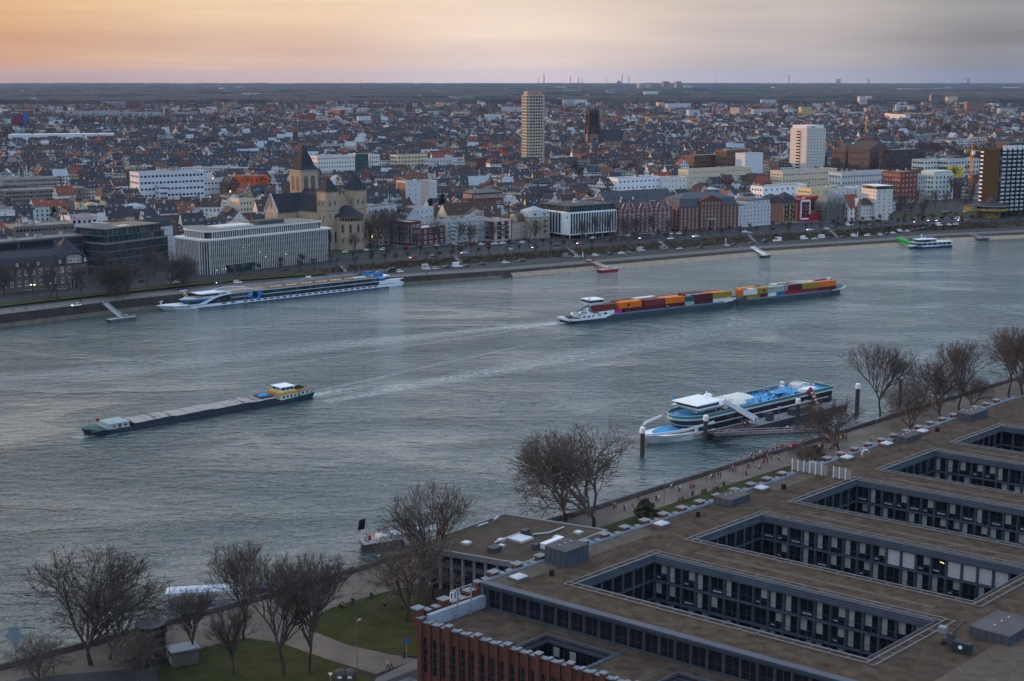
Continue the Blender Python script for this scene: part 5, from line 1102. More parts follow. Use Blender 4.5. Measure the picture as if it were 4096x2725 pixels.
def bldg(name, label, a, c, H, depth, floors, bays, wall, roof='flat', rm=None, ww=1.3, wh=1.6, style='plain', frame=None, glass=None, sb=None, base=None, f0=1.0, cat='building', group=None, rh=5.0, dorm=0, chim=0, clutter=2, z0=ZC, dstyle='gable', balc=None, side=True, skip=None, band=None, win=True, hip=0.0, ground=True):
    a = Vector((a[0], a[1])); c = Vector((c[0], c[1])); rz, W = frame_of(a, c)
    root = thing(name, label, cat, (a.x, a.y, z0), rz, group)
    e = Vector((math.cos(rz), math.sin(rz))); n = Vector((-e.y, e.x)); ctr = a+e*W/2+n*depth/2
    k = max(1, int(W/12))
    for i in range(k):
        q = a+e*W*(i+.5)/k; BLDG.append((q.x+n.x*depth/2, q.y+n.y*depth/2, max(depth, W/k)*.62+1.5))
    b = MB(); b.box(0, W, 0, depth, -1, H, 0)
    if ground: b.box(-.02, W+.02, -.06, depth, -1, f0*.55 if base is None else f0, 1)
    if band is not None:
        for j in range(1, floors+1): z = f0+(H-f0)*j/floors-.25; b.box(-.08, W+.05, -.09, depth, z-.12, z+.18, 1)
    b.build('wall', [wall, base or band or CONC], root)
    fh = (H-f0)/floors; zs = [f0+fh*j+(fh-wh)*.45 for j in range(floors)]
    if win:
        place_windows(root, 'F', spread(.6, W-.6, bays), zs, ww, wh, style, frame, glass, -.0, skip=skip)
        if side:
            nsb = sb if sb is not None else max(1, int(depth/3.2));
            if nsb: place_windows(root, 'L', spread(.8, depth-.8, nsb), zs, ww, wh, style, frame, glass)
    rm = rm or (FLATR if roof == 'flat' else SLATE)
    b = MB()
    if roof == 'flat':
        b.box(.3, W-.3, .3, depth-.3, H-.1, H+.06, 0)
        for x0, x1, y0, y1 in ((-.12, W+.12, -.12, .3), (-.12, W+.12, depth-.3, depth+.1), (-.12, .3, .3, depth-.3), (W-.3, W+.12, .3, depth-.3)): b.box(x0, x1, y0, y1, H-.35, H+.55, 1)
        b.build('roof', [rm, wall if band is None else band], root); roof_clutter(root, 0, W, 0, depth, H+.06, clutter, hash(label) % 999 if False else len(label)*7+int(W*10))
    else:
        if roof == 'gable': gable_roof(b, 0, W, 0, depth, H, rh, 0, 1, .5, 'x', hip)
        elif roof == 'cross': gable_roof(b, 0, W, 0, depth, H, rh, 0, 1, .5, 'y', hip)
        elif roof == 'hip': gable_roof(b, 0, W, 0, depth, H, rh, 0, 1, .5, 'x', min(depth*.55, W*.45))
        elif roof == 'mansard': mansard(b, 0, W, 0, depth, H, rh*.62, rh*.32, rh*.38)
        elif roof == 'pyramid': b.loft([[(-.4,-.4,H),(W+.4,-.4,H),(W+.4,depth+.4,H),(-.4,depth+.4,H)],[(W/2-.1,depth/2-.1,H+rh),(W/2+.1,depth/2-.1,H+rh),(W/2+.1,depth/2+.1,H+rh),(W/2-.1,depth/2+.1,H+rh)]])
        b.build('roof', [rm, wall], root)
        if dorm:
            for x in spread(.5, W-.5, dorm):
                if roof == 'mansard': put('dormer', dormer_mesh(wall if wall is not BRICKB else LGREY, rm, 1.5, 1.9, 2.2, dstyle), root, (x, .25, H+.35))
                else: put('dormer', dormer_mesh(wall, rm, 1.7, 1.6, depth*.28, dstyle), root, (x, depth*.16, H+rh*.22))
        for x in spread(.5, W-.5, chim) if chim else []: put('chimney', chimney_mesh(BRICKR), root, (x, depth*.5+.3, H+rh*.72))
    if balc:
        b0_, w0, h0, m0 = balc
        bm = MB(); bm.box(-w0/2, w0/2, -1.3, 0, -.15, 0, 0); bm.box(-w0/2, w0/2, -1.3, -1.22, 0, h0, 1); bm.box(-w0/2, -w0/2+.06, -1.22, 0, 0, h0, 1); bm.box(w0/2-.06, w0/2, -1.22, 0, 0, h0, 1); bme = bm.mesh('balcony', [wall, m0])
        for x in b0_(W):
            for j in range(1, floors): put('balcony', bme, root, (x, -.02, f0+fh*j+.05))
    return root
def A(px, py, z=ZC): return at(px, py, z)
# 1 the old stone offices at far left
r = bldg('stone_office', 'old brown stone office house with dark mansard and pyramid roof, far left', A(-60,1182), A(355,1143), 12.2, 17, 2, 14, mat('weathered stone', (.135,.11,.088), .9, .25, .5), 'mansard', SLATE, 1.4, 2.6, 'cross', dorm=0, rh=7.2, f0=1.6, band=mat('stone band', (.15,.125,.1), .9, .2))
W1 = (Vector(A(355,1143))-Vector(A(-60,1182))).length
b = MB(); x0, x1 = W1-16.5, W1+.5; b.loft([[(x0,-.9,12.2),(x1,-.9,12.2),(x1,17.2,12.2),(x0,17.2,12.2)],[(x0+1.2,.6,15.5),(x1-1.2,.6,15.5),(x1-1.2,16,15.5),(x0+1.2,16,15.5)],[(x0+8.4,8,24.6),(x0+8.6,8,24.6),(x0+8.6,8.3,24.6),(x0+8.4,8.3,24.6)]]); b.build('pyramid_roof', [SLATE], r)
b = MB(); xc = W1-7.2; b.box(xc-3.9, xc+3.9, -.9, 3, 12.2, 14.8, 0); ar = [(xc+4.3*math.cos(R(t)), 14.8+2.0*math.sin(R(t))) for t in range(0,181,18)]; b.loft([[(x,-.9,z) for x, z in ar],[(x,4,z) for x, z in ar]], 0); ar2 = [(xc+4.7*math.cos(R(t)), 14.8+2.4*math.sin(R(t))) for t in range(0,181,18)]
for p, q in zip(ar2, ar2[1:]): b.loft([[(p[0],-1.3,p[1]),(q[0],-1.3,q[1]),(q[0],4,q[1]),(p[0],4,p[1])],[(p[0],-1.3,p[1]+.3),(q[0],-1.3,q[1]+.3),(q[0],4,q[1]+.3),(p[0],4,p[1]+.3)]], 1)
b.build('gable', [mat('gable stone', (.26,.225,.175), .9, .2, .6), SLATE], r)
for x in (xc-1.8, xc, xc+1.8): put('window', window_mesh(1.5,2.0,'cross'), r, (x, -.92, 12.7))
dm = dormer_mesh(mat('dormer slate', (.05,.055,.065), .6, .2), SLATE, 1.7, 2.0, 2.2, 'arch')
for x in (W1-36, W1-30.5, W1-25.5, W1-14.6, W1-1.6): put('dormer', dm, r, (x, -.35 if x < W1-17 else -.7, 12.6)); put('window', window_mesh(1.1,1.5,'cross'), r, (x, -.45 if x < W1-17 else -.8, 12.9))
b = MB(); b.box(xc-3.5, xc+3.5, -2.4, 0, 4.6, 5.0); [b.tube((xc+d,-1.9,0),(xc+d,-1.9,4.6),.4,.35,8) for d in (-2.8,-1.2,1.2,2.8)]; b.box(xc-1.6, xc+1.6, -.1, 0, 0, 4.2, 1); b.build('porch', [mat('porch stone', (.22,.19,.15), .9, .2), BLACK], r)
# 2 dark glazed office behind it
r = bldg('glass_office', 'long dark glass office block behind the pyramid roof', A(-70,1150,ZC), A(340,1104,ZC), 21.5, 16, 5, 27, mat('black facade', (.03,.034,.038), .4, .2), 'flat', FLATR, 1.55, 2.9, 'none', None, glass_mat('dark office glass', (.012,.02,.024), (.10,.13,.13), .25), sb=5, clutter=6, f0=1.0, band=mat('grey floor band', (.10,.11,.12), .5, .1))
r = bldg('brick_office', 'brown brick office with white windows between the two glass blocks', A(340,1100), A(375,1096), 20, 14, 6, 3, BRICKB, 'flat', FLATD, 1.3, 1.7, 'cross', clutter=1)
# 3 stepped glass corner building
a, c = A(430,1110), A(676,1072)
r = bldg('stepped_glass_building', 'stepped green glass office with lit floors beside the white lattice block', a, c, 17.6, 27, 4, 13, mat('glass building slab', (.045,.05,.055), .5, .2), 'flat', FLATD, 2.25, 3.5, 'mid', DKGREY, G_TEAL, sb=9, clutter=0, f0=1.0, band=mat('bronze band', (.19,.165,.155), .5, .15), group=None)
Wg = (Vector(c)-Vector(a)).length
for k, (ins, z0, z1) in enumerate(((1.6, 17.7, 21.0), (3.2, 21.4, 24.6))):
    b = MB(); b.box(ins, Wg-ins*.6, ins, 26, z0, z1, 0); b.box(ins-.8, Wg-ins*.6+.6, ins-.8, 26.5, z1, z1+.5, 1); b.build('upper_storey', [G_TEAL, BROWN if False else DKGREY], r)
    for x in spread(ins, Wg-ins*.6, 12): b = MB(); b.box(x-.06, x+.06, ins-.08, ins, z0, z1); b.build('mullion', [STEEL], r)
b = MB(); b.box(3, Wg-2.5, 3, 26, 25.1, 25.16); b.build('roof', [mat('terrace roof', (.15,.135,.115), .9, .25)], r)
b = MB(); b.box(15, 22, 5, 9, 25.16, 25.7, 0); b.box(8, 12, 8, 20, 25.16, 27.5, 1); b.build('roof_light', [mat('bright roof pane', (.50,.47,.38), .3, .2), CONC], r)
for x in (Wg*.12, Wg*.2, Wg*.28): b = MB(); b.box(x, x+.9, -.12, -.05, 4.0, 4.25); b.build('lit_strip', [WARMWIN], r)
r = bldg('white_house', 'narrow white house squeezed between glass office and lattice block', A(655,1062), A(697,1056), 22, 14, 6, 3, LGREY, 'mansard', SLATE, 1.1, 1.6, 'cross', rh=5)
# 4 white lattice office block with rounded corner
a, c = A(818,1103), A(1333,1041); rz, W = frame_of(a, c); ld = 30.0
lat = thing('lattice_office', 'large pale office block wrapped in close vertical white fins', 'building', (*a, ZC), rz); BLDG += [(*(Vector(a).lerp(Vector(c), t)+Vector((-math.sin(rz), math.cos(rz)))*ld/2), 24) for t in (.1,.3,.5,.7,.9)]
FIN = mat('fin white', (.56,.54,.505), .7, .08); LG = glass_mat('lattice glass', (.02,.032,.034), (.10,.12,.11), .4)
def rrect(x0, x1, y0, y1, rr, n=5):
    P = []
    for cx, cy, a0 in ((x0+rr, y0+rr, 180), (x1-rr*.4, y0+rr*.4, 270), (x1-rr, y1-rr, 0), (x0+rr, y1-rr, 90)):
        q = rr*.4 if a0 == 270 else rr
        for k in range(n+1): t = R(a0+90*k/n); P.append((cx+q*math.cos(t), cy+q*math.sin(t)))
    return P
b = MB(); b.prism(rrect(.5, W-.5, .5, ld-.5, 4), 0, 18.3); b.prism(rrect(5, W-5.5, 3.2, ld-3, 4), 18.6, 22.3); b.build('glazing', [LG], lat)
b = MB(); b.prism(rrect(0,W,0,ld,4.5), 18.0, 18.9); b.prism(rrect(4.4,W-5,2.6,ld-2.6,4.5), 22.3, 23.0); b.build('cornice', [FIN], lat)
b = MB(); b.prism(rrect(5,W-6,3.2,ld-3.2,4), 23.0, 23.08); b.build('roof', [FLATR], lat)
b = MB(); b.box(17, 40, 9, 21, 23.08, 24.0, 0); b.box(17.6, 39.4, 9.6, 20.4, 24.0, 24.05, 1); b.box(44, 62, 10, 18, 23.08, 25.2, 2); b.build('roof_structure', [FIN, mat('roof pool pane', (.30,.42,.46), .2, .1), FLATD], lat)
finm = MB(); finm.box(-.15, .15, -.22, .1, 0, 18.0); finm = finm.mesh('fin', [FIN]); fint = MB(); fint.box(-.16, .16, -.3, .1, 0, 3.4); fint = fint.mesh('fin', [FIN])
n = int((W-6)/1.28)
for k in range(n):
    x = 4.6+k*1.28
    if 14 < x < 34 and k:
        o = put('fin', finm, lat, (x, .25, 4.2)); o.scale = (1,1,.766)
    else: put('fin', finm, lat, (x, .25, 0))
n2 = int((ld-6)/1.28)
for k in range(n2): put('fin', finm, lat, (.25, 4.6+k*1.28, 0), -math.pi/2)
for k in range(5): t = R(180+90*(k+.5)/5); put('fin', finm, lat, (4.5+4.25*math.cos(t), 4.5+4.25*math.sin(t), 0), t+math.pi/2)
for k in range(int((W-14)/1.45)): put('fin', fint, lat, (8+k*1.45, 2.95, 18.9))
for k in range(int((ld-10)/1.45)): put('fin', fint, lat, (4.75, 6+k*1.45, 18.9), -math.pi/2)
b = MB(); [b.box(4, W-3, .42, .5, z-.35, z+.35) for z in (4.4, 7.7, 11.0, 14.3)]; b.build('floor_band', [mat('lattice band', (.12,.14,.14), .5, .1)], lat)
b = MB(); [b.box(x, x+.35, .38, .44, z, z+.22) for x, z in ((12,2.2),(14,2.4),(26,12.6),(30,13.4),(27.5,10.2),(34,7),(41,6.2),(44,9.0),(47,6.6),(52,6.0),(55,6.4),(8,2.0),(37,9.2))]; b.build('ceiling_lamp', [glow('office lamp', (1,.95,.75), 3)], lat)

# 5 the romanesque church
fx, fy = at(1388, 1003, ZC); crz2 = R(42); nrm = Vector((math.sin(crz2), -math.cos(crz2)))
CHW = SAND2 = mat('church stone', (.35,.275,.20), .88, .2, .45); CHR = mat('church slate', (.030,.032,.040), .8, .3, .7)
church = thing('romanesque_church', 'big sandstone church with three square towers, slate spires and a round choir', 'church', (fx-nrm.x*8.4+6.8, fy-nrm.y*8.4+3.5, ZC), crz2)
for dx, dy, rr in ((0,4,17),(0,22,18),(0,42,18),(-14,44,14),(14,44,14),(0,58,14)):
    q = Vector((math.cos(crz2)*dx-math.sin(crz2)*dy, math.sin(crz2)*dx+math.cos(crz2)*dy)); BLDG.append((church.location.x+q.x, church.location.y+q.y, rr))
def arch_niche(b, x, z, w, h, y=-.06, m=1, n=6):
    arc = [(x+w/2*math.cos(math.pi*k/n), y, z+h+w/2*math.sin(math.pi*k/n)) for k in range(n+1)]; b.poly([(x-w/2,y,z),(x+w/2,y,z)]+arc, m)
def church_window(par, x, y, z, w, h, rot=0.0, light=None):
    put('window', window_mesh(w, h, 'arch', mat('arch stone', (.38,.30,.21), .88, .15), glass_mat('church glass', (.02,.018,.018), (.05,.04,.04), .2, .3) if 'church glass' not in MATS else MATS['church glass']), par, (x, y, z), rot)
def tower(x0, w, y0, ze, zt, label):
    b = MB(); b.box(x0, x0+w, y0, y0+w, 0, ze, 0)
    for z in (ze*.40, ze*.66): b.box(x0-.15, x0+w+.15, y0-.15, y0+w+.15, z, z+.45, 1)
    for x in (x0, x0+w-.9): b.box(x-.02, x+.92, y0-.18, y0, 0, ze, 0)
    for y in (y0, y0+w-.9): b.box(x0-.18, x0, y-.02, y+.92, 0, ze, 0)
    b.box(x0-.25, x0+w+.25, y0-.25, y0+w+.25, ze-.7, ze, 1)
    t = b.build('tower', [CHW, mat('church cornice', (.22,.17,.12), .9, .2)], church)
    b = MB(); b.loft([[(x0-.5,y0-.5,ze),(x0+w+.5,y0-.5,ze),(x0+w+.5,y0+w+.5,ze),(x0-.5,y0+w+.5,ze)],[(x0+w/2-.08,y0+w/2-.08,zt),(x0+w/2+.08,y0+w/2-.08,zt),(x0+w/2+.08,y0+w/2+.08,zt),(x0+w/2-.08,y0+w/2+.08,zt)]]); b.bar((x0+w/2,y0+w/2,zt-.3),(x0+w/2,y0+w/2,zt+1.8),.12,.12); b.build('spire', [CHR], t)
    for xx in (x0+w*.3, x0+w*.7):
        for dx in (-.55, .55): church_window(church, xx+dx, y0-.02, ze*.75, .75, 2.6)
        church_window(church, xx, y0-.02, ze*.52, .7, 3.0)
        church_window(church, x0-.02, y0+(xx-x0), ze*.75, .75, 2.6, -math.pi/2); church_window(church, x0-.02, y0+(xx-x0)+1.0, ze*.75, .6, 2.6, -math.pi/2); church_window(church, x0-.02, y0+(xx-x0), ze*.46, .9, 4.5, -math.pi/2)
        church_window(church, xx, y0-.02, ze*.12, 1.6, 6.0); church_window(church, x0-.02, y0+(xx-x0), ze*.14, 1.3, 5.0, -math.pi/2)
TW = 9.4; ze1, zt1 = 35.8, 44.6
tower(-15.2, TW, 3.5, ze1, zt1, ''); tower(5.8, TW, 3.5, ze1, zt1, '')
# choir with dwarf gallery
b = MB(); b.lathe([(8.4,0),(8.4,9.0),(8.1,9.3),(8.1,17.4),(7.6,17.5),(7.6,19.6),(8.3,19.7),(8.3,20.6)], 20, (0,0,0), 0, math.pi, 2*math.pi); b.box(-8.1, 8.1, -.2, 12, 0, 20.5); b.build('choir', [CHW], church)
b = MB(); b.lathe([(9.0,20.4),(.1,26.5)], 20, (0,0,0), 0, math.pi, 2*math.pi); b.loft([[(-9,0,20.4),(9,0,20.4),(0,0,26.5)],[(-9,6,20.4),(9,6,20.4),(0,6,26.5)]]); b.build('choir_roof', [CHR], church)
b = MB(); b.lathe([(7.62,17.6),(7.62,19.6)], 20, (0,0,0), 0, math.pi*1.02, math.pi*1.98); b.build('gallery_shadow', [mat('gallery painted shade', (.03,.025,.02), .9, .1)], church)  # near-black band behind the columns: the gallery's shade put into the colour
for k in range(15): t = math.pi*(1.04+.92*k/14); b = MB(); b.tube((8.15*math.cos(t),8.15*math.sin(t),17.5),(8.15*math.cos(t),8.15*math.sin(t),19.6),.18,.18,6); b.build('gallery_column', [CHW], church)
for k in range(5):
    t = math.pi*(1.12+.76*k/4); church_window(church, 8.42*math.cos(t)*.975, 8.42*math.sin(t)*.975, 10.6, 1.5, 4.6, t+math.pi/2); church_window(church, 8.42*math.cos(t), 8.42*math.sin(t), 4.4, 1.2, 2.6, t+math.pi/2)
    for d in (-.09, .09): b = MB(); tt = t+d*1.7; b.tube((8.3*math.cos(tt),8.3*math.sin(tt),0),(8.3*math.cos(tt),8.3*math.sin(tt),17),.22,.22,5); b.build('lesene', [CHW], church)
# nave, transept, west tower
b = MB(); b.box(-9.5, 9.5, 8, 52, 0, 22.5); b.loft([[(-9.5,7.9,22.5),(9.5,7.9,22.5),(0,7.9,34.2)],[(-9.5,9,22.5),(9.5,9,22.5),(0,9,34.2)]]); b.box(-10.5,-9.4,13,52,0,21); b.build('nave', [CHW], church)
b = MB(); gable_roof(b, -9.8, 9.8, 9, 54, 22.5, 12.2, 0, 0, .5, 'y'); b.build('nave_roof', [CHR], church)
for k in range(7): church_window(church, -10.52, 16+k*4.2, 11.0, 1.6, 6.0, -math.pi/2)
b = MB(); b.box(-25, 20, 42, 57, 0, 21.5); b.loft([[(-25,42,21.5),(-25,57,21.5),(-25,49.5,31.8)],[(-24,42,21.5),(-24,57,21.5),(-24,49.5,31.8)]]); b.build('transept', [CHW], church)
b = MB(); gable_roof(b, -24.6, 20, 42, 57, 21.5, 10.6, 0, 0, .5, 'x'); b.build('transept_roof', [CHR], church)
b = MB(); b.bar((-25.2,41.7,21.5),(-25.2,49.5,32.4),.5,.5); b.bar((-25.2,57.3,21.5),(-25.2,49.5,32.4),.5,.5); b.box(-25.3,-24.8,41.8,57.2,20.9,21.5); b.build('gable_coping', [mat('lead coping', (.35,.38,.42), .6, .1)], church)
b = MB(); b.lathe([(1.1,32),(1.1,34.5),(1.5,34.5),(.1,39)], 4, (-20,49.5,0)); b.build('ridge_turret', [mat('turret lead', (.30,.36,.42), .5, .1)], church)
for x in (-21, -15): church_window(church, x, 41.96, 9.5, 1.6, 6.5)
for y in (46.5, 52.5): church_window(church, -25.04, y, 9.5, 1.5, 6.5, -math.pi/2);
church_window(church, -25.04, 49.5, 23.5, .8, 4, -math.pi/2)
wt = 12.8; x0, y0, ze, zt = -2.6, 49, 46.0, 62.0
b = MB(); b.box(x0, x0+wt, y0, y0+wt, 0, ze, 0); b.box(x0-.3, x0+wt+.3, y0-.3, y0+wt+.3, 30.4, 31.0, 1); b.box(x0-.5, x0+wt+.5, y0-.5, y0+wt+.5, ze-.5, ze+.1, 1)
t = b.build('west_tower', [CHW, mat('lead coping', (0,0,0))], church)
b = MB(); cx, cy = x0+wt/2, y0+wt/2
def sq(h, z): return [(cx-h,cy-h,z),(cx+h,cy-h,z),(cx+h,cy+h,z),(cx-h,cy+h,z)]
b.loft([sq(wt/2+.8, ze+.1), sq(wt/2-1.2, ze+2.2), sq(wt*.29, ze+7), sq(.35, zt-.6), sq(.1, zt)]); b.bar((cx,cy,zt-.5),(cx,cy,zt+3.2),.14,.14); b.bar((cx-.6,cy,zt+2.2),(cx+.6,cy,zt+2.2),.1,.1); b.build('spire', [CHR], t)
for xx in (x0+wt*.29, x0+wt*.71):
    church_window(church, xx, y0-.02, 32.5, 3.0, 8.2); church_window(church, x0-.02, y0+(xx-x0), 32.5, 3.0, 8.2, -math.pi/2)
    for d in (-.5, .5): b = MB(); b.box(xx+d-.1, xx+d+.1, y0-.2, y0-.08, 32.5, 41.5); b.build('tracery', [CHW], church)
    church_window(church, x0-.02, y0+(xx-x0), 24, 1.2, 3, -math.pi/2)
b = MB(); b.box(x0-.22, x0+.6, y0-.22, y0+.3, 0, ze); b.box(x0+wt-.6, x0+wt+.2, y0-.22, y0+.3, 0, ze); b.build('downpipe_pilaster', [CHW], church)

# 6 the row of houses along the river road
BALG = lambda n: (lambda W: spread(.5, W-.5, n))
DBR = mat('deep brick', (.125,.045,.037), .85, .2, .8)
bldg('white_apartments', 'plain white apartment block just right of the church behind a dark conifer', A(1466,954), A(1607,936), 19.5, 13, 4, 6, LGREY, 'flat', FLATD, 1.3, 2.2, 'plain', DKGREY, clutter=3)
bldg('white_flats', 'white flats with glazed upper balconies behind the dark conifers', A(1610,945), A(1735,929), 17, 13, 4, 7, LGREY, 'flat', FLATR, 1.5, 1.7, 'mid', clutter=3)
r = bldg('brick_villa', 'low brown brick house with white framed glass corner by the conifers', A(1688,991), A(1781,978), 11.5, 15, 3, 4, DBR, 'flat', ZINC, 2.2, 2.0, 'mid', WHITE, G_DARK, clutter=1, f0=.8)
bldg('brick_annex', 'brick block with tall white framed stairwell window left of the brick villa', A(1640,990), A(1685,984), 15.2, 15, 1, 2, DBR, 'flat', ZINC, 3.2, 11, 'tri', clutter=0, f0=1.5)
bldg('grey_apartments', 'long grey apartment house with rows of wide white windows behind bare trees', A(1782,975), A(1974,961), 13.6, 13, 5, 9, GREYW, 'flat', FLATR, 2.1, 1.5, 'tri', clutter=3, f0=1.0, balc=(BALG(4), 2.6, .9, LGREY))
bldg('dark_roof_houses', 'row of houses with long dark brown roofs behind the grey apartments', A(1790,935), A(2000,920), 12.8, 13, 3, 10, CREAM, 'gable', DBROWN, 1.2, 1.4, 'plain', rh=7.0, chim=4, dorm=2)
bldg('balcony_house', 'pale pink house with three deep glazed balconies and a planted roof', A(1979,968), A(2044,961), 13.2, 14, 4, 2, PINK, 'flat', FLATR, 3.6, 2.4, 'mid', DKGREY, clutter=2, balc=(BALG(1), 5, 1.0, G_TEAL))
r = bldg('old_stone_house', 'old yellow stone house with brown mansard and round clock gable', A(2048,960), A(2119,951), 11.2, 13, 3, 4, SAND, 'mansard', mat('brown slate roof', (.085,.065,.052), .75, .3, .7), 1.25, 2.0, 'cross', rh=6.4, dorm=2, chim=2, dstyle='gable', f0=1.2)
b = MB(); b.box(.8, 4.2, -.5, 2.5, 11.2, 15.0, 0); ar = [(2.5+1.7*math.cos(R(t)), 15.0+1.5*math.sin(R(t))) for t in range(0,181,20)]; b.loft([[(x,-.5,z) for x, z in ar],[(x,2.5,z) for x, z in ar]], 0); b.lathe([(0,0),(.8,0),(.8,.1),(0,.1)], 12, (0,0,0), 1); gb = b.build('clock_gable', [SAND, OFFW], r);
put('window', window_mesh(1.9,1.6,'tri'), r, (2.5, -.52, 12.2))
bldg('zinc_roof_house', 'tan corner house with steep grey zinc roof beside the white fin hotel', A(2122,957), A(2200,951), 14.2, 15, 4, 4, mat('tan render', (.30,.235,.165), .85, .15), 'mansard', ZINC, 1.15, 1.9, 'cross', rh=6.5, dorm=2, dstyle='flat', balc=(BALG(2), 2.2, .9, DKGREY))
# hotel with vertical white fins
a, c = A(2278,957), A(2467,941); rz, W = frame_of(a, c); hd = 34
ho = thing('fin_hotel', 'white hotel with tall vertical fins, glass penthouse and dark ground floor', 'building', (*a, ZC), rz); BLDG += [(*(Vector(a).lerp(Vector(c), t)+Vector((-math.sin(rz), math.cos(rz)))*hd/2), 20) for t in (.2,.5,.8)]
b = MB(); b.box(.2, W-.2, .2, hd, 2.8, 16.8, 1); b.box(0, W, 0, hd, 2.4, 3.1, 0); b.box(0, W, 0, hd, 16.4, 17.5, 0); b.box(0, .22, 0, 8.5, 3.1, 16.4, 0); b.box(1, W-1, 1.2, hd-1, 0, 2.4, 1); b.box(W-.9, W, 0, hd, 3.1, 16.4, 0); b.build('wall', [SHIPW, G_DARK], ho)
fm = MB(); fm.box(-.22, .22, -.35, .25, 3.1, 16.4); fm = fm.mesh('fin', [SHIPW]); gm = MB(); gm.box(-.62,.62,-.03,.1,3.2,16.3,0); [gm.box(-.62,.62,-.06,.0,z,z+.12,1) for z in (5.4,7.6,9.8,12,14.2)]; gm = gm.mesh('window_strip', [glass_mat('hotel glass', (.018,.022,.024), (.075,.075,.07), .3), DKGREY])
n = 18
for k in range(n+1): put('fin', fm, ho, (.5+k*(W-1)/n, .1, 0))
for k in range(n): put('window_strip', gm, ho, (.5+(k+.5)*(W-1)/n, .1, 0))
for k in range(8): put('fin', fm, ho, (.1, 9+k*3.2, 0), -math.pi/2); put('window_strip', gm, ho, (.1, 10.6+k*3.2, 0), -math.pi/2)
b = MB(); b.box(1.2, W-1.5, 1.4, hd-1, 17.5, 21.0, 0); b.box(.5, W-.8, .8, hd, 21.0, 21.5, 1); b.build('penthouse', [G_TEAL, FLATD], ho)
for x in spread(1.2, W-1.5, 10): b = MB(); b.box(x-.08, x+.08, 1.3, 1.42, 17.5, 21); b.build('mullion', [mat('teal mullion', (.10,.2,.19), .5, .1)], ho)
b = MB(); b.box(.1, W-.1, .1, .16, 17.5, 18.5); b.box(.1,.16,.1,hd,17.5,18.5); b.build('glass_rail', [G_TEAL], ho)
roof_clutter(ho, 2, W-2, 2, hd-2, 21.5, 5, 77)
b = MB(); b.box(-.1, 0, 1.6, 3.2, 13.2, 14.0); b.box(-.1, 0, 2.4, 3.2, 14.0, 14.8); b.build('emblem', [mat('turquoise sign', (.01,.22,.30), .5, .05)], ho)
for x in (.6, W*.35, W*.7, W-.6): b = MB(); b.tube((x,.5,0),(x,.5,2.4),.25,.25,8); b.build('pillar', [LGREY], ho)
# red brick flats with three gables
a, c = A(2470,942), A(2686,930)
r = bldg('brick_flats', 'red brick flats with three stepped gables and small white balconies', a, c, 17.6, 15, 7, 12, mat('flats brick', (.165,.062,.050), .85, .18, .8), 'flat', mat('black tile roof', (.05,.045,.045), .7, .3), 1.5, 1.35, 'mid', None, G_DARK, clutter=0, f0=1.0)
Wb = (Vector(c)-Vector(a)).length
for f in (.18, .50, .82):
    b = MB(); x = Wb*f; b.loft([[(x-4.6,-.1,17.6),(x+4.6,-.1,17.6),(x+3.0,-.1,20.8),(x-3.0,-.1,20.8)],[(x-4.6,3.5,17.6),(x+4.6,3.5,17.6),(x+3.0,3.5,20.8),(x-3.0,3.5,20.8)]], 0)
    for s_ in (-1, 1): b.bar((x+s_*4.7,-.15,17.6),(x+s_*3.0,-.15,20.95),.3,.3,1)
    g = b.build('gable', [mat('flats brick', (0,0,0)), WHITE], r); put('window', window_mesh(2.2,1.2,'arch',WHITE), r, (x, -.14, 18.2))
    b = MB(); b.box(x-2.4, x+2.4, -1.0, -.1, 17.5, 17.6); [b.box(x-2.4+k*.4, x-2.34+k*.4, -1.0, -.95, 17.6, 18.5) for k in range(13)]; b.build('balcony', [LGREY], r)
b = MB(); gable_roof(b, 0, Wb, 3.2, 15, 18.0, 3.2, 0, 0, .3, 'x'); b.build('rear_roof', [mat('black tile roof', (0,0,0))], r)
bm = MB(); bm.box(-1,1,-.9,-.02,-.1,0); [bm.box(-1+k*.4,-.95+k*.4,-.9,-.85,0,.9) for k in range(6)]; bmm = bm.mesh('balcony', [LGREY])
for j in range(1, 6):
    for f in (.12, .26, .44, .58, .76, .9): put('balcony', bmm, r, (Wb*f, 0, 1+16.6/7*j+.1))
# brick palace with pediment
a, c = A(2714,926), A(2949,913)
PAL = mat('palace brick', (.150,.062,.050), .85, .15, .8)
r = bldg('brick_palace', 'large dark red brick palace with blue slate roof, pediment and pale window frames', a, c, 16.4, 24, 6, 15, PAL, 'mansard', mat('blue slate', (.052,.062,.080), .5, .25, .7), 1.15, 1.75, 'cross', mat('pale stone frame', (.48,.46,.40), .7, .1), None, sb=5, rh=9.0, dorm=0, f0=1.0, band=mat('palace band', (.10,.05,.042), .85, .2))
Wp = (Vector(c)-Vector(a)).length; x0, x1 = Wp*.34, Wp*.70
b = MB(); b.box(x0, x1, -.9, 4, 0, 20.2, 0); b.loft([[(x0-.4,-1.1,20.2),(x1+.4,-1.1,20.2),((x0+x1)/2,-1.1,23.6)],[(x0-.4,6,20.2),(x1+.4,6,20.2),((x0+x1)/2,6,23.6)]], 0); b.bar((x0-.5,-1.2,20.2),((x0+x1)/2,-1.2,23.8),.5,.5,1); b.bar((x1+.5,-1.2,20.2),((x0+x1)/2,-1.2,23.8),.5,.5,1); b.box(x0-.3,x1+.3,-1.2,-.9,16.2,16.7,1); b.build('pediment', [PAL, mat('pediment trim', (.2,.085,.06), .85, .1)], r)
pf = MATS['pale stone frame']
for j in range(7): place_windows(r, 'F', spread(x0+.5, x1-.5, 6), [2.2+2.57*j], 1.1, 1.6, 'cross', pf, depth=-.92)
wdm = dormer_mesh(LGREY, MATS['blue slate'], 1.4, 1.8, 2.4, 'arch')
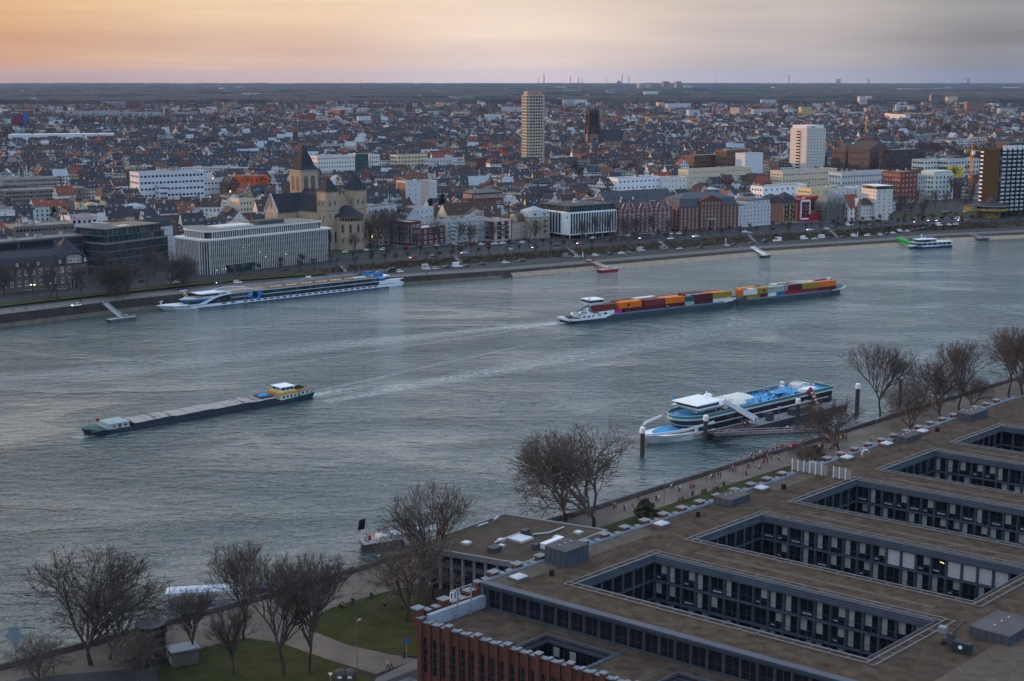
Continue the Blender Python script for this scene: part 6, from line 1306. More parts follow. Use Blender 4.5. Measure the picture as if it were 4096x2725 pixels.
for x in (2, 4.6, 7.2, Wp-7.4, Wp-4.8, Wp-2.2): put('dormer', wdm, r, (x, .6, 17.2))
for y in (4, 7.5, 11, 14.5): put('dormer', wdm, r, (.6, y, 17.2), -math.pi/2)
for y in (5, 8.5, 12): put('dormer', wdm, r, (1.9, y, 20.0), -math.pi/2)
b = MB(); xm = (x0+x1)/2; b.box(xm-4.2, xm+4.2, -2.6, -.9, 7.0, 7.5, 0); [b.tube((xm+d,-2.2,0),(xm+d,-2.2,7),.32,.28,8,0) for d in (-3.6,-2.6,2.6,3.6)]; b.box(xm-4.2, xm+4.2, -2.6, -2.5, 7.5, 8.3, 0); arch_niche(b, xm, 0, 2.6, 3.2, -.96, 1); b.build('portico', [mat('portico stone', (.30,.25,.20), .85, .15), BLACK], r)
# to the right of the palace
a, c = A(3033,905), A(3081,899); r = bldg('white_corner_flats', 'white six storey flats with banded corner beside the brick palace', A(2952,911), A(3081,899), 14.6, 14, 5, 9, mat('flats pale', (.46,.47,.50), .8, .07), 'flat', FLATD, 1.35, 1.7, 'mid', WHITE, clutter=2, f0=1.2, band=LGREY)
Wc = (Vector(A(3081,899))-Vector(A(2952,911))).length; b = MB(); b.box(Wc*.28, Wc, 1.2, 13.5, 15.2, 18.2, 0); b.box(Wc*.26, Wc+.3, .8, 14, 18.2, 18.5, 1); b.build('penthouse', [MATS['flats pale'], FLATD], r); place_windows(r, 'F', spread(Wc*.32, Wc-.5, 5), [15.7], 1.3, 1.6, 'mid', WHITE, depth=1.18)
bldg('red_sandstone_house', 'narrow red sandstone house with ornate gable next to the white corner flats', A(3083,899), A(3129,895), 15.2, 13, 4, 3, mat('red sandstone', (.27,.105,.075), .85, .2, .8), 'mansard', SLATE, 1.3, 2.3, 'tri', SAND, rh=6.5, dorm=2)
bldg('yellow_stone_house', 'yellow sandstone town house with tall slate mansard and dark balconies', A(3130,895), A(3186,891), 14.6, 13, 4, 4, mat('yellow stone', (.29,.21,.115), .85, .2, .8), 'mansard', SLATE, 1.3, 2.5, 'mid', DKGREY, rh=7.6, dorm=4, dstyle='arch', balc=(BALG(2), 2.4, .9, BLACK))
r = bldg('red_white_house', 'modern red house with white frame of balconies and red rear block', A(3187,891), A(3236,888), 16.2, 14, 5, 2, REDW, 'flat', FLATR, 1.1, 1.4, 'plain', clutter=1, win=True)
Wr = (Vector(A(3236,888))-Vector(A(3187,891))).length; b = MB(); b.box(2.6, 3.3, -1.0, .0, 2, 16.2); b.box(Wr-.7, Wr, -1.0, 0, 2, 16.2); b.box(2.6, Wr, -1.0, 0, 15, 16.2); b.box(2.6, Wr, -1.0, 0, 2, 3); b.build('white_frame', [SHIPW], r)
for j in range(4): b = MB(); b.box(3.3, Wr-.7, -.9, 0, 5+j*2.7, 5.15+j*2.7); b.box(3.3, Wr-.7, -.95, -.9, 5.15+j*2.7, 6.0+j*2.7); b.build('balcony', [G_TEAL], r)
bldg('red_rear_block', 'dark red windowless block behind the white balcony frame', A(3238,880), A(3268,877), 16.5, 13, 4, 1, REDW, 'flat', FLATR, .9, 1.2, 'none', clutter=0)
bldg('red_shed', 'low red side house with grey gable roof before the ruined tower', A(3236,889), A(3290,886), 5.4, 10, 1, 2, REDW, 'cross', DKGREY, 1.2, 1.4, 'none', rh=2.6)
r = bldg('stone_tower_house', 'rough dark stone tower house with battlements', A(3258,880), A(3300,877), 14.0, 11, 3, 2, mat('rough stone', (.085,.070,.058), .95, .4, .9), 'flat', FLATD, .9, 1.5, 'none', clutter=0)
b = MB(); [b.box(k*1.6, k*1.6+.9, -.3, .3, 14.5, 15.6) for k in range(6)]; [b.box(-.3,.3, k*1.6, k*1.6+.9, 14.5, 15.6) for k in range(6)]; b.build('battlement', [MATS['rough stone']], r)
r = bldg('scaffolded_house', 'grey house wrapped in scaffolding with a zigzag stair tower', A(3302,889), A(3393,884), 13.6, 13, 4, 6, mat('scaffold wall', (.15,.135,.115), .9, .2), 'mansard', mat('grey mansard', (.13,.14,.14), .7, .2), 1.2, 1.7, 'plain', rh=6, dorm=4)
Ws = (Vector(A(3393,884))-Vector(A(3302,889))).length; b = MB(); SCF = mat('scaffold tube', (.28,.28,.27), .5, .1, metal=.3)
for k in range(10): x = Ws*k/9; b.bar((x,-1.3,0),(x,-1.3,16.5),.09,.09); b.bar((x,-.4,0),(x,-.4,16.5),.09,.09)
for j in range(1, 8): b.box(0, Ws, -1.3, -.4, j*2.1-.05, j*2.1+.05); b.bar((0,-1.35,j*2.1+1),(Ws,-1.35,j*2.1+1),.08,.08)
for k in range(6): y = 2+k*2; b.bar((-1.2,y,0),(-1.2,y,15),.09,.09)
for j in range(1, 7): b.box(-1.3,-.3,0,12,j*2.1-.05,j*2.1+.05)
b.build('scaffold', [SCF], r); b = MB(); [b.bar((Ws*.52+(2 if j%2 else 0),-2.0,j*2.1),(Ws*.52+(0 if j%2 else 2),-2.0,j*2.1+2.1),.7,.16) for j in range(7)]; b.build('scaffold_stair', [STEEL], r); b = MB(); b.box(Ws*.86, Ws*.98, -1.45, -1.36, 4.4, 7.2); b.build('banner', [mat('banner blue', (.35,.5,.62), .6, .1)], r)
r = bldg('half_timbered_house', 'half timbered gabled house with a bright red tile roof', A(3394,887), A(3444,884), 10.8, 14, 3, 3, OFFW, 'gable', REDT, 1.2, 1.7, 'cross', mat('timber brown', (.12,.06,.04), .8, .1), rh=8.5)
Wt = (Vector(A(3444,884))-Vector(A(3394,887))).length; b = MB(); x0 = Wt*.52; b.box(x0, Wt, -.5, 4, 0, 10.8, 1); b.loft([[(x0-.3,-.6,10.8),(Wt+.3,-.6,10.8),((x0+Wt)/2,-.6,16.8)],[(x0-.3,5,10.8),(Wt+.3,5,10.8),((x0+Wt)/2,5,16.8)]], 0)
xm = (x0+Wt)/2
for p, q in (((x0,10.8),(xm,16.8)),((Wt,10.8),(xm,16.8)),((x0+.6,12.4),(Wt-.6,12.4)),((x0+1.3,14),(Wt-1.3,14)),((xm,10.8),(xm,16.5)),((x0+.4,10.8),(xm,13.8)),((Wt-.4,10.8),(xm,13.8))): b.bar((p[0],-.68,p[1]),(q[0],-.68,q[1]),.18,.28,2)
b.build('timber_gable', [OFFW, mat('timber brick', (.22,.10,.07), .85, .2), MATS['timber brown']], r)
place_windows(r, 'F', [xm-.9, xm+.9], [1.5, 5, 8.2], 1.1, 1.8, 'cross', depth=-.52)
bldg('white_low_flats', 'white five storey flats with brown roof left of the tall white block', A(3446,886), A(3512,882), 12.2, 13, 4, 5, mat('flats white', (.52,.50,.47), .8, .07), 'hip', DBROWN, 1.9, 1.4, 'tri', rh=4.2, f0=1.6)
r = bldg('white_tall_flats', 'tall white flats with open balconies on the right edge facing the river road', A(3500,885), A(3566,882), 22.6, 18, 8, 3, MATS['flats white'], 'flat', FLATR, 1.5, 1.3, 'mid', sb=4, clutter=2, f0=1.5)
Wt = (Vector(A(3566,882))-Vector(A(3500,885))).length; b = MB(); b.box(.4, Wt-.4, .6, 17, 23.1, 25.4, 0); b.box(0, Wt, 0, 18, 25.4, 25.7, 1); b.build('penthouse', [G_DARK, OFFW], r)
bm = MB(); bm.box(Wt, Wt+1.4, 1, 15, 0, .15, 0); bm.box(Wt+1.3, Wt+1.4, 1, 15, .15, 1.0, 1); bmm = bm.mesh('balcony', [CONC, DKGREY])
for j in range(8): put('balcony', bmm, r, (0, 0, 3+j*2.6))
# second row behind, and other big blocks in the town: front corner column, right column, top row, visible foot row, height there
def mid(name, label, pxl, pxr, ytop, ybot, zb, wall, floors, bays, depth=14, rz=34, **kw):
    a = Vector(at(pxl, ybot, zb)); e = Vector((math.cos(R(rz)), math.sin(R(rz)))); lo, hi = 2.0, 400.0
    for _ in range(40):
        m = (lo+hi)/2; q = a+e*m
        if proj(q.x, q.y, zb)[0] < pxr: lo = m
        else: hi = m
    H = zat(ytop, a.y+lo*.25)-ZC; VIS.append((pxl-6, pxr+6, ytop, ybot, a.y))
    return bldg(name, label, a, a+e*lo, H, depth, floors, bays, wall, **kw), lo, H
RIB = dict(style='none', ww=2.3, wh=1.5)
mid('yellow_flats', 'pale yellow flats with long balconies behind the red house', 3240, 3342, 753, 835, 13, YEL, 4, 5, style='tri', ww=2.2, wh=1.5, balc=(BALG(2), 3, .9, YEL))
mid('white_balcony_flats', 'white flats with balcony strips between yellow flats and tall white flats', 3344, 3428, 756, 835, 13, LGREY, 4, 5, style='mid', ww=1.5, wh=1.4, balc=(BALG(2), 3, .9, LGREY))
mid('white_mid_flats', 'white windowed flats joined to the left of the tall white block', 3428, 3490, 752, 830, 13, OFFW, 5, 3, style='mid', ww=1.6, wh=1.5)
mid('white_modern_block', 'bright white modern block rising behind the slate mansards', 3050, 3225, 745, 815, 13, SHIPW, 4, 8, style='none', ww=1.6, wh=1.5, clutter=3)
mid('cream_office', 'long cream office with ribbon windows in front of the white high rise', 3128, 3346, 682, 752, 16, CREAM, 4, 19, 15, style='mid', ww=2.2, wh=1.8, f0=1)
mid('grid_office', 'pale grid office right of the cream office below the high rise', 3364, 3552, 690, 762, 16, LGREY, 4, 17, 15, style='mid', ww=2.1, wh=2.2)
r, W, H = mid('white_high_rise', 'white residential high rise with balcony column on its left face', 3222, 3297, 515, 690, 12, mat('high rise render', (.47,.45,.42), .8, .1), 15, 6, 26, rz=30, style='mid', ww=1.6, wh=1.5, sb=0, clutter=3, f0=3)
bm = MB(); bm.box(-1.2, .0, -3.2, 3.2, 0, .2, 0); bm.box(-1.2, -1.1, -3.2, 3.2, .2, 1.2, 0); bm.box(-.06, 0, -3.2, 3.2, 1.2, 2.6, 1); bmm = bm.mesh('balcony', [OFFW, G_DARK])
for j in range(14): put('balcony', bmm, r, (-.02, 13, 4+j*(H-6)/14))
b = MB(); b.box(1, W-1, 2, 24, H+.1, H+3.4); b.build('penthouse', [OFFW], r)
mid('brick_steps_building', 'red brick and white stepped building left of the mint terraces', 3600, 3665, 690, 790, 13, mat('steps brick', (.19,.06,.045), .85, .15), 6, 4, 20, style='mid', ww=1.8, wh=1.6)
mid('white_stair_house', 'black and white striped stepped house beside the mint terraces', 3668, 3700, 705, 790, 12, mat('striped white', (.40,.41,.41), .8, .1), 6, 3, 14, style='none', ww=1.0, wh=2.2)
r, W, H = mid('mint_terraces', 'white and mint terraced flats with large dark openings near the crane', 3735, 3812, 700, 780, 12, mat('mint white', (.50,.55,.53), .8, .06), 5, 5, 18, style='none', ww=1.8, wh=1.9)
b = MB(); b.box(1.5, W-1, 2, 16, H+.1, H+3.2); b.build('penthouse', [MINT], r)
mid('dark_office', 'dark brown office slab with scaffolding near the courthouse', 3575, 3698, 600, 690, 14, mat('dark bronze', (.06,.052,.05), .6, .2), 6, 14, 20, style='none', ww=1.6, wh=1.6)
mid('terrace_office', 'pale framed terrace building above the yellow house', 3695, 3790, 640, 700, 14, OFFW, 4, 8, 16, style='none', ww=2.3, wh=2.0); mid('terrace_office', 'pale balcony block directly left of the yellow crane mast', 3792, 3915, 640, 700, 14, LGREY, 4, 10, 16, style='none', ww=2.4, wh=2.0)
mid('yellow_house', 'small bright yellow house under the pale terrace building', 3822, 3852, 668, 705, 14, mat('bright yellow', (.62,.46,.06), .8, .06), 3, 3, 10, style='none', ww=.9, wh=1.2)
r, W, H = mid('court_house', 'huge dark brown courthouse with classical gable among trees', 3475, 3552, 598, 690, 12, mat('court stone', (.105,.085,.07), .9, .25), 4, 8, 30, roof='cross', rm=mat('court roof', (.07,.055,.048), .8, .3), rh=8, style='plain', ww=1.2, wh=2.2, frame=BROWN)
mid('court_wing', 'long dark wing of the courthouse reaching left', 3380, 3478, 600, 680, 12, MATS['court stone'], 4, 10, 20, roof='hip', rm=MATS['court roof'], rh=6, style='plain', frame=BROWN)
mid('slab_office', 'long beige slab office with roof gallery in the middle of town', 2752, 3004, 676, 738, 14, CREAM, 4, 24, 14, style='mid', ww=1.6, wh=1.5, f0=1)
mid('scaffold_block', 'brown block under scaffolding with a white wrapped stair shaft', 2905, 2985, 602, 690, 14, BROWN, 5, 9, 18, style='none', ww=1.8, wh=1.6); mid('wrapped_tower', 'white sheeted stair shaft beside the scaffolded brown block', 2978, 3050, 615, 700, 14, mat('white sheeting', (.52,.54,.56), .7, .1), 5, 8, 14, style='none', ww=1.2, wh=1.2, win=False)
mid('brown_office', 'brown glazed office with dark stepped storeys left of the scaffold', 2775, 2900, 622, 690, 14, mat('office brown', (.12,.07,.05), .6, .2), 5, 14, 18, style='none', ww=1.7, wh=1.2)
r, W, H = mid('pink_white_block', 'white block with a pink middle panel and brown glazed left side', 1625, 1748, 728, 800, 14, LGREY, 5, 5, 16, style='mid', ww=1.5, wh=1.3)
b = MB(); b.box(W*.48, W*.73, -.25, .02, 1, H+.6); b.build('pink_panel', [PINK], r); b = MB(); b.box(-.2, .02, 1, 15, 2, H-.5); b.build('brown_glazing', [BROWN], r)
mid('white_offices', 'wide white office with stair tower in the left part of the town', 560, 820, 690, 800, 13, mat('office white', (.50,.53,.58), .8, .06), 5, 17, 22, style='none', ww=2.1, wh=1.7, f0=1); mid('white_offices', 'lower white office with long ribbon windows before the wide white office', 640, 672, 742, 800, 13, MATS['office white'], 4, 3, 62, style='none', ww=2.6, wh=1.2)
mid('white_hall', 'white office wing to the right of the wide white office', 728, 930, 722, 775, 13, LGREY, 3, 14, 16, style='none', ww=1.8, wh=1.3)
mid('orange_house', 'bright orange low building right of the wide white offices', 960, 1075, 706, 740, 14, mat('orange render', (.50,.10,.03), .7, .08), 2, 6, 14, style='none', ww=1.4, wh=1.8)
mid('cream_house', 'cream house with few windows behind the lattice block', 958, 1012, 800, 850, 13, CREAM, 3, 4, 16, roof='flat', style='none', ww=.9, wh=1.6)
mid('hotel_block', 'dark stepped hotel roofscape with a red roof sign on the left', 60, 300, 905, 950, 18, mat('hotel stone', (.15,.135,.12), .85, .2), 4, 16, 24, style='none', ww=1.6, wh=1.5, clutter=7)
for nm in [o for o in bpy.data.objects if o.get('label','').startswith('dark stepped hotel')]: text_part('lettering', 'Marriott', 4.2, mat('sign red', (.45,.03,.04), .5, .05), nm, (34, 3, zat(905, at(60,950,18)[1])-ZC+1.0))
mid('white_town_house', 'white cubic town house with dark windows above the dark hotel', 285, 395, 868, 930, 16, LGREY, 3, 5, 14, style='none', ww=1.8, wh=2.0)
mid('parking_block', 'long beige parking block in the far left of the town', 20, 345, 760, 800, 14, mat('parking beige', (.19,.165,.14), .9, .2), 4, 24, 26, style='none', ww=2.2, wh=1.1)
mid('long_office', 'long beige office roof behind the parking block', 15, 230, 715, 745, 14, mat('office beige', (.28,.26,.24), .9, .15), 3, 22, 18, style='none', ww=1.4, wh=1.4)
mid('white_row_block', 'white six storey corner block behind the west church tower', 1270, 1420, 625, 690, 14, OFFW, 5, 14, 16, style='none', ww=1.3, wh=1.4); mid('teal_glass_block', 'dark teal glass block right of the church tower', 1424, 1474, 618, 675, 14, mat('teal frame', (.05,.09,.09), .4, .2), 5, 6, 18, style='none', ww=1.6, wh=1.8, glass=G_TEAL)
mid('white_facade_house', 'white house with square windows beside the teal glass block', 1477, 1520, 622, 670, 14, OFFW, 4, 5, 14, style='none', ww=1.2, wh=1.6); mid('beige_loggia_block', 'beige block with brown loggias in the middle distance', 1590, 1710, 622, 665, 14, CREAM, 4, 9, 16, style='none', ww=2.2, wh=1.7, glass=G_DARK)
mid('long_white_flats', 'long white flats beneath the tower block to its left', 1720, 1935, 635, 665, 14, LGREY, 3, 18, 14, style='none', ww=1.6, wh=1.3)
mid('white_studio', 'white flat roofed studio houses near the big trees', 2470, 2640, 712, 768, 13, SHIPW, 3, 10, 15, style='none', ww=1.8, wh=1.3); mid('ochre_block', 'white and ochre corner house right of the white studio houses', 2650, 2745, 712, 760, 13, OFFW, 3, 6, 15, style='mid', ww=1.4, wh=1.6)
mid('school_block', 'red brick school with white cross windows behind the old stone house', 1890, 2010, 770, 830, 13, mat('school brick', (.15,.06,.05), .85, .2), 3, 9, 14, roof='hip', rm=mat('grey hip roof', (.10,.11,.11), .7, .2), rh=2.5, style='cross', ww=2.2, wh=2.0)
bldg('long_slate_houses', 'row of houses with one long blue slate roof behind the fin hotel', A(2420,885), A(2690,866), 13.5, 14, 3, 16, mat('row wall', (.24,.22,.20), .85, .2), 'gable', mat('blue slate roof', (.052,.060,.072), .55, .25, .6), 1.3, 1.5, 'plain', rh=7.5, dorm=9, chim=3, dstyle='flat')
# the balcony tower at the far right
a = Vector(at(3985, 868, ZC)); rzH = R(24); e = Vector((math.cos(rzH), math.sin(rzH))); OLIVE = mat('olive concrete', (.024,.023,.014), .8, .15)
HH = zat(590, a.y+6)-ZC
ht = thing('balcony_tower', 'olive brown tower with rows of white faceted balconies at right edge', 'building', (a.x, a.y, ZC), rzH); BLDG += [(*(a+e*x+Vector((-e.y,e.x))*10), 17) for x in (5, 20, 36)]
b = MB(); b.box(0, 46, 0, 20, 0, HH-1, 0); b.box(.5, 45.5, -.03, .1, 4, HH-3, 1); b.build('wall', [OLIVE, G_DARK], ht)
nf = 15; fh = (HH-6)/nf; bm = MB(); w = 1.95
bm.loft([[(-w,-.2,0),(0,-.9,-.12),(w,-.2,0),(w,0,0),(-w,0,0)],[(-w,-.5,1.15),(0,-1.35,1.15),(w,-.5,1.15),(w,0,1.15),(-w,0,1.15)]], 0); bmm = bm.mesh('balcony', [SHIPW]);
bt = MB(); bt.loft([[(-w,-.2,0),(0,-.9,-.12),(w,-.2,0),(w,0,0),(-w,0,0)],[(-w,-.5,3.6),(0,-1.35,3.9),(w,-.5,3.6),(w,0,3.6),(-w,0,3.6)]], 0); btm = bt.mesh('balcony', [SHIPW])
for k in range(9):
    x = 4.4+k*4.75
    for j in range(nf): put('balcony', bmm, ht, (x, -.05, 4.5+j*fh))
    put('balcony', btm, ht, (x, -.05, 4.5+nf*fh-.6))
    b = MB(); b.box(x+2.0, x+2.75, -1.0, 0, 0, HH-1); b.build('rib', [OLIVE], ht)
b = MB(); b.box(12, 46, 4, 18, HH-1, HH+3.2, 0); b.build('penthouse', [mat('penthouse dark', (.07,.06,.055), .7, .2)], ht)
lb_ = MB(); lb_.box(-.5, .0, -1.5, 1.5, 0, 1.1); lbm = lb_.mesh('side_balcony', [SHIPW])
for j in range(nf): put('side_balcony', lbm, ht, (0, 18.5, 4.5+j*fh))
# round yellow restaurant bastion on the bank
x, y = at(3978, 893, 4.0); yb = y+11
bs = thing('round_restaurant', 'round yellow riverside restaurant with wide ring terrace and conical dark roof', 'restaurant', (x, yb, 3.2), R(28)); BLDG.append((x, yb, 20)); BYEL = mat('bastion yellow', (.42,.26,.07), .8, .12)
b = MB(); b.lathe([(7.6,0),(7.6,3.2),(7.4,3.2),(7.4,9.2)], 24); b.build('drum', [mat('bastion base', (.30,.175,.045), .85, .15)], bs)
b = MB(); b.lathe([(7.8,-.5),(7.8,3.3),(7.4,3.3)], 24); b.build('plinth', [mat('plinth dark', (.055,.045,.04), .9, .2)], bs)
b = MB(); b.lathe([(7.4,8.4),(12.6,9.6),(12.9,11.0),(12.6,11.1),(12.4,10.2),(7,10.1)], 32); b.build('ring_terrace', [BYEL], bs)
b = MB(); b.lathe([(12.0,11.0),(12.0,13.2)], 32); b.build('window_band', [G_DARK], bs)
for k in range(28): t = 2*math.pi*k/28; b = MB(); b.bar((12.1*math.cos(t),12.1*math.sin(t),10.8),(12.1*math.cos(t),12.1*math.sin(t),13.3),.16,.16); b.build('mullion', [DKGREY], bs)
b = MB(); b.lathe([(13.2,13.2),(13.2,13.5),(12.4,13.9),(4.2,15.0),(4.0,15.4),(.15,20.0),(.05,21.6)], 32); b.build('roof', [mat('bastion slate', (.05,.047,.05), .6, .3)], bs)
b = MB(); b.lathe([(13.3,13.15),(13.35,13.4)], 32); b.build('roof_edge', [OFFW], bs)
b = MB(); b.box(-18.5, -10.5, 2, 9, 9.4, 13.4, 0); b.box(-19, -10, 1.5, 9.5, 13.4, 13.7, 1); b.build('side_wing', [BYEL, DKGREY], bs); put('window', window_mesh(3.4,1.6,'tri'), bs, (-15, 1.95, 10.8))
text_part('lettering', 'BASTEI', 1.5, mat('bastei letters', (.10,.07,.03), .7, .1), bs, (-.5, -7.45, 6.3), 0)
b = MB(); b.bar((-13,-4,.2),(-8,-8,5.5),2.0,.3); b.bar((-13,-5,1.2),(-8,-9,6.5),.1,.1); b.build('stair', [CONC], bs)
b = MB(); b.box(4, 14, -13.5, -13.2, -.6, .6); b.build('low_wall', [mat('pale wall', (.3,.27,.25), .9, .2)], bs)
# slab tower in the middle
a = Vector(at(2111, 690, 9)); Wt_ = 0
yT = a.y; HT = zat(382, yT)-ZC; cx = at(2132, 690, 9)[0]
rt = thing('office_tower', 'tall beige slab tower with dark window grid and red roof lettering', 'tower', (cx, yT+11, ZC), R(20)); BLDG.append((cx, yT+11, 20))
TWC = mat('tower concrete', (.44,.39,.31), .85, .12); hw = 10.2
def octo(h, k): return [(-h,-h+k),(-h+k,-h),(h-k,-h),(h,-h+k),(h,h-k),(h-k,h),(-h+k,h),(-h,h-k)]
b = MB(); b.prism(octo(hw-.35, 2.6), 0, HT, 0); b.build('wall', [G_DARK], rt)
b = MB(); b.prism(octo(hw-1.5, 2.6), HT, HT+4.4); b.build('crown', [mat('crown beige', (.26,.22,.18), .85, .1)], rt)
tm = MB();
for x in (-6.2,-3.1,0,3.1,6.2): tm.box(x-1.55+.0, x-1.55+.5, -.5, 0, 0, HT)
nfl = 26
for j in range(nfl+1): z = HT*j/nfl; tm.box(-7.7, 7.7, -.3, 0, max(0, z-.75), z+.55 if j < nfl else z)
tm.box(7.2, 7.7, -.5, 0, 0, HT); tmm = tm.mesh('facade_grid', [TWC]); tc_ = MB(); [tc_.box(-1.9, 1.9, -.3, 0, max(0, HT*j/nfl-.8), HT*j/nfl+.6) for j in range(nfl+1)]; tc_.box(-.3,.3,-.4,0,0,HT); tcm = tc_.mesh('corner_grid', [TWC])
for k in range(4):
    t = k*math.pi/2; put('facade_grid', tmm, rt, (math.sin(t)*(hw-.33), -math.cos(t)*(hw-.33), 0), t)
    t2 = t+math.pi/4; rr = (hw-.35)*math.sqrt(2)-2.6/math.sqrt(2); put('corner_grid', tcm, rt, (math.sin(t2)*rr, -math.cos(t2)*rr, 0), t2)
for k, (xx, s_) in enumerate(((-7.6, 'wdr'), (2.2, 'mobile'))): text_part('lettering', s_, 1.9, glow('red neon', (1,.04,.06), .35), rt, (xx, -hw+.9, HT+1.1))
b = MB(); b.box(-hw-6, hw+14, -hw-8, hw, 0, 7); b.build('podium', [LGREY], rt)
# neo gothic church
a = Vector(at(2370, 600, 12)); yG = a.y; zE = zat(432, yG)-ZC
NG = mat('gothic stone', (.18,.14,.105), .9, .25, .3); NGD = mat('gothic dark stone', (.06,.045,.042), .9, .25, .3)
ag = thing('gothic_church', 'dark neo gothic church with pinnacled tower and long slate nave', 'church', (a.x, a.y+8, ZC), R(14)); ag.scale = (.84, .84, 1); BLDG += [(a.x, a.y+8, 16), (a.x+22, a.y+20, 16), (a.x+45, a.y+26, 16)]
def gt(w, z0, z1, m): b = MB(); b.box(-w, w, -w, w, z0, z1); return b.build('tower', [m], ag)
gt(9.5, 0, zE*.42, NG); gt(8.6, zE*.42, zE*.62, NGD);
b = MB();
for sx in (-1, 1):
    for sy in (-1, 1):
        b.box(sx*7.2-1.7, sx*7.2+1.7, sy*7.2-1.7, sy*7.2+1.7, zE*.62, zE*.93); b.loft([[(sx*7.2-1.9,sy*7.2-1.9,zE*.93),(sx*7.2+1.9,sy*7.2-1.9,zE*.93),(sx*7.2+1.9,sy*7.2+1.9,zE*.93),(sx*7.2-1.9,sy*7.2+1.9,zE*.93)],[(sx*7.2-.1,sy*7.2-.1,zE*1.04),(sx*7.2+.1,sy*7.2-.1,zE*1.04),(sx*7.2+.1,sy*7.2+.1,zE*1.04),(sx*7.2-.1,sy*7.2+.1,zE*1.04)]])
        b.box(sx*9.2-1.2, sx*9.2+1.2, sy*9.2-1.2, sy*9.2+1.2, 0, zE*.55); b.loft([[(sx*9.2-1.3,sy*9.2-1.3,zE*.55),(sx*9.2+1.3,sy*9.2-1.3,zE*.55),(sx*9.2+1.3,sy*9.2+1.3,zE*.55),(sx*9.2-1.3,sy*9.2+1.3,zE*.55)],[(sx*9.2-.1,sy*9.2-.1,zE*.68),(sx*9.2+.1,sy*9.2-.1,zE*.68),(sx*9.2+.1,sy*9.2+.1,zE*.68),(sx*9.2-.1,sy*9.2+.1,zE*.68)]])
for k in (-1, 1): b.box(-6.5, 6.5, k*7.6-.5, k*7.6+.5, zE*.86, zE*.96); b.box(k*7.6-.5, k*7.6+.5, -6.5, 6.5, zE*.86, zE*.96); b.box(-.5,.5,k*7.6-.5,k*7.6+.5,zE*.62,zE*.9); b.box(k*7.6-.5,k*7.6+.5,-.5,.5,zE*.62,zE*.9)
b.box(-5, 5, -5, 5, zE*.6, zE*.95); b.build('belfry', [NGD], ag)
put('window', window_mesh(6.5, 13, 'arch', SAND, G_DARK), ag, (0, -9.5, zE*.08)); put('window', window_mesh(4, 8, 'arch', SAND, G_DARK), ag, (-9.5, 0, zE*.1), -math.pi/2)
for x in (-3, 3): put('window', window_mesh(2, 6, 'arch', NG, G_DARK), ag, (x, -8.65, zE*.45))
b = MB(); b.box(9, 62, -5, 17, 0, zE*.26, 0); gable_roof(b, 9, 62, -5, 17, zE*.26, 15, 1, 0, .5, 'x'); b.loft([[(50,-9,0),(60,-9,0),(60,-9,18),(55,-9,30),(50,-9,18)],[(50,0,0),(60,0,0),(60,0,18),(55,0,30),(50,0,18)]], 0); b.build('nave', [NG, mat('gothic slate', (.042,.046,.056), .6, .3)], ag)
# baroque twin tower church at the left
a = Vector(at(372, 850, 14)); rzB = R(38); bc = thing('baroque_church', 'small pale church with two dark onion domed towers and curved gable', 'church', (a.x, a.y, ZC), rzB); BLDG += [(a.x-4, a.y+8, 14), (a.x+8, a.y+14, 14)]
HB = zat(805, a.y)-ZC; PAL2 = mat('baroque plaster', (.50,.44,.30), .85, .1)
for x in (-9.5, 9.5):
    b = MB(); b.box(x-2.4, x+2.4, -1, 3.8, 0, HB); t = b.build('tower', [PAL2], bc);
    b = MB(); b.lathe([(2.9,HB),(3.0,HB+.4),(2.4,HB+1.2),(2.7,HB+2.6),(1.9,HB+4.6),(1.1,HB+5.6),(1.15,HB+7),(1.5,HB+7.6),(1.2,HB+8.8),(.25,HB+10.2),(.08,HB+13)], 10, (x,1.4,0)); b.build('onion_dome', [mat('dome slate', (.10,.075,.065), .6, .3)], t); put('window', window_mesh(1.2,2.4,'arch',OFFW), bc, (x, -1.02, HB-4))
b = MB(); b.box(-7.1, 7.1, 0, 6, 0, HB-6); ar = [(6.6*math.cos(R(t)), HB-6+5.2*math.sin(R(t))) for t in range(0,181,15)]; b.loft([[(x,-.2,z) for x, z in ar],[(x,4,z) for x, z in ar]]); b.build('gable', [PAL2], bc)
b = MB(); gable_roof(b, -9, 9, 4, 40, HB-7, 8, 0, 0, .4, 'y'); b.box(-9,9,4,40,0,HB-7); b.build('nave', [mat('nave slate', (.04,.04,.045), .6, .3)], bc)
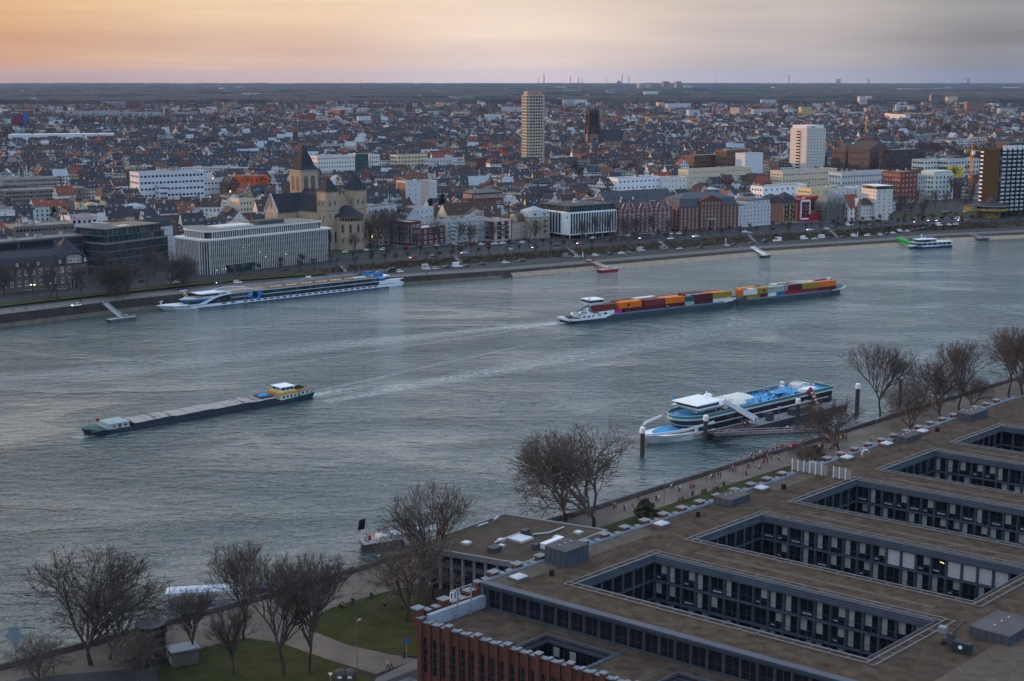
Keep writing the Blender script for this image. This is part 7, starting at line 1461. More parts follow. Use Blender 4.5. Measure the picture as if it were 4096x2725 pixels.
# single landmarks in the far town
def far_tower(name, label, pxl, pxr, ytop, ybot, zb, col, floors, bays, depth=16, rz=25, cat='building', **kw):
    kw.setdefault('style', 'none'); kw.setdefault('ww', 1.6); kw.setdefault('wh', 1.4); kw.setdefault('clutter', 1)
    return mid(name, label, pxl, pxr, ytop, ybot, zb, mat('far '+'%.2f %.2f %.2f' % col, col, .85, .1), floors, bays, depth, rz, cat=cat, **kw)
for i, (x0, x1, yt, yb, col, fl, ba_, lab) in enumerate((
 (47,95,460,508,(.22,.03,.06),8,7,'pink high rise with dark windows at the far left'), (95,111,456,508,(.02,.10,.30),1,1,'blue lift tower joined to the pink high rise'), (265,480,444,476,(.30,.31,.33),4,26,'long layered grey office far left among trees'), (430,645,449,478,(.33,.33,.34),3,24,'curved long pale office right of the layered one'),
 (1167,1300,463,489,(.30,.07,.045),4,18,'long red brick factory before the far woods'), (1434,1484,467,495,(.55,.56,.58),6,6,'white slab flats in the far suburb'), (1666,1694,437,454,(.35,.5,.38),5,4,'green and white tower flats in the far suburb'), (1946,2006,459,495,(.50,.52,.55),8,6,'white balcony tower left of the tall office tower'), (1470,1600,415,435,(.17,.08,.07),6,16,'row of dark brick flats near the woods'),
 (2256,2300,400,424,(.42,.42,.43),5,8,'grey slab flats right of the tall office tower'), (2298,2348,400,424,(.58,.58,.58),5,7,'white slab flats right of the tall office tower'), (2579,2632,366,391,(.52,.54,.50),7,9,'pale office slab standing over the far woods'), (2428,2458,358,382,(.22,.22,.24),9,5,'grey tower flats over the far woods'), (2556,2580,334,360,(.30,.25,.2),9,4,'tan tower of the far high rise estate'), (2582,2606,338,360,(.40,.30,.18),8,4,'yellowish tower of the far high rise estate'), (2654,2678,326,352,(.16,.12,.12),10,4,'dark brown tower of the far high rise estate'), (2705,2726,326,359,(.15,.17,.2),12,3,'slim dark tower of the far high rise estate'), (2743,2769,341,359,(.34,.34,.36),6,5,'low grey block at the right end of the far estate'),
 (2755,2799,441,474,(.46,.48,.52),6,8,'white office cube behind the gothic church roof'), (3204,3246,430,472,(.46,.36,.17),9,5,'cream yellow tower above the white high rise'), (3437,3467,387,417,(.45,.45,.44),9,5,'pale tower with brown middle in the right distance'), (3469,3487,385,413,(.48,.42,.42),9,3,'white and red tower beside the pale tower'), (3724,3758,380,417,(.14,.12,.12),10,6,'dark brown tower flats in the right distance'), (3789,3830,388,416,(.50,.43,.28),7,6,'yellow slab flats in the right distance'), (3866,3934,407,461,(.22,.13,.11),12,9,'reddish balcony tower in the right distance'), (4000,4056,435,465,(.42,.40,.36),7,7,'white and orange flats at the far right'), (3602,3824,354,363,(.50,.44,.40),2,30,'long low pale logistics hall lit by the low sun'), (3208,3244,382,392,(.5,.5,.5),3,5,'small white slab on the right horizon woods'), (970,1085,374,388,(.5,.52,.55),3,12,'white warehouse before the left woods'), (3346,3362,316,333,(.16,.18,.24),6,3,'tall block of the faint right skyline'), (3472,3478,318,333,(.16,.18,.24),6,2,'slim block of the faint right skyline'), (3868,3878,314,333,(.16,.18,.24),6,2,'power station block on the right horizon'), (2472,2484,324,338,(.10,.13,.18),3,2,'dark boiler house on the refinery horizon'))):
    far_tower('tower_block' if (x1-x0) < (yb-yt)*2 else 'slab_block', lab, x0, x1, yt, yb, ZC if yb > 400 else ZC+1, col, fl, ba_, 14 if yb > 380 else 40, 20, clutter=0, ww=1.5 if yb > 430 else 2.4)
def far_at(px, yb): return at(px, yb, ZC)
for px, yt, yb, r0, lab in ((2176,296,338,7,'tallest chimney on the refinery horizon'),(2281,306,338,6,'chimney right of the tallest refinery stack'),(2314,307,338,5,'slim chimney of a pair on the refinery horizon'),(2330,316,338,4,'short chimney beside the slim pair'),(2427,315,337,4,'pale chimney in the middle of the horizon'),(2488,299,338,6,'chimney standing at the boiler house'),(2516,306,338,6,'second chimney right of the boiler house'),(2155,316,338,4,'short stack left of the tallest chimney'),(3852,312,333,4,'thin stack left of the right power station'),(2862,312,334,4,'thin stack on the right of the refinery horizon')):
    x, y = far_at(px, yb); h = zat(yt, y)-ZC; r_ = thing('chimney', lab, 'chimney', (x, y, ZC), 0, 'chimneys on the horizon'); b = MB(); b.tube((0,0,0),(0,0,h), r0, r0*.7, 10); b.build('stack', [mat('far stack', (.12,.12,.14), .9, .1)], r_); b = MB(); b.tube((0,0,h*.93),(0,0,h), r0*.82, r0*.78, 10); b.build('stack_rim', [DKGREY], r_)
for px, yt, yb in ((387,320,337),(791,308,337),(808,306,337),(904,306,337),(1372,306,337),(1445,312,337),(456,322,337),(500,322,337),(870,320,337),(698,321,337)):
    x, y = far_at(px, yb); h = (zat(yt, y)-ZC)*.72; r_ = thing('wind_turbine', 'tiny white wind turbine on the left horizon', 'wind turbine', (x, y, ZC), 0, 'wind turbines on the horizon')
    b = MB(); b.tube((0,0,0),(0,0,h), 3.2, 1.8, 8); b.build('mast', [mat('turbine grey', (.3,.3,.32), .7, .05)], r_); b = MB(); b.box(-2,2,-5,4,h-2,h+2); [b.loft([[(0,-5,h-1.5),(0,-5,h+1.5)],[(h*.42*math.sin(t+px),-5.5,h+h*.42*math.cos(t+px)-.6),(h*.42*math.sin(t+px),-5.5,h+h*.42*math.cos(t+px)+.6)]],0,False,False) for t in (0,2.09,4.19)]; b.build('rotor', [MATS['turbine grey']], r_)
x, y = far_at(3155, 334); h = zat(300, y)-ZC; r_ = thing('television_tower', 'slender television tower on the right horizon', 'tower', (x, y, ZC)); b = MB(); b.lathe([(9,0),(6,h*.3),(5,h*.72),(14,h*.75),(14,h*.82),(4,h*.84),(2,h)], 10); b.build('shaft', [MATS['far stack']], r_)
for px, yt, yb, col, lab in ((706,506,572,(.20,.13,.09),'slim brick church tower with pointed copper spire far left'),(2855,413,482,(.13,.09,.075),'small gothic church spire in front of the right woods'),(914,460,502,(.10,.06,.055),'squat brick church tower with tent roof far left'),(3731,432,486,(.13,.095,.075),'pointed church tower in the right distance')):
    x, y = at(px, yb, ZC); h = zat(yt, y)-ZC; w = h*.10 if h > 40 else h*.13; r_ = thing('church_tower', lab, 'church', (x, y, ZC), R(25)); b = MB(); b.box(-w, w, -w, w, 0, h*.6); b.build('tower', [mat('tower %d' % px, col, .9, .2)], r_); b = MB(); b.loft([[(-w,-w,h*.6),(w,-w,h*.6),(w,w,h*.6),(-w,w,h*.6)],[(-.1,-.1,h),(.1,-.1,h),(.1,.1,h),(-.1,.1,h)]]); b.build('spire', [mat('spire %d' % px, (.16,.10,.085), .7, .2) if px != 706 else mat('spire copper', (.34,.26,.22), .6, .2)], r_); b = MB(); gable_roof(b, w, w*5, -w*1.3, w*1.3, h*.22, h*.14, 1, 0); b.box(w, w*5, -w*1.3, w*1.3, 0, h*.22); b.build('nave', [MATS['tower %d' % px], SLATE], r_); BLDG.append((x+8, y+6, 16))
for px, yt, yb, jib, lab in ((3878,572,800,-1,'yellow tower crane beside the balcony tower'),(3461,452,560,1,'yellow tower crane with red jib behind the high rise'),(2583,458,540,1,'orange tower crane behind the gothic church'),(893,407,450,1,'faint orange tower crane in the left distance')):
    x, y = at(px, yb, ZC); h = zat(yt, y)-ZC; cm = mat('crane yellow', (.50,.24,.03), .6, .1); r_ = thing('tower_crane', lab, 'crane', (x, y, ZC), R(20)); b = MB(); w = 1.0
    for sx in (-w, w):
        for sy in (-w, w): b.bar((sx,sy,0),(sx,sy,h*.86),.3,.3)
    n = int(h/3.2)
    for k in range(n): z = h*.86*k/n; zz = h*.86*(k+1)/n; b.bar((-w,-w,z),(w,-w,zz),.2,.2); b.bar((-w,-w,zz),(-w,w,z),.2,.2); b.bar((w,-w,z),(w,w,zz),.2,.2)
    b.build('mast', [cm], r_); b = MB(); L_ = 16 if jib < 0 else 42; b.bar((-8,0,h*.88),(8 if jib < 0 else L_,0,h*.86 if jib < 0 else h*.89),1.1,1.3); b.bar((0,0,h*.86),(-1,0,h),.6,.6); b.bar((-1,0,h),(L_*.7,0,h*.88),.2,.2); b.build('jib', [mat('crane red', (.45,.06,.03), .6, .1) if px == 3461 else cm], r_); b = MB(); b.box(-1.3,1.3,-2.4,-.9,h*.80,h*.86); b.build('cab', [WHITE], r_); b = MB(); b.box(-8,-5.5,-.8,.8,h*.83,h*.875); b.build('counterweight', [CONC], r_)
r_ = thing('train_depot', 'wide low white train depot halls at the far left', 'building', (*at(35, 578, ZC), ZC), R(12)); b = MB(); b.box(0, 175, 0, 40, 0, 15); b.build('hall', [mat('depot wall', (.42,.44,.47), .7, .1)], r_); b = MB(); b.box(178, 235, 5, 40, 0, 11); b.build('annex', [mat('depot grey', (.28,.28,.29), .8, .1)], r_)
b = MB()
for k in range(9): b.box(-20+k*16, -8+k*16, -75+k*3, -4, 0, 8); gable_roof(b, -20+k*16, -8+k*16, -75+k*3, -4, 8, 2.5, 0, 0, .3, 'y')
b.build('shed_roof', [mat('shed pale', (.40,.41,.41), .7, .1)], r_); BLDG += [(r_.location.x+30*k, r_.location.y+10, 34) for k in range(8)]+[(r_.location.x+30*k-10, r_.location.y-40, 34) for k in range(6)]
def bank_y(x):
    for (xa, ya), (xb, yb) in zip(BW, BW[1:]):
        if xa <= x <= xb: return ya+(yb-ya)*(x-xa)/(xb-xa)
    return BW[0][1]+(x-BW[0][0])*.9 if x < BW[0][0] else BW[-1][1]+(x-BW[-1][0])*.45
WALLS = [('white', (.56,.56,.56)), ('pale grey', (.42,.43,.45)), ('cream', (.46,.40,.30)), ('grey', (.25,.25,.26)), ('red brick', (.15,.065,.05)), ('sandy', (.31,.25,.175)), ('pale yellow', (.50,.42,.24)), ('brown', (.12,.085,.07)), ('pinkish', (.42,.32,.29))]
ROOFS = [('slate roof', SLATE), ('dark brown roof', DBROWN), ('red tile roof', REDT), ('brown tile roof', BRNT), ('flat gravel roof', FLATR), ('flat dark roof', FLATD), ('zinc roof', ZINC), ('flat pale roof', mat('pale flat roof', (.34,.34,.35), .8, .2, .3))]
WM = [mat('town wall '+n, c, .85, .14, .4) for n, c in WALLS]
def pattern_wall(n, c):
    """town walls too far off to tell their panes apart: the openings are only a fine pattern"""
    m = mat('far wall '+n, c, .85, .0, .4); nt = m.node_tree; N, L = nt.nodes, nt.links; p = N['Principled BSDF']; g = N.new('ShaderNodeNewGeometry')
    def mth(op, a, b_=None, c_=None):
        q = N.new('ShaderNodeMath'); q.operation = op
        for i, v in enumerate((a, b_, c_)):
            if v is None: continue
            if isinstance(v, (int, float)): q.inputs[i].default_value = v
            else: L.new(v, q.inputs[i])
        return q.outputs[0]
    s, t = N.new('ShaderNodeSeparateXYZ'), N.new('ShaderNodeSeparateXYZ'); L.new(g.outputs['Position'], s.inputs[0]); L.new(g.outputs['True Normal'], t.inputs[0])
    u = mth('SUBTRACT', mth('MULTIPLY', s.outputs[1], t.outputs[0]), mth('MULTIPLY', s.outputs[0], t.outputs[1]))
    fu = mth('FRACT', mth('DIVIDE', u, 2.7)); fv = mth('FRACT', mth('DIVIDE', mth('SUBTRACT', s.outputs[2], ZC), 3.05))
    a = mth('MULTIPLY', mth('GREATER_THAN', fu, .3), mth('LESS_THAN', fu, .74)); b_ = mth('MULTIPLY', mth('GREATER_THAN', fv, .3), mth('LESS_THAN', fv, .78))
    mx = N.new('ShaderNodeMix'); mx.data_type = 'RGBA'; L.new(mth('MULTIPLY', a, b_), mx.inputs[0]); mx.inputs[6].default_value = (*c, 1); mx.inputs[7].default_value = (.035,.04,.045,1); L.new(mx.outputs[2], p.inputs['Base Color']); return m
PM = [pattern_wall(n, c) for n, c in WALLS]
rt_ = random.Random(2024)
CELLS = []
for k in range(60):
    d = 700+3600*rt_.random()**1.3; CELLS.append((d*rt_.uniform(-.55,.5), d*rt_.uniform(.75,1.05), R(rt_.choice([34, 28, 40, 20, 10, 48, 0, 60]))))
GREEN = [(-360,1330,60),(90,1490,55),(480,1560,150),(640,1900,170),(300,2450,120),(-900,2350,180),(-700,3000,250),(560,1150,60),(210,1620,45),(-130,1010,35),(430,1160,70),(-60,2300,90),(-420,2050,60),(120,2750,150),(700,2600,200)]
def free(x, y, r=6):
    for bx_, by_, br in BLDG:
        if (x-bx_)**2+(y-by_)**2 < (br+r)**2: return False
    for gx, gy, gr in GREEN:
        if (x-gx)**2+(y-gy)**2 < gr*gr: return False
    return True
VIS += [(1085,1475,600,885,840), (2080,2185,370,690,1250), (2335,2500,430,610,1500), (400,1335,880,1000,700), (315,410,740,850,900), (2700,2960,765,850,900), (2195,2470,805,870,880), (3955,4100,585,800,900), (3868,3890,567,780,1100)]
HOUSES = []; COURTYARDS = []
LIM_Y = 3450
for ci, (cx, cy, ca_) in enumerate(CELLS):
    e = (math.cos(ca_), math.sin(ca_)); n = (-e[1], e[0]); bu, bv = rt_.uniform(70,120), rt_.uniform(52,70); st_ = 12
    for iu in range(-7, 8):
        for iv in range(-10, 11):
            ou, ov = iu*(bu+st_), iv*(bv+st_)
            gx, gy = cx+e[0]*(ou+bu/2)+n[0]*(ov+bv/2), cy+e[1]*(ou+bu/2)+n[1]*(ov+bv/2)
            if gy < 600 or gy > LIM_Y+100 or abs(gx) > .43*gy+120 or gy-bank_y(gx) < 90: continue
            if min(range(len(CELLS)), key=lambda q: (CELLS[q][0]-gx)**2+(CELLS[q][1]-gy)**2) != ci: continue
            if gy > 2300 and rt_.random() < (gy-2300)/2400: continue
            COURTYARDS.append((gx, gy)); hb = rt_.uniform(8.5, 13); mod = rt_.random()
            for side, (L_, base, dirv, rot) in enumerate(((bu, (0,0), (1,0), 0), (bv-24, (bu,12), (0,1), math.pi/2), (bu, (bu,bv), (-1,0), math.pi), (bv-24, (0,bv-12), (0,-1), -math.pi/2))):
                s = 0.0
                while s < L_-7:
                    w = rt_.uniform(30, 48) if mod < .07 else rt_.uniform(9, 15) if mod > .2 else rt_.uniform(16, 28); w = min(w, L_-s)
                    lu, lv = base[0]+dirv[0]*s, base[1]+dirv[1]*s; s += w
                    x = cx+e[0]*(ou+lu)+n[0]*(ov+lv); y = cy+e[1]*(ou+lu)+n[1]*(ov+lv)
                    mxx = x+math.cos(ca_+rot)*w/2-math.sin(ca_+rot)*6; myy = y+math.sin(ca_+rot)*w/2+math.cos(ca_+rot)*6
                    if rt_.random() < .06 or myy-bank_y(mxx) < 128 or not free(mxx, myy, 6.5): continue
                    uu, vv = proj(mxx, myy, ZC+hb+7); cut = 0.0
                    for q0, q1, qt, qb, qy in VIS:
                        if myy < qy and q0-30 < uu < q1+30 and vv < qb-.12*(qb-qt): cut = max(cut, HC-(HC-(ZC+hb+7)) - zat(qb-.12*(qb-qt), myy))
                    if hb-cut < 5: continue
                    p = rt_.random(); kind = 'flat' if p < .26 else 'mansard' if p < .36 else 'gable'
                    q = rt_.random(); kind = 'flat' if w > 24 else kind
                    rf = (rt_.choice([4,4,5,7]) if kind == 'flat' else (0 if q < .60 else 1 if q < .84 else 2 if q < .895 else 3 if q < .955 else 6))
                    wl = rt_.choices(range(9), [30,20,15,10,8,8,3,6,3])[0]
                    HOUSES.append((x, y, ca_+rot, w, 11.5+rt_.uniform(-1,2), hb-cut+rt_.choice([0,0,-1.6,1.2,2.4])*.9*(cut == 0), kind, wl, rf, rt_.randrange(1<<30), mxx, myy))
def house_geo(b, h, win=True, wm=lambda i: i, rm=lambda i: 10+i, gl=9):
    """walls, roof and panes of one terraced house into the builder b"""
    x, y, rz, w, d, H, kind, wl, rf, seed, mx_, my_ = h; c, s = math.cos(rz), math.sin(rz)
    b.tf = lambda X, Y, Z: (x+c*X-s*Y, y+s*X+c*Y, ZC+Z)
    wi, ri = wm(wl), rm(rf); r = random.Random(seed)
    b.box(0, w, 0, d, -.5, H, wi, ri if kind == 'flat' else None, False)
    if kind == 'flat':
        for k in range(r.randrange(1, 4)): ww, dd = r.uniform(1.5, 5), r.uniform(1.5, 4); xx, yy = r.uniform(.5, w-ww-.2) if w > ww+1 else .3, r.uniform(.5, d-dd-.5); b.box(xx, xx+ww, yy, yy+dd, H, H+r.uniform(.8, 2.8), wm(r.choice([0,1,3,wl])), rm(r.choice([5,7])), False)
        b.box(0, w, -.1, .15, H, H+.5, wi); b.box(0, w, d-.15, d+.1, H, H+.5, wi)
    elif kind == 'gable':
        hh = r.uniform(4.5, 7.2); gable_roof(b, 0, w, 0, d, H, hh, ri, wi, .45, 'x')
        for sd in (0, 1):
            if r.random() < .55:
                n = max(1, int(w/4.2))
                for k in range(n):
                    xx = w*(k+.5)/n; yy = d*.13 if sd == 0 else d*.87; z0 = H+hh*.26; sgn = 1 if sd == 0 else -1
                    b.box(xx-.8, xx+.8, min(yy, yy+sgn*2.6), max(yy, yy+sgn*2.6), z0-.4, z0+1.35, wm(0 if wl in (0,1,2) else wl), ri, False); yq = yy-.03*sgn; b.poly([(xx-.55,yq,z0+.2),(xx+.55,yq,z0+.2),(xx+.55,yq,z0+1.2),(xx-.55,yq,z0+1.2)], gl)
            else:
                for k in range(r.randrange(1, 4)):
                    f = r.uniform(.3, .7); xx = r.uniform(1, max(1.2, w-1.8)); f2 = f+.14; Y0, Y1 = (d/2*f, d/2*f2) if sd == 0 else (d-d/2*f, d-d/2*f2); b.poly([(xx,Y0,H+hh*f+.08),(xx+.9,Y0,H+hh*f+.08),(xx+.9,Y1,H+hh*f2+.08),(xx,Y1,H+hh*f2+.08)], 18)
        for k in range(r.randrange(0, 3)): xx = r.choice([.4, w-.9, w*.5]); b.box(xx, xx+.6, d*.5-.9, d*.5+.9, H+hh*.6, H+hh+1.3, wm(r.choice([4,7,1])), None, False)
        if r.random() < .5: b.loft([[(-.15,-.3,H+.1),(.2,-.3,H+.1),(.2,d/2,H+hh+.35),(-.15,d/2,H+hh+.35)],[(-.15,-.3,H-.4),(.2,-.3,H-.4),(.2,d/2,H+hh-.2),(-.15,d/2,H+hh-.2)]], wm(1), False)
    else:
        mansard(b, 0, w, 0, d, H, 3.6, 1.3, 1.8, ri)
        n = max(1, int(w/3.6))
        for k in range(n):
            for yy, sg in ((.35, 1), (d-.35, -1)): xx = w*(k+.5)/n; b.box(xx-.7, xx+.7, min(yy,yy+sg*1.6), max(yy,yy+sg*1.6), H+.5, H+2.5, wm(0), ri, False); yq = yy-.03*sg; b.poly([(xx-.5,yq,H+.8),(xx+.5,yq,H+.8),(xx+.5,yq,H+2.2),(xx-.5,yq,H+2.2)], gl)
    if win:
        nf, nb = int(H/3.05), max(2, int(w/2.9)); nd = 3
        for face in (0, 1, 2, 3):
            nn = nb if face in (0, 2) else nd
            if face in (1, 3) and r.random() < .5: continue
            for j in range(nf):
                z = .9+j*3.05
                for i in range(nn):
                    L_ = w if face in (0, 2) else d; u = L_*(i+.5)/nn
                    P = {0: lambda u_: (u_,-.04), 2: lambda u_: (w-u_,d+.04), 1: lambda u_: (w+.04,u_), 3: lambda u_: (-.04,d-u_)}[face]
                    p0, p1 = P(u-.6), P(u+.6); b.poly([(*p0,z),(*p1,z),(*p1,z+1.6),(*p0,z+1.6)], gl if r.random() > .012 else 19)
    b.tf = None
def in_view(x, y, z=15, m=60): u, v = proj(x, y, z); return -m < u < PW+m and v < PH
vis = [h for h in HOUSES if in_view(h[10], h[11])]
vis.sort(key=lambda h: h[11]-3*h[5])
ONE, REST = vis[:290], vis[290:]
LMK = [(120,'the dark glass office'),(330,'the baroque church'),(560,'the lattice office'),(800,'the white offices'),(1080,'the orange house'),(1330,'the romanesque church'),(1560,'the pink panelled block'),(1830,'the grey apartments'),(2100,'the office tower'),(2340,'the gothic church'),(2480,'the white studio houses'),(2700,'the long slate houses'),(2880,'the slab office'),(3060,'the white modern block'),(3250,'the white high rise'),(3460,'the courthouse'),(3700,'the mint terraces'),(3950,'the balcony tower')]
def near_lm(px, py=None): return min(LMK, key=lambda q: abs(q[0]-px))[1]
MB_LISTS = PM+[G_DARK]+[r_[1] for r_ in ROOFS]+[mat('skylight glass', (.22,.27,.33), .15, .05), WARMWIN]
for h in ONE:
    wn, rn_ = WALLS[h[7]][0], ROOFS[h[8]][0]; px = proj(h[10], h[11], 15)[0]
    far_ = 'close behind' if h[11] < 1080+ .3*h[10] else 'behind' if h[11] < 1250+.3*h[10] else 'far behind'
    o = thing('town_house', '%s house with %s %s %s' % (wn, rn_, far_, near_lm(px)), 'house', (h[0], h[1], ZC), h[2], 'town houses behind the river front')
    b = MB(); house_geo(b, (0, 0, 0, *h[3:]), True)
    b.v = [(x_, y_, z_-ZC) for x_, y_, z_ in b.v]
    split_ = {'wall': [], 'roof': [], 'windows': []}
    for f, m_ in zip(b.f, b.m): split_['wall' if m_ < 9 else 'windows' if m_ in (9, 18, 19) else 'roof'].append((f, m_))
    for nm, fs in split_.items():
        if not fs: continue
        q = MB()
        for f, m_ in fs: q.f.append([q.pt(b.v[i]) for i in f]); q.m.append(0 if nm == 'roof' else (m_ if nm == 'wall' else max(0, m_-17)))
        ms = WM if nm == 'wall' else [ROOFS[h[8]][1]] if nm == 'roof' else [G_DARK, MB_LISTS[18], WARMWIN]
        p_ = q.build(nm, ms, o)
        if nm == 'windows': p_['kind'] = 'stuff'
        elif nm == 'wall' and h[6] != 'flat': pass
b = MB()
for h in REST: house_geo(b, h, h[11] < 1500)
off = [h for h in HOUSES if not in_view(h[10], h[11]) and h[10] < 0]  # unseen houses left of the view, added to shade the near bank
for h in off: house_geo(b, h, False)
stuff('town_houses', b, MB_LISTS, None)
# low sheds and blocks farther out
b = MB(); rf2 = random.Random(8)
for k in range(2600):
    d = 3000+9500*rf2.random()**1.7; x, y = d*rf2.uniform(-.42,.42), d
    if rf2.random() < .45 and d > 4200: continue
    if not free(x, y, 12): continue
    c, s = math.cos(k*1.7), math.sin(k*1.7); w, dd, H = rf2.uniform(10, 26)*(1+d/9000), rf2.uniform(9, 16), rf2.uniform(6, 15)
    if rf2.random() < .07: w, H = w*2.6, rf2.uniform(8, 26)
    b.tf = lambda X, Y, Z: (x+c*X-s*Y, y+s*X+c*Y, ZC+Z)
    wl = rf2.choice([0,0,1,1,2,3,4,5]);
    if rf2.random() < .6: b.box(0, w, 0, dd, 0, H, wl, 10+rf2.choice([4,5,7,7]), False)
    else: b.box(0, w, 0, dd, 0, H*.7, wl, None, False); gable_roof(b, 0, w, 0, dd, H*.7, 5, 10+rf2.choice([0,0,1,2,3]), wl, .4)
stuff('suburb_houses', b, MB_LISTS)
def tree_mesh(name, seed, h, spread_=.55, lens=(.20,.30,.24,.16,.10,.055), kids=(5,3,3,3,3), r0=.45, side=1, thin=.013, up=.10):
    r = random.Random(seed); t, c = MB(), MB(); LV = len(lens)-1
    def grow(p, d, rad, lv):
        L_ = lens[lv]*h*r.uniform(.8, 1.2); segs = 3 if lv < 3 else 2; q = p; dd = d
        for k in range(segs):
            dd = (dd+Vector((r.gauss(0,.15), r.gauss(0,.15), r.gauss(up,.1)))).normalized(); n = q+dd*L_/segs; ra, rb = rad*(1-.3*k/segs), rad*(1-.3*(k+1)/segs)
            if lv == 0: t.tube(q, n, ra, rb, 8, 0, False)
            elif lv < 3: c.tube(q, n, ra, rb, 5 if lv < 2 else 3, 0, False)
            else:
                s_ = dd.orthogonal().normalized()*max(rb, thin); s_.rotate(Matrix.Rotation(r.random()*3, 3, dd)); c.poly([q-s_, q+s_, n+s_*.6, n-s_*.6], 0)
            if lv >= 1 and lv < LV and k < segs-1:
                for w in range(side): kid(n, dd, rb*.75, lv)
            q = n
        if lv < LV:
            for k in range(kids[lv]): kid(q, dd, rad*.66, lv)
    def kid(p, d, rad, lv):
        a = d.orthogonal().normalized(); a.rotate(Matrix.Rotation(r.uniform(0, 6.28), 3, d)); s = spread_*r.uniform(.55, 1.45)
        grow(p, (d+a*s).normalized(), rad, lv+1)
    grow(Vector((0,0,-.2)), Vector((0,0,1)), r0, 0)
    return t.mesh(name+'_trunk', [BARK]), c.mesh(name+'_crown', [TWIG])
def shrub_like(name, seed, h, w, n, m, size=(.5,1.2)):
    r = random.Random(seed); b = MB()
    for k in range(n):
        f = r.random(); a = r.uniform(0, 6.28); rr = w*(1-f)**.8*r.uniform(.3, 1); p = Vector((rr*math.cos(a), rr*math.sin(a), .6+h*f)); s = r.uniform(*size); d1 = Vector((r.gauss(0,1), r.gauss(0,1), r.gauss(-.2,.4))).normalized()*s; d2 = d1.orthogonal().normalized()*s*.6
        b.poly([p-d1, p+d2, p+d1, p-d2])
    t = MB(); t.tube((0,0,-.2), (0,0,h*.7), .3, .12, 6); return t.mesh(name+'_trunk', [BARK]), b.mesh(name+'_crown', [m])
BIGT = [tree_mesh('big', 5, 21, .72, (.13,.30,.24,.17,.11,.06), (6,3,4,3,4), .42, up=.05), tree_mesh('big', 9, 22, .50, (.22,.27,.22,.15,.10,.055), (5,3,4,3,4), .32), tree_mesh('big', 14, 20, .78, (.14,.28,.22,.16,.11,.06), (6,3,4,3,4), .34, up=.03)]
MEDT = [tree_mesh('med', 21, 15, .62, (.20,.28,.22,.15,.09), (5,3,3,3), .28, thin=.05), tree_mesh('med', 22, 16, .48, (.22,.27,.22,.15,.09), (4,3,3,3), .26, thin=.05)]
POLL = [tree_mesh('pol', k, 7.2, .80, (.46,.22,.15,.11), (6,4,4), .26, thin=.05, side=1) for k in (31, 32, 33)]
CONI = shrub_like('con', 3, 17, 4.6, 900, mat('conifer needles', (.016,.026,.018), .9, .35, .4), (.5, 1.3)); SHRB = shrub_like('shr', 4, 1.6, 1.6, 160, mat('dark shrub', (.030,.034,.018), .9, .3, .5), (.25, .5))
def tree(kind, x, y, z, s, rz, label, group, cat='tree', sz=None):
    o = thing('bare_tree' if kind is not CONI else 'conifer_tree' if kind is CONI else 'tree', label, cat, (x, y, z), rz, group); o.scale = (s, s, sz or s)
    put('trunk', kind[0], o); put('crown', kind[1], o); return o
rg = random.Random(77)
GN = 'big bare trees in the near park'
for px, py, s, k, lab in ((365,2660,1.36,0,'broad bare plane tree at the bottom left before the river'),(440,2640,1.05,2,'leaning bare plane tree beside the broad one at bottom left'),(975,2560,1.12,1,'upright bare tree first of the three by the lawn path'),(1135,2700,1.35,1,'tall bare tree second of the three by the lawn path'),(1240,2690,1.3,1,'tall bare tree third of three, nearest the lawn'),(1625,2485,1.3,2,'spreading bare tree on the lawn before the pavilion'),(1728,2395,1.42,1,'upright bare tree directly before the pavilion glass'),(560,2740,.75,2,'low bare tree before the dark brick drum'),(770,2640,.80,1,'bare tree beside the small kiosk'),(935,2700,.78,1,'thin bare tree between kiosk and lawn'),(150,2760,.72,2,'low bare tree at the bottom left corner'),(2265,2085,1.36,0,'broad bare plane tree left of a pair behind the pavilion'),(2375,2110,1.62,0,'largest bare plane tree rising behind the pavilion roof'),
 (3355,1815,1.05,0,'huge spreading plane tree between excursion ship and office roof'),(3210,1890,.62,2,'low bare tree before the mesh screen panels'),(3520,1665,1.4,1,'tall slim bare tree right of the excursion ship'),(3640,1740,1.25,2,'bare tree with drooping limbs behind the roof edge'),(3765,1690,1.3,0,'bare tree left of the tall crown at right'),(3835,1640,1.35,1,'tallest bare crown on the right above the roof'),(3880,1640,.85,2,'small bare tree under the tallest right crown'),(4035,1590,1.45,1,'bare tree at the right picture edge'),(4090,1580,1.25,0,'bare tree cut by the right picture edge')):
    x, y = at(px, py, ZN); tree(BIGT[k], x, y, ZN, s*.80, rg.uniform(0, 6.28), lab, GN)
for px, py, s, lab in ((2580,2080,1.5,'dark evergreen bush at the edge of the lawn strip'),(3260,1840,1.2,'dark bush under the huge plane tree')):
    x, y = at(px, py, ZN); tree(SHRB, x, y, ZN, s*1.5, 0, lab, None, 'bush')
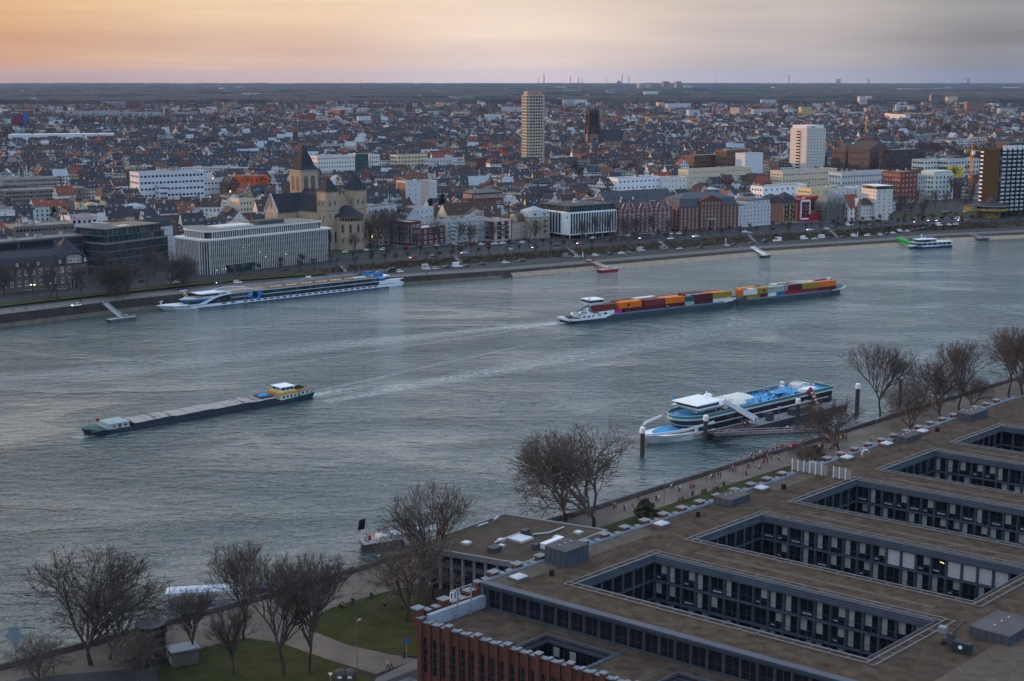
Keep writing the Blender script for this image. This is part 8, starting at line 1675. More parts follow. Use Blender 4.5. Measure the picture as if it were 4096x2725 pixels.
# pollarded planes along the river road in two rows
for row, (r_, off, n) in enumerate(((5, 1.0, 60), (6, 18.5, 46))):
    for k in range(n):
        s = 3.0+(len(BW)-4.2)*(k+.5+rg.uniform(-.15,.15))/n
        if row == 1 and s < 2.2: continue
        p = bank_at(s, r_, off); px = proj(*p)[0]
        if -40 < px < 4140: tree(POLL[rg.randrange(3)], p.x, p.y, ZC, rg.uniform(.85, 1.12), rg.uniform(0, 6.28), 'pollarded plane in the %s row %s' % (('quay side','median')[row], ''), 'pollarded planes along the river road')
FRONT = [(150,'the stone office'),(540,'the stepped glass building'),(900,'the lattice office'),(1200,'the lattice office right half'),(1420,'the church choir'),(1700,'the brick villa'),(1880,'the grey apartments'),(2080,'the old stone house'),(2330,'the fin hotel'),(2580,'the brick flats'),(2830,'the brick palace'),(3015,'the white corner flats'),(3150,'the yellow stone house'),(3290,'the scaffolded house'),(3480,'the white tall flats'),(3700,'the lawn'),(3900,'the round restaurant'),(4080,'the balcony tower')]
def near_fr(px): return min(FRONT, key=lambda q: abs(q[0]-px))[1]
for o in list(bpy.data.objects):
    if o.get('group') == 'pollarded planes along the river road': o['label'] = o['label'].strip()+' below '+near_fr(proj(*o.location)[0])
for px, py, s in ((55,1170,.9),(130,1180,.95),(228,1205,1.0),(325,1210,1.05),(200,1195,.9),(430,1185,1.1),(470,1185,1.15),(515,1175,1.2),(585,1152,1.0),(680,1150,1.1),(735,1148,1.1),(20,1185,1.0),(395,1140,.9),(620,1120,.9)):
    x, y = at(px, py, 6.6); tree(MEDT[rg.randrange(2)] if s < 1.05 else BIGT[rg.randrange(3)], x, y, 6.4, s*(1.3 if s < 1.05 else .86), rg.uniform(0,6), 'tall bare plane on the left quay before '+near_fr(px), 'bare planes on the left quay')
for px, py, s in ((1480,985,1.5),(1510,990,1.6),(1560,985,1.5),(1600,990,1.4),(1535,1000,1.5),(1575,960,1.6),(1500,950,1.5),(1420,1010,1.0),(1665,1000,.9),(1760,985,1.0),(1830,985,1.0),(1880,982,1.1),(1965,975,1.15),(2140,965,1.1),(2330,965,1.1),(2380,962,1.1),(2440,958,1.1),(2500,958,1.25),(2545,955,1.2),(2620,950,1.0),(2670,948,1.0),(3580,860,1.0),(3620,850,1.1),(3660,840,1.2),(3700,850,1.1),(3740,830,1.2),(3775,850,1.1),(3800,800,1.3),(3850,790,1.3),(3890,800,1.3),(3640,880,.9),(3690,885,.9),(3560,830,1.1),(3830,830,1.1),(3920,760,1.3),(3600,810,1.1)):
    x, y = at(px, py, ZC); tree(MEDT[rg.randrange(2)], x, y, ZC, s, rg.uniform(0,6), 'bare street tree in front of '+near_fr(px), 'bare street trees before the river front')
for px, py, s, lab in ((1512,930,1.05,'dark conifer right of the church choir'),(1725,905,1.1,'dark conifer behind the brick villa'),(1770,895,1.2,'taller dark conifer behind the brick villa'),(2535,770,.7,'dark conifer before the white studio houses'),(2590,772,.6,'small dark conifer before the ochre block'),(220,920,.9,'dark conifer beside the hotel roof'),(3690,880,.35,'small dark conifer on the right lawn')):
    x, y = at(px, py, ZC); tree(CONI, x, y, ZC, s, 0, lab, None)
CNT = 0
for gx, gy, gr in GREEN+[(cx_, cy_, 9) for cx_, cy_ in COURTYARDS]:
    for k in range(int(gr*gr/260) if gr > 20 else rg.choice([0,1,2])):
        a, d = rg.uniform(0, 6.28), gr*math.sqrt(rg.random()); x, y = gx+d*math.cos(a), gy+d*math.sin(a)
        if CNT < 170 and y < 1900 and y-bank_y(x) > 125 and in_view(x, y) and all((x-q[0])**2+(y-q[1])**2 > q[2]**2 for q in BLDG):
            tree(MEDT[rg.randrange(2)], x, y, ZC, rg.uniform(.75,1.15), rg.uniform(0,6), 'bare tree among %s town houses near ' % ('nearer' if y < 1300+.25*x else 'farther')+near_lm(proj(x, y, 15)[0]), 'bare trees between the town houses'); CNT += 1
# woods and garden trees too many to count
def clump(b, x, y, z, w, h, n, sz, r):
    for k in range(n):
        a, f = r.uniform(0, 6.28), r.random(); rr = w*math.sqrt(r.random())*(1-.5*f*f); p = Vector((x+rr*math.cos(a), y+rr*math.sin(a), z+h*(.25+.75*f))); d1 = Vector((r.gauss(0,1), r.gauss(0,1), r.gauss(0,.7))).normalized()*sz*r.uniform(.6,1.4); d2 = d1.orthogonal(); d2.rotate(Matrix.Rotation(r.uniform(0,6.28), 3, d1.normalized())); d2 = d2.normalized()*sz*.5
        b.poly([p-d1, p+d2, p+d1, p-d2], 0 if r.random() < .93 else 1)
rw = random.Random(4); b = MB()
for gx, gy in COURTYARDS:
    if gy-bank_y(gx) < 150: continue
    for k in range(rw.choice([2,3,4,5])): clump(b, gx+rw.uniform(-22,22), gy+rw.uniform(-16,16), ZC, rw.uniform(3,5), rw.uniform(9,15), 26, 1.1, rw)
for gx, gy, gr in GREEN:
    if gy < 1400 or gy-bank_y(gx) < 200: continue
    for k in range(int(gr*gr/110)): a, d = rw.uniform(0,6.28), gr*math.sqrt(rw.random()); clump(b, gx+d*math.cos(a), gy+d*math.sin(a), ZC, rw.uniform(4,6), rw.uniform(12,18), 26, 1.4, rw)
k = 0
while k < 9000:
    d = 2500+4200*rw.random()**1.2; x = d*rw.uniform(-.41,.41); nn = mnoise.noise((x/420, d/260, 1.3)); k += 1
    if nn < .02-(d-2500)/4200 or not free(x, d, 3): continue
    clump(b, x, d, ZC, rw.uniform(5,9), rw.uniform(11,18), 13, 2.4, rw)
WOODM = mat('winter wood', (.062,.047,.040), .95, .35, .02); EVER = mat('evergreen wood', (.022,.030,.024), .95, .3, .02)
stuff('bare_woods', b, [WOODM, EVER])
b = MB()
for k in range(9000):
    d = 5600+13500*rw.random()**1.5; x = d*rw.uniform(-.40,.40); w = rw.uniform(18,55)*(d/6000)**.7; h = rw.uniform(9,19)
    c8 = [(x+w*math.cos(t)*rw.uniform(.8,1.2)*1.8, d+w*math.sin(t)) for t in (0,.9,1.8,2.7,3.6,4.5,5.4)]
    b.loft([[(px_, py_, ZC-1) for px_, py_ in c8], [(x+(px_-x)*.85, d+(py_-d)*.85, ZC+h*rw.uniform(.6,.95)) for px_, py_ in c8], [(x+(px_-x)*.3, d+(py_-d)*.3, ZC+h) for px_, py_ in c8]], 0 if mnoise.noise((x/900, d/700, 4.1)) < .12 else 1)
stuff('far_woods', b, [WOODM, EVER])
b = MB()   # scrub on the embankment and hedges along it
for k in range(2600):
    s = rw.uniform(3.6, len(BW)-1.2); p = bank_at(s, 4+rw.random()*.95); clump(b, p.x, p.y, p.z-.3, .9, rw.uniform(.5,1.5), 5, .5, rw)
stuff('embankment_scrub', b, [mat('scrub', (.062,.045,.030), .95, .4, .5), mat('scrub green', (.035,.040,.018), .95, .3)])
b = MB(); b.box(-24000, 24000, -3000, 24000, -4, 190); hz = b.build('haze', [])
hz['kind'] = 'stuff'
m = bpy.data.materials.new('haze'); m.use_nodes = True; nt = m.node_tree; nt.nodes.clear(); o_ = nt.nodes.new('ShaderNodeOutputMaterial'); v_ = nt.nodes.new('ShaderNodeVolumePrincipled'); v_.inputs['Color'].default_value = (.32,.56,.96,1); v_.inputs['Density'].default_value = HAZE; v_.inputs['Anisotropy'].default_value = 0.0; nt.links.new(v_.outputs[0], o_.inputs['Volume']); hz.data.materials.append(m)
def surf(px, py):
    """spot of the far bank's surface seen at that pixel"""
    z = 5.0
    for _ in range(14):
        x, y = at(px, py, z); best = None
        for k in range(len(BW)-1):
            a, c = Vector(BW[k]), Vector(BW[k+1]); d = c-a; t = max(0, min(1, (Vector((x, y))-a).dot(d)/d.length_squared)); q = a+d*t; dist = (Vector((x, y))-q).length
            if best is None or dist < best[0]: best = (dist, k, t)
        dd, k, t = best; rows = [(SECT[k][r][0]*(1-t)+SECT[k+1][r][0]*t, SECT[k][r][1]*(1-t)+SECT[k+1][r][1]*t) for r in range(len(SECT[0]))]; nz_ = rows[-1][1]
        for (d0, z0), (d1, z1) in zip(rows, rows[1:]):
            if d0 <= dd <= d1: nz_ = z0+(z1-z0)*(dd-d0)/max(.01, d1-d0); break
        z = .6*z+.4*nz_
    x, y = at(px, py, z); return x, y, z, bank_rz(bank_s(px))
CARK = {}
def car_proto(kind):
    if kind in CARK: return CARK[kind]
    L, W, hb, ht = {'saloon': (4.6,1.8,.95,1.45), 'hatchback': (4.1,1.75,.95,1.5), 'estate car': (4.7,1.8,.98,1.5), 'off-roader': (4.6,1.85,1.1,1.7), 'van': (5.6,2.0,1.25,2.5), 'minibus': (5.0,1.9,1.15,1.95), 'camper van': (6.2,2.2,1.2,2.8), 'caravan': (5.2,2.2,.6,2.6)}[kind]
    x0, x1, x2, x3 = {'saloon': (-1.9,-.95,.35,1.15), 'hatchback': (-1.95,-1.5,.3,1.1), 'estate car': (-2.25,-1.9,.35,1.2), 'off-roader': (-2.2,-1.85,.35,1.15)}.get(kind, (-L/2+.05,-L/2+.12,L/2-1.9,L/2-1.0)); w = W/2
    b = MB(); h = L/2
    def ring(x, ww, z0, z1): return [(x,-ww,z0),(x,ww,z0),(x,ww*.98,(z0+z1)/2),(x,ww*.9,z1),(x,-ww*.9,z1),(x,-ww*.98,(z0+z1)/2)]
    b.loft([ring(-h,w*.86,.38,hb*.86), ring(-h+.22,w,.26,hb), ring(0,w,.24,hb), ring(h-.9 if kind != 'van' else h-.5,w,.26,hb*.97), ring(h-.12,w*.9,.3,hb*.74), ring(h,w*.8,.36,hb*.62)])
    tw = w*.78 if L < 4.9 else w*.92
    b.loft([[(x1,-tw,ht-.06),(x1,tw,ht-.06),(x1,tw*.9,ht),(x1,-tw*.9,ht)],[(x2,-tw,ht-.06),(x2,tw,ht-.06),(x2,tw*.9,ht),(x2,-tw*.9,ht)]])
    if L > 4.9: b.box(x0, x2-.6 if kind != 'caravan' else x2+.8, -w*.95, w*.95, hb-.02, ht-.1)
    body = b.mesh('body', [WHITE]); g = MB(); g.loft([[(x0,-w*.88,hb),(x3,-w*.88,hb),(x3,w*.88,hb),(x0,w*.88,hb)],[(x1,-tw*.98,ht-.06),(x2,-tw*.98,ht-.06),(x2,tw*.98,ht-.06),(x1,tw*.98,ht-.06)]]); gl = g.mesh('windows', [G_DARK])
    q = MB(); q.tube((0,-.1,0),(0,.1,0),.33,.33,10,0); q.tube((0,-.11,0),(0,.11,0),.19,.19,8,1); wh = q.mesh('wheel', [BLACK, STEEL])
    q = MB(); q.box(h-.1,h+.01,-.2,.2,.55,.7); hl = q.mesh('headlight', [mat('headlight glass', (.6,.6,.6), .1, 0)]); q = MB(); q.box(-h-.01,-h+.08,-.18,.18,.62,.8); tl = q.mesh('tail_light', [REDW])
    CARK[kind] = (body, gl, wh, hl, tl, L, W); return CARK[kind]
CCOL = {'white': (.62,.63,.64), 'silver': (.36,.38,.40), 'grey': (.16,.17,.18), 'dark': (.022,.024,.028), 'dark blue': (.02,.035,.09), 'blue': (.03,.11,.30), 'red': (.33,.022,.02), 'dark red': (.14,.015,.015), 'teal': (.03,.13,.14), 'pale blue': (.28,.38,.45)}
def car(kind, col, loc, rz, label, group, flip=False, on=None):
    body, gl, wh, hl, tl, L, W = car_proto(kind); o = thing(('parked_car' if 'parked' in label else 'car') if 'van' not in kind else kind.replace(' ', '_'), label, 'caravan' if kind == 'caravan' else 'van' if 'van' in kind or kind == 'minibus' else 'car', loc, rz+(math.pi if flip else 0), group)
    bo = put('body', body, o); bo.material_slots[0].link = 'OBJECT'; bo.material_slots[0].material = mat('car '+col, CCOL[col], .3, .03, spec=.5); put('windows', gl, o)
    for sx in (-.31, .31):
        for sy in (-1, 1): put('wheel', wh, o, (sx*L, sy*(W/2-.12), .33))
    for sy in (-.62, .62):
        hh = put('headlight', hl, o, (0, sy*W/2, 0)); put('tail_light', tl, o, (0, sy*W/2, 0))
        if on: hh.material_slots[0].link = 'OBJECT'; hh.material_slots[0].material = on
    return o
S, H_, E_, O_, V, M_, C_, K = 'saloon', 'hatchback', 'estate car', 'off-roader', 'van', 'minibus', 'camper van', 'caravan'
LANE = [(1160,1125,S,'dark'),(1241,1119,M_,'white'),(1434,1104,S,'dark blue'),(1519,1093,O_,'grey'),(1563,1089,V,'dark'),(1600,1090,H_,'white'),(1708,1080,H_,'white'),(1743,1078,H_,'pale blue'),(1786,1073,O_,'dark'),(1830,1069,C_,'white'),(1865,1068,S,'dark'),(1932,1061,E_,'dark blue'),(2022,1054,E_,'white'),(2085,1047,E_,'dark'),(2267,1030,V,'grey'),(2309,1030,S,'silver'),(2328,1032,S,'dark'),(2382,1024,E_,'white'),(2441,1019,S,'dark'),(2486,1016,S,'white'),(2517,1014,H_,'grey'),(2565,1006,C_,'silver'),(2652,1000,V,'grey'),(2719,998,S,'pale blue'),(2800,993,S,'dark'),(2907,985,H_,'white'),(2936,982,S,'dark red'),(3004,977,S,'dark blue'),(3058,971,V,'dark'),(3108,966,C_,'white'),(3216,958,V,'white'),(3259,959,S,'silver'),(3288,954,K,'white'),(3317,956,H_,'dark'),(3372,951,S,'dark'),(3417,947,M_,'white'),(3469,945,O_,'white'),(3521,941,H_,'white'),(3550,938,S,'dark'),(3572,935,S,'white'),(3600,928,M_,'white'),(3629,927,S,'white'),(3652,923,H_,'red'),(3671,920,S,'dark'),(3698,916,E_,'dark'),(3727,909,V,'dark'),(3756,904,V,'white'),(3781,904,S,'silver'),(3797,902,H_,'white'),(3823,900,H_,'white')]
ROAD = [(951,1134,O_,'white'),(880,1134,E_,'dark'),(1143,1082,S,'dark'),(1653,1034,H_,'red'),(1735,1028,S,'dark'),(1858,1015,S,'silver'),(2038,1000,H_,'white'),(2141,993,S,'dark'),(2220,983,E_,'dark'),(2320,977,S,'red'),(2430,968,S,'dark'),(2569,956,O_,'dark'),(2681,958,E_,'white'),(2782,949,S,'white'),(2980,931,S,'white'),(2999,935,H_,'pale blue'),(3191,919,H_,'blue'),(3240,922,S,'white'),(3307,918,H_,'white'),(3335,913,S,'dark'),(3363,901,S,'dark blue'),(3398,903,V,'white'),(3485,904,S,'dark'),(3543,895,S,'dark'),(3576,890,S,'teal'),(3619,886,S,'dark'),(3665,891,S,'dark red'),(3721,885,S,'dark'),(3754,885,S,'dark blue'),(3826,878,M_,'white'),(3843,884,S,'dark red'),(3869,885,S,'red'),(306,1225,S,'white'),(108,1166,O_,'grey'),(250,1160,S,'grey'),(560,1130,S,'dark'),(695,1134,S,'white')]
FRNT = [(1380,1011,H_,'white'),(1418,1008,H_,'blue'),(1445,1006,S,'dark'),(1462,1003,S,'white'),(1530,1001,H_,'white'),(1560,999,S,'dark'),(1595,996,S,'blue'),(1626,995,M_,'red'),(1745,985,S,'white'),(1780,983,H_,'blue'),(1819,982,O_,'white'),(1856,985,S,'dark'),(1892,981,M_,'dark red'),(1925,981,H_,'white'),(1950,979,H_,'red'),(1978,978,S,'white'),(2010,976,S,'white'),(2050,973,S,'dark blue'),(2090,973,S,'white'),(2125,970,H_,'blue'),(2370,955,S,'white'),(2400,957,S,'dark'),(2460,952,S,'dark red'),(2510,946,S,'white'),(2610,944,H_,'silver'),(2680,938,S,'white'),(2715,937,H_,'white'),(2960,912,S,'dark'),(3130,897,S,'dark'),(3160,896,S,'dark red'),(3780,850,S,'silver'),(3800,852,S,'dark'),(3860,850,H_,'white'),(3890,846,S,'white'),(3880,800,S,'dark'),(3925,815,S,'silver')]
rc = random.Random(6)
for lst, grp, wh_ in ((LANE, 'cars parked on the quay lane', 'parked on the quay lane below'), (ROAD, 'cars on the river road', 'driving on the river road before'), (FRNT, 'cars parked before the river front', 'parked right before')):
    for px, py, kd_, col in lst:
        x, y, z, rz = surf(px, py); lit = grp == 'cars on the river road' and rc.random() < .35
        if grp.endswith('front'): rz += rc.choice([0, .35])
        car(kd_, col, (x, y, z+.02), rz, '%s %s %s %s' % (col, kd_, wh_, near_fr(px)), grp, lit or rc.random() < .5, LAMP_C if lit else None)
x, y = at(530, 2662, ZN); car(S, 'dark', (x, y, ZN), R(-25), 'dark saloon car under the bare trees at bottom left', None)
for px, lab in ((2300,'white car carried on the stern deck of the container barge'),(2333,'silver car carried on the deck beside the white one')):
    xx = along(ba, brz, px, 3.6, 3); p = ba+Vector((math.cos(brz), math.sin(brz)))*xx+Vector((-math.sin(brz), math.cos(brz)))*3; o = car(S, 'white' if px == 2300 else 'silver', (p.x, p.y, 3.5), brz+.15, lab, None, True); o.scale = (.95,.95,.95)
p = la+Vector((math.cos(lrz), math.sin(lrz)))*79.8+Vector((-math.sin(lrz), math.cos(lrz)))*5; car(S, 'dark', (p.x, p.y, 3.36), lrz, 'dark car carried on the stern roof of the low barge', None)
# people: one continuous skinned body per pose
def person_mesh(name, pose):
    J = {'stand': dict(k=(.09,.02),f=(.10,.0),k2=(-.09,.0),f2=(-.10,-.02),e=(.27,-.02,1.12),h=(.25,.10,.92),e2=(-.27,-.02,1.12),h2=(-.25,.08,.90)), 'walk': dict(k=(.09,.16),f=(.09,.30),k2=(-.09,-.06),f2=(-.09,-.36),e=(.26,-.16,1.14),h=(.25,-.12,.92),e2=(-.26,.12,1.14),h2=(-.24,.26,.96)), 'lean': dict(k=(.10,.05),f=(.11,.0),k2=(-.10,.03),f2=(-.11,-.05),e=(.25,.20,1.15),h=(.12,.42,1.18),e2=(-.25,.20,1.15),h2=(-.12,.42,1.18)), 'sit': None}[pose]
    if pose == 'sit': V_ = [(0,0,.48),(0,-.02,.72),(0,0,1.0),(0,.02,1.14),(0,.03,1.24),(0,.04,1.38),(.10,.0,.47),(.12,.42,.48),(.12,.44,.06),(.12,.58,.04),(-.10,0,.47),(-.12,.42,.48),(-.12,.44,.06),(-.12,.58,.04),(.19,0,1.08),(.26,.08,.82),(.14,.32,.62),(-.19,0,1.08),(-.26,.08,.82),(-.14,.32,.62)]
    else: V_ = [(0,0,.95),(0,0,1.15),(0,0,1.38),(0,.01,1.50),(0,.02,1.60),(0,.03,1.74),(.10,0,.90),(*J['k'],.48),(*J['f'],.09),(J['f'][0],J['f'][1]+.16,.05),(-.10,0,.90),(*J['k2'],.48),(*J['f2'],.09),(J['f2'][0],J['f2'][1]+.16,.05),(.19,0,1.42),J['e'],J['h'],(-.19,0,1.42),J['e2'],J['h2']]
    E = [(0,1),(1,2),(2,3),(3,4),(4,5),(0,6),(6,7),(7,8),(8,9),(0,10),(10,11),(11,12),(12,13),(2,14),(14,15),(15,16),(2,17),(17,18),(18,19)]
    rad = [.16,.155,.17,.065,.10,.095,.11,.075,.05,.045,.11,.075,.05,.045,.075,.055,.045,.075,.055,.045]
    me = bpy.data.meshes.new(name); me.from_pydata([tuple(v) for v in V_], E, []); o = bpy.data.objects.new(name, me); COL.objects.link(o)
    o.modifiers.new('skin', 'SKIN'); sd_ = o.modifiers.new('sub', 'SUBSURF'); sd_.levels = 1
    for v, r_ in zip(me.skin_vertices[0].data, rad): v.radius = (r_, r_*.85)
    me.skin_vertices[0].data[0].use_root = True
    bpy.context.view_layer.update(); n = bpy.data.meshes.new_from_object(o.evaluated_get(bpy.context.evaluated_depsgraph_get())); bpy.data.objects.remove(o); n.name = name
    n.materials.clear()
    for m_ in (SKINM, HAIRM, OFFW, DKGREY, BLACK): n.materials.append(m_)
    for p_ in n.polygons:
        c = p_.center; hz_ = c.z-(.35 if pose == 'sit' else 0) if False else c.z; top = 1.24 if pose == 'sit' else 1.56; wa = .52 if pose == 'sit' else .93
        hand = any((c-Vector(V_[k])).length < .07 for k in (16, 19))
        p_.material_index = 1 if c.z > top+.13 or (c.z > top and c.y < .0) else 0 if c.z > top-.06 or hand else 2 if c.z > wa or (abs(c.x) > .20 and c.z > (.55 if pose == 'sit' else .85)) else 3 if c.z > .10 else 4
    return n
SKINM = mat('skin', (.42,.26,.19), .6, .05); HAIRM = mat('hair', (.04,.025,.018), .7, .1)
POSE = {p: person_mesh('person_'+p, p) for p in ('stand', 'walk', 'lean', 'sit')}
TOPS = {'red': (.36,.025,.03), 'white': (.58,.57,.56), 'red and white': (.45,.18,.18), 'dark': (.02,.02,.025), 'navy': (.025,.035,.075), 'brown': (.14,.075,.04), 'green': (.05,.16,.05), 'grey': (.14,.14,.15), 'pale blue': (.22,.33,.45), 'yellow': (.55,.42,.03), 'beige': (.33,.27,.20)}
LEGS = [('dark', (.022,.022,.026)), ('blue', (.04,.06,.12)), ('grey', (.10,.10,.11))]
rp = random.Random(12)
def person(x, y, z, top, where, pose='stand', rz=None, group='people on the near promenade'):
    ln, lc = rp.choice(LEGS); s = rp.uniform(.93, 1.05)
    o = put('person', POSE[pose], None, (x, y, z), rp.uniform(0, 6.28) if rz is None else rz); o.scale = (s, s, s)
    tag(o, 'person in %s, %s trousers, %s %s' % (top, ln, {'stand': 'standing', 'walk': 'walking', 'lean': 'leaning', 'sit': 'sitting'}[pose], where.replace('the ', '')), 'person', group)
    for i, m_ in ((2, mat('top '+top, TOPS[top], .85, .1)), (3, mat('trousers '+ln, lc, .85, .1))): o.material_slots[i].link = 'OBJECT'; o.material_slots[i].material = m_
FAN = ['red', 'red and white', 'red and white', 'white', 'dark', 'navy', 'grey', 'red']
def n5(zx, zy): return 2048+.4344*zx, 1400+.4344*zy
for zx, zy, n, where in ((1390,1290,1,'by the first lamp post'),(1470,1275,3,'at the quay wall'),(1540,1305,2,'right of the first lamp post'),(1665,1265,7,'in the group on the path'),(1765,1185,1,'at the low quay wall'),(1810,1200,4,'beside the low quay wall'),(1915,1180,2,'on the middle of the path'),(2095,1050,2,'at the graffiti wall'),(2165,1095,3,'by the second lamp post'),(2155,1165,2,'on the path near the lawn'),(2280,1110,2,'past the second lamp post'),(2240,1030,5,'along the quay wall'),(2310,975,9,'along the quay wall'),(2190,1000,8,'along the quay wall'),(2020,1120,5,'on the path beyond the low wall'),(2330,1040,5,'on the path near the lawn'),(1330,1390,3,'under the big plane tree'),(1240,1410,2,'behind the big tree'),(940,1460,3,'behind the big tree'),(1045,1490,2,'behind the big tree'),(560,1550,3,'between the two plane trees'),(720,1545,1,'between the two plane trees'),(1160,1385,1,'behind the big tree'),(1100,1440,1,'riding past the big tree')):
    for k in range(n):
        px, py = n5(zx+rp.gauss(0, 14 if n < 4 else 26), zy+rp.gauss(0, 5 if n < 4 else 12)); x, y = at(px, py, ZN); person(x, y, ZN, rp.choice(FAN), where, rp.choice(['stand','walk','walk']) if 'wall' not in where else 'stand')
for zx, zy, n, where in ((15,1010,3,'left of the low bare tree'),(95,1010,2,'beside the low bare tree'),(60,945,4,'at the quay wall'),(130,920,9,'at the quay wall'),(190,915,9,'at the quay wall'),(310,930,7,'near the gangway'),(240,905,8,'near the gangway'),(380,980,4,'on the path by the lamp'),(480,910,9,'under the plane tree'),(540,850,9,'at the gangway head'),(590,920,6,'under the plane tree'),(700,830,9,'behind the plane tree'),(1155,600,2,'by the bicycles'),(1450,500,7,'on the far promenade'),(1500,485,6,'on the far promenade'),(1560,490,5,'on the far promenade'),(1870,440,2,'on the far promenade'),(945,850,2,'beside the roof edge')):
    for k in range(n): px, py = 3072+.4344*(zx+rp.gauss(0,16)), 1400+.4344*(zy+rp.gauss(0,9)); x, y = at(px, py, ZN); person(x, y, ZN, rp.choice(FAN) if where[0] != 'b' else rp.choice(['dark','yellow']), where, rp.choice(['stand','stand','walk']))
for zx, zy, top, pose, where in ((865,575,'red','stand','at the quay wall'),(885,575,'dark','stand','at the quay wall'),(803,650,'red and white','walk','on the pale path'),(832,650,'beige','walk','on the pale path'),(645,690,'dark','walk','behind the bare tree'),(668,700,'dark','walk','behind the bare tree'),(1205,700,'green','walk','by the path lamp'),(1160,905,'dark','stand','on the lawn'),(1185,915,'dark','stand','on the lawn'),(1215,1455,'beige','walk','on the pavement'),(1245,1450,'grey','walk','on the pavement'),(1200,530,'brown','walk','before the pavilion'),(1225,535,'brown','walk','before the pavilion')):
    x, y = at(1024+.4344*zx, 2045+.4344*zy, ZN); person(x, y, ZN, top, where, pose, None, 'people in the near park')
for px, py, top in ((100,2675,'dark'),(215,2695,'dark'),(570,2500,'dark'),(590,2490,'red')): x, y = at(px, py, ZN); person(x, y, ZN, top, 'by the quay at bottom left', 'stand', None, 'people in the near park')
d_ = g1-g0
for k in range(30): q = g0+d_*rp.random()+sd_*rp.uniform(-.7,.7); person(q.x, q.y, q.z+.27, rp.choice(FAN), 'on the gangway bridge', rp.choice(['walk','stand']), None, 'fans around the excursion ship')
def onship(x, y): return ka+Vector((math.cos(krz), math.sin(krz)))*x+Vector((-math.sin(krz), math.cos(krz)))*y
for x, y, z, n, where in ((25,1.2,6.36,7,'on the sun deck below the bridge'),(47,3,6.36,4,'on the sun deck by the canopy'),(60,9,6.36,4,'by the stage frame'),(80,8,6.36,2,'at the stern of the sun deck'),(33,-3.5,2.06,16,'on the pontoon'),(13,6,6.36,2,'at the front rail of the sun deck')):
    for k in range(n): q = onship(x+rp.gauss(0,3.0 if n > 3 else 1.2), y+rp.uniform(-.8,.8)*(1 if n < 10 else 2)); person(q.x, q.y, z, rp.choice(FAN), where, 'stand', None, 'fans around the excursion ship')
for px, py, n in ((1703,1098,2),(2010,1075,2),(2240,1053,1),(2500,1027,2),(2540,1022,2),(2815,1000,2),(2855,1003,1),(2960,995,2),(3160,978,2),(3215,974,2),(3245,970,2),(3340,963,2),(3445,955,1),(3520,950,1),(3908,928,2),(3932,930,1),(50,1243,2),(100,1242,2),(175,1233,1),(330,1222,1),(490,1205,2),(600,1192,1)):
    for k in range(n): x, y, z, rz = surf(px+k*5, py+k); person(x, y, z, rp.choice(['dark','grey','beige','navy','brown','white']), 'on the far quay below '+near_fr(px), 'walk', None, 'walkers on the far quay')
x, y, z, rz = surf(1914,1026); person(x, y, z, 'yellow', 'at the road crossing', 'stand', None, 'walkers on the far quay')
# street lamps, signs, bins, benches
def lamp(px, py, h, lab, far=True, arm=1.4, lit=False, grp='street lamps along the far river road'):
    x, y, z, rz = surf(px, py) if far else (*at(px, py, ZN), ZN, R(45)); o = thing('street_lamp', lab, 'street lamp', (x, y, z), rz, grp); b = MB(); b.tube((0,0,0),(0,0,h),.09,.06,6); b.build('pole', [mat('lamp pole', (.13,.13,.13), .6, .1)], o)
    b = MB(); b.bar((0,0,h),(arm,0,h+.15),.08,.08); b.build('arm', [STEEL], o); b = MB(); b.box(arm-.3,arm+.4,-.15,.15,h+.1,h+.25); b.build('lamp_head', [LAMP_W if lit else STEEL], o)
for px, py, h in ((1290,1088,9),(1500,1060,12),(1595,1072,9),(1733,1000,15),(1808,1030,16),(1997,1056,9),(2151,998,15),(2225,1038,9),(2395,978,13),(2473,957,16),(2604,1005,9),(2760,985,15),(2935,965,9),(3068,905,13),(3085,962,9),(3233,945,9),(3375,940,9),(3460,870,13),(3531,925,9),(3555,860,13),(3620,880,15),(3655,880,9),(3740,875,16),(3820,860,9),(940,1100,11),(690,1150,9)): lamp(px, py, h, 'tall grey street lamp on the far bank before '+near_fr(px))
for px, py in ((122,1182),(136,1182),(198,1178),(481,1138)): lamp(px, py, 5, 'lit street lamp glowing among the left quay planes', True, .5, True, 'lit lamps on the left quay')
for px, py, h, lab in ((2656,2015,6,'lamp post beside the quay path, nearer of two'),(2970,1932,6.5,'lamp post on the path before the mesh screens'),(1508,2350,6.5,'lamp post by the pavilion end of the path'),(1430,2690,9.5,'tall lamp post at the street corner near the lawn'),(3503,1760,6,'lamp post under the trees at the far promenade')): lamp(px, py, h, lab, False, .6, False, 'lamp posts in the near park')
def post_sign(px, py, h, lab, draw, cat='sign', far=False, name='sign'):
    x, y, z, rz = surf(px, py) if far else (*at(px, py, ZN), ZN, 0); o = thing(name, lab, cat, (x, y, z), rz); b = MB(); b.tube((0,0,0),(0,0,h),.06,.06,6); b.build('post', [STEEL], o); draw(o, h)
def disc(o, h, m_, r_=.45, n=12): b = MB(); b.lathe([(0,0),(r_,0),(r_,.05),(0,.05)], n); q = b.build('plate', [m_], o, (0,-.08,h)); q.rotation_euler = (math.pi/2,0,0); return q
post_sign(1627, 2640, 3.6, 'round blue path sign beside the brick building corner', lambda o, h: disc(o, h, mat('sign blue', (.02,.12,.42), .5, .05)))
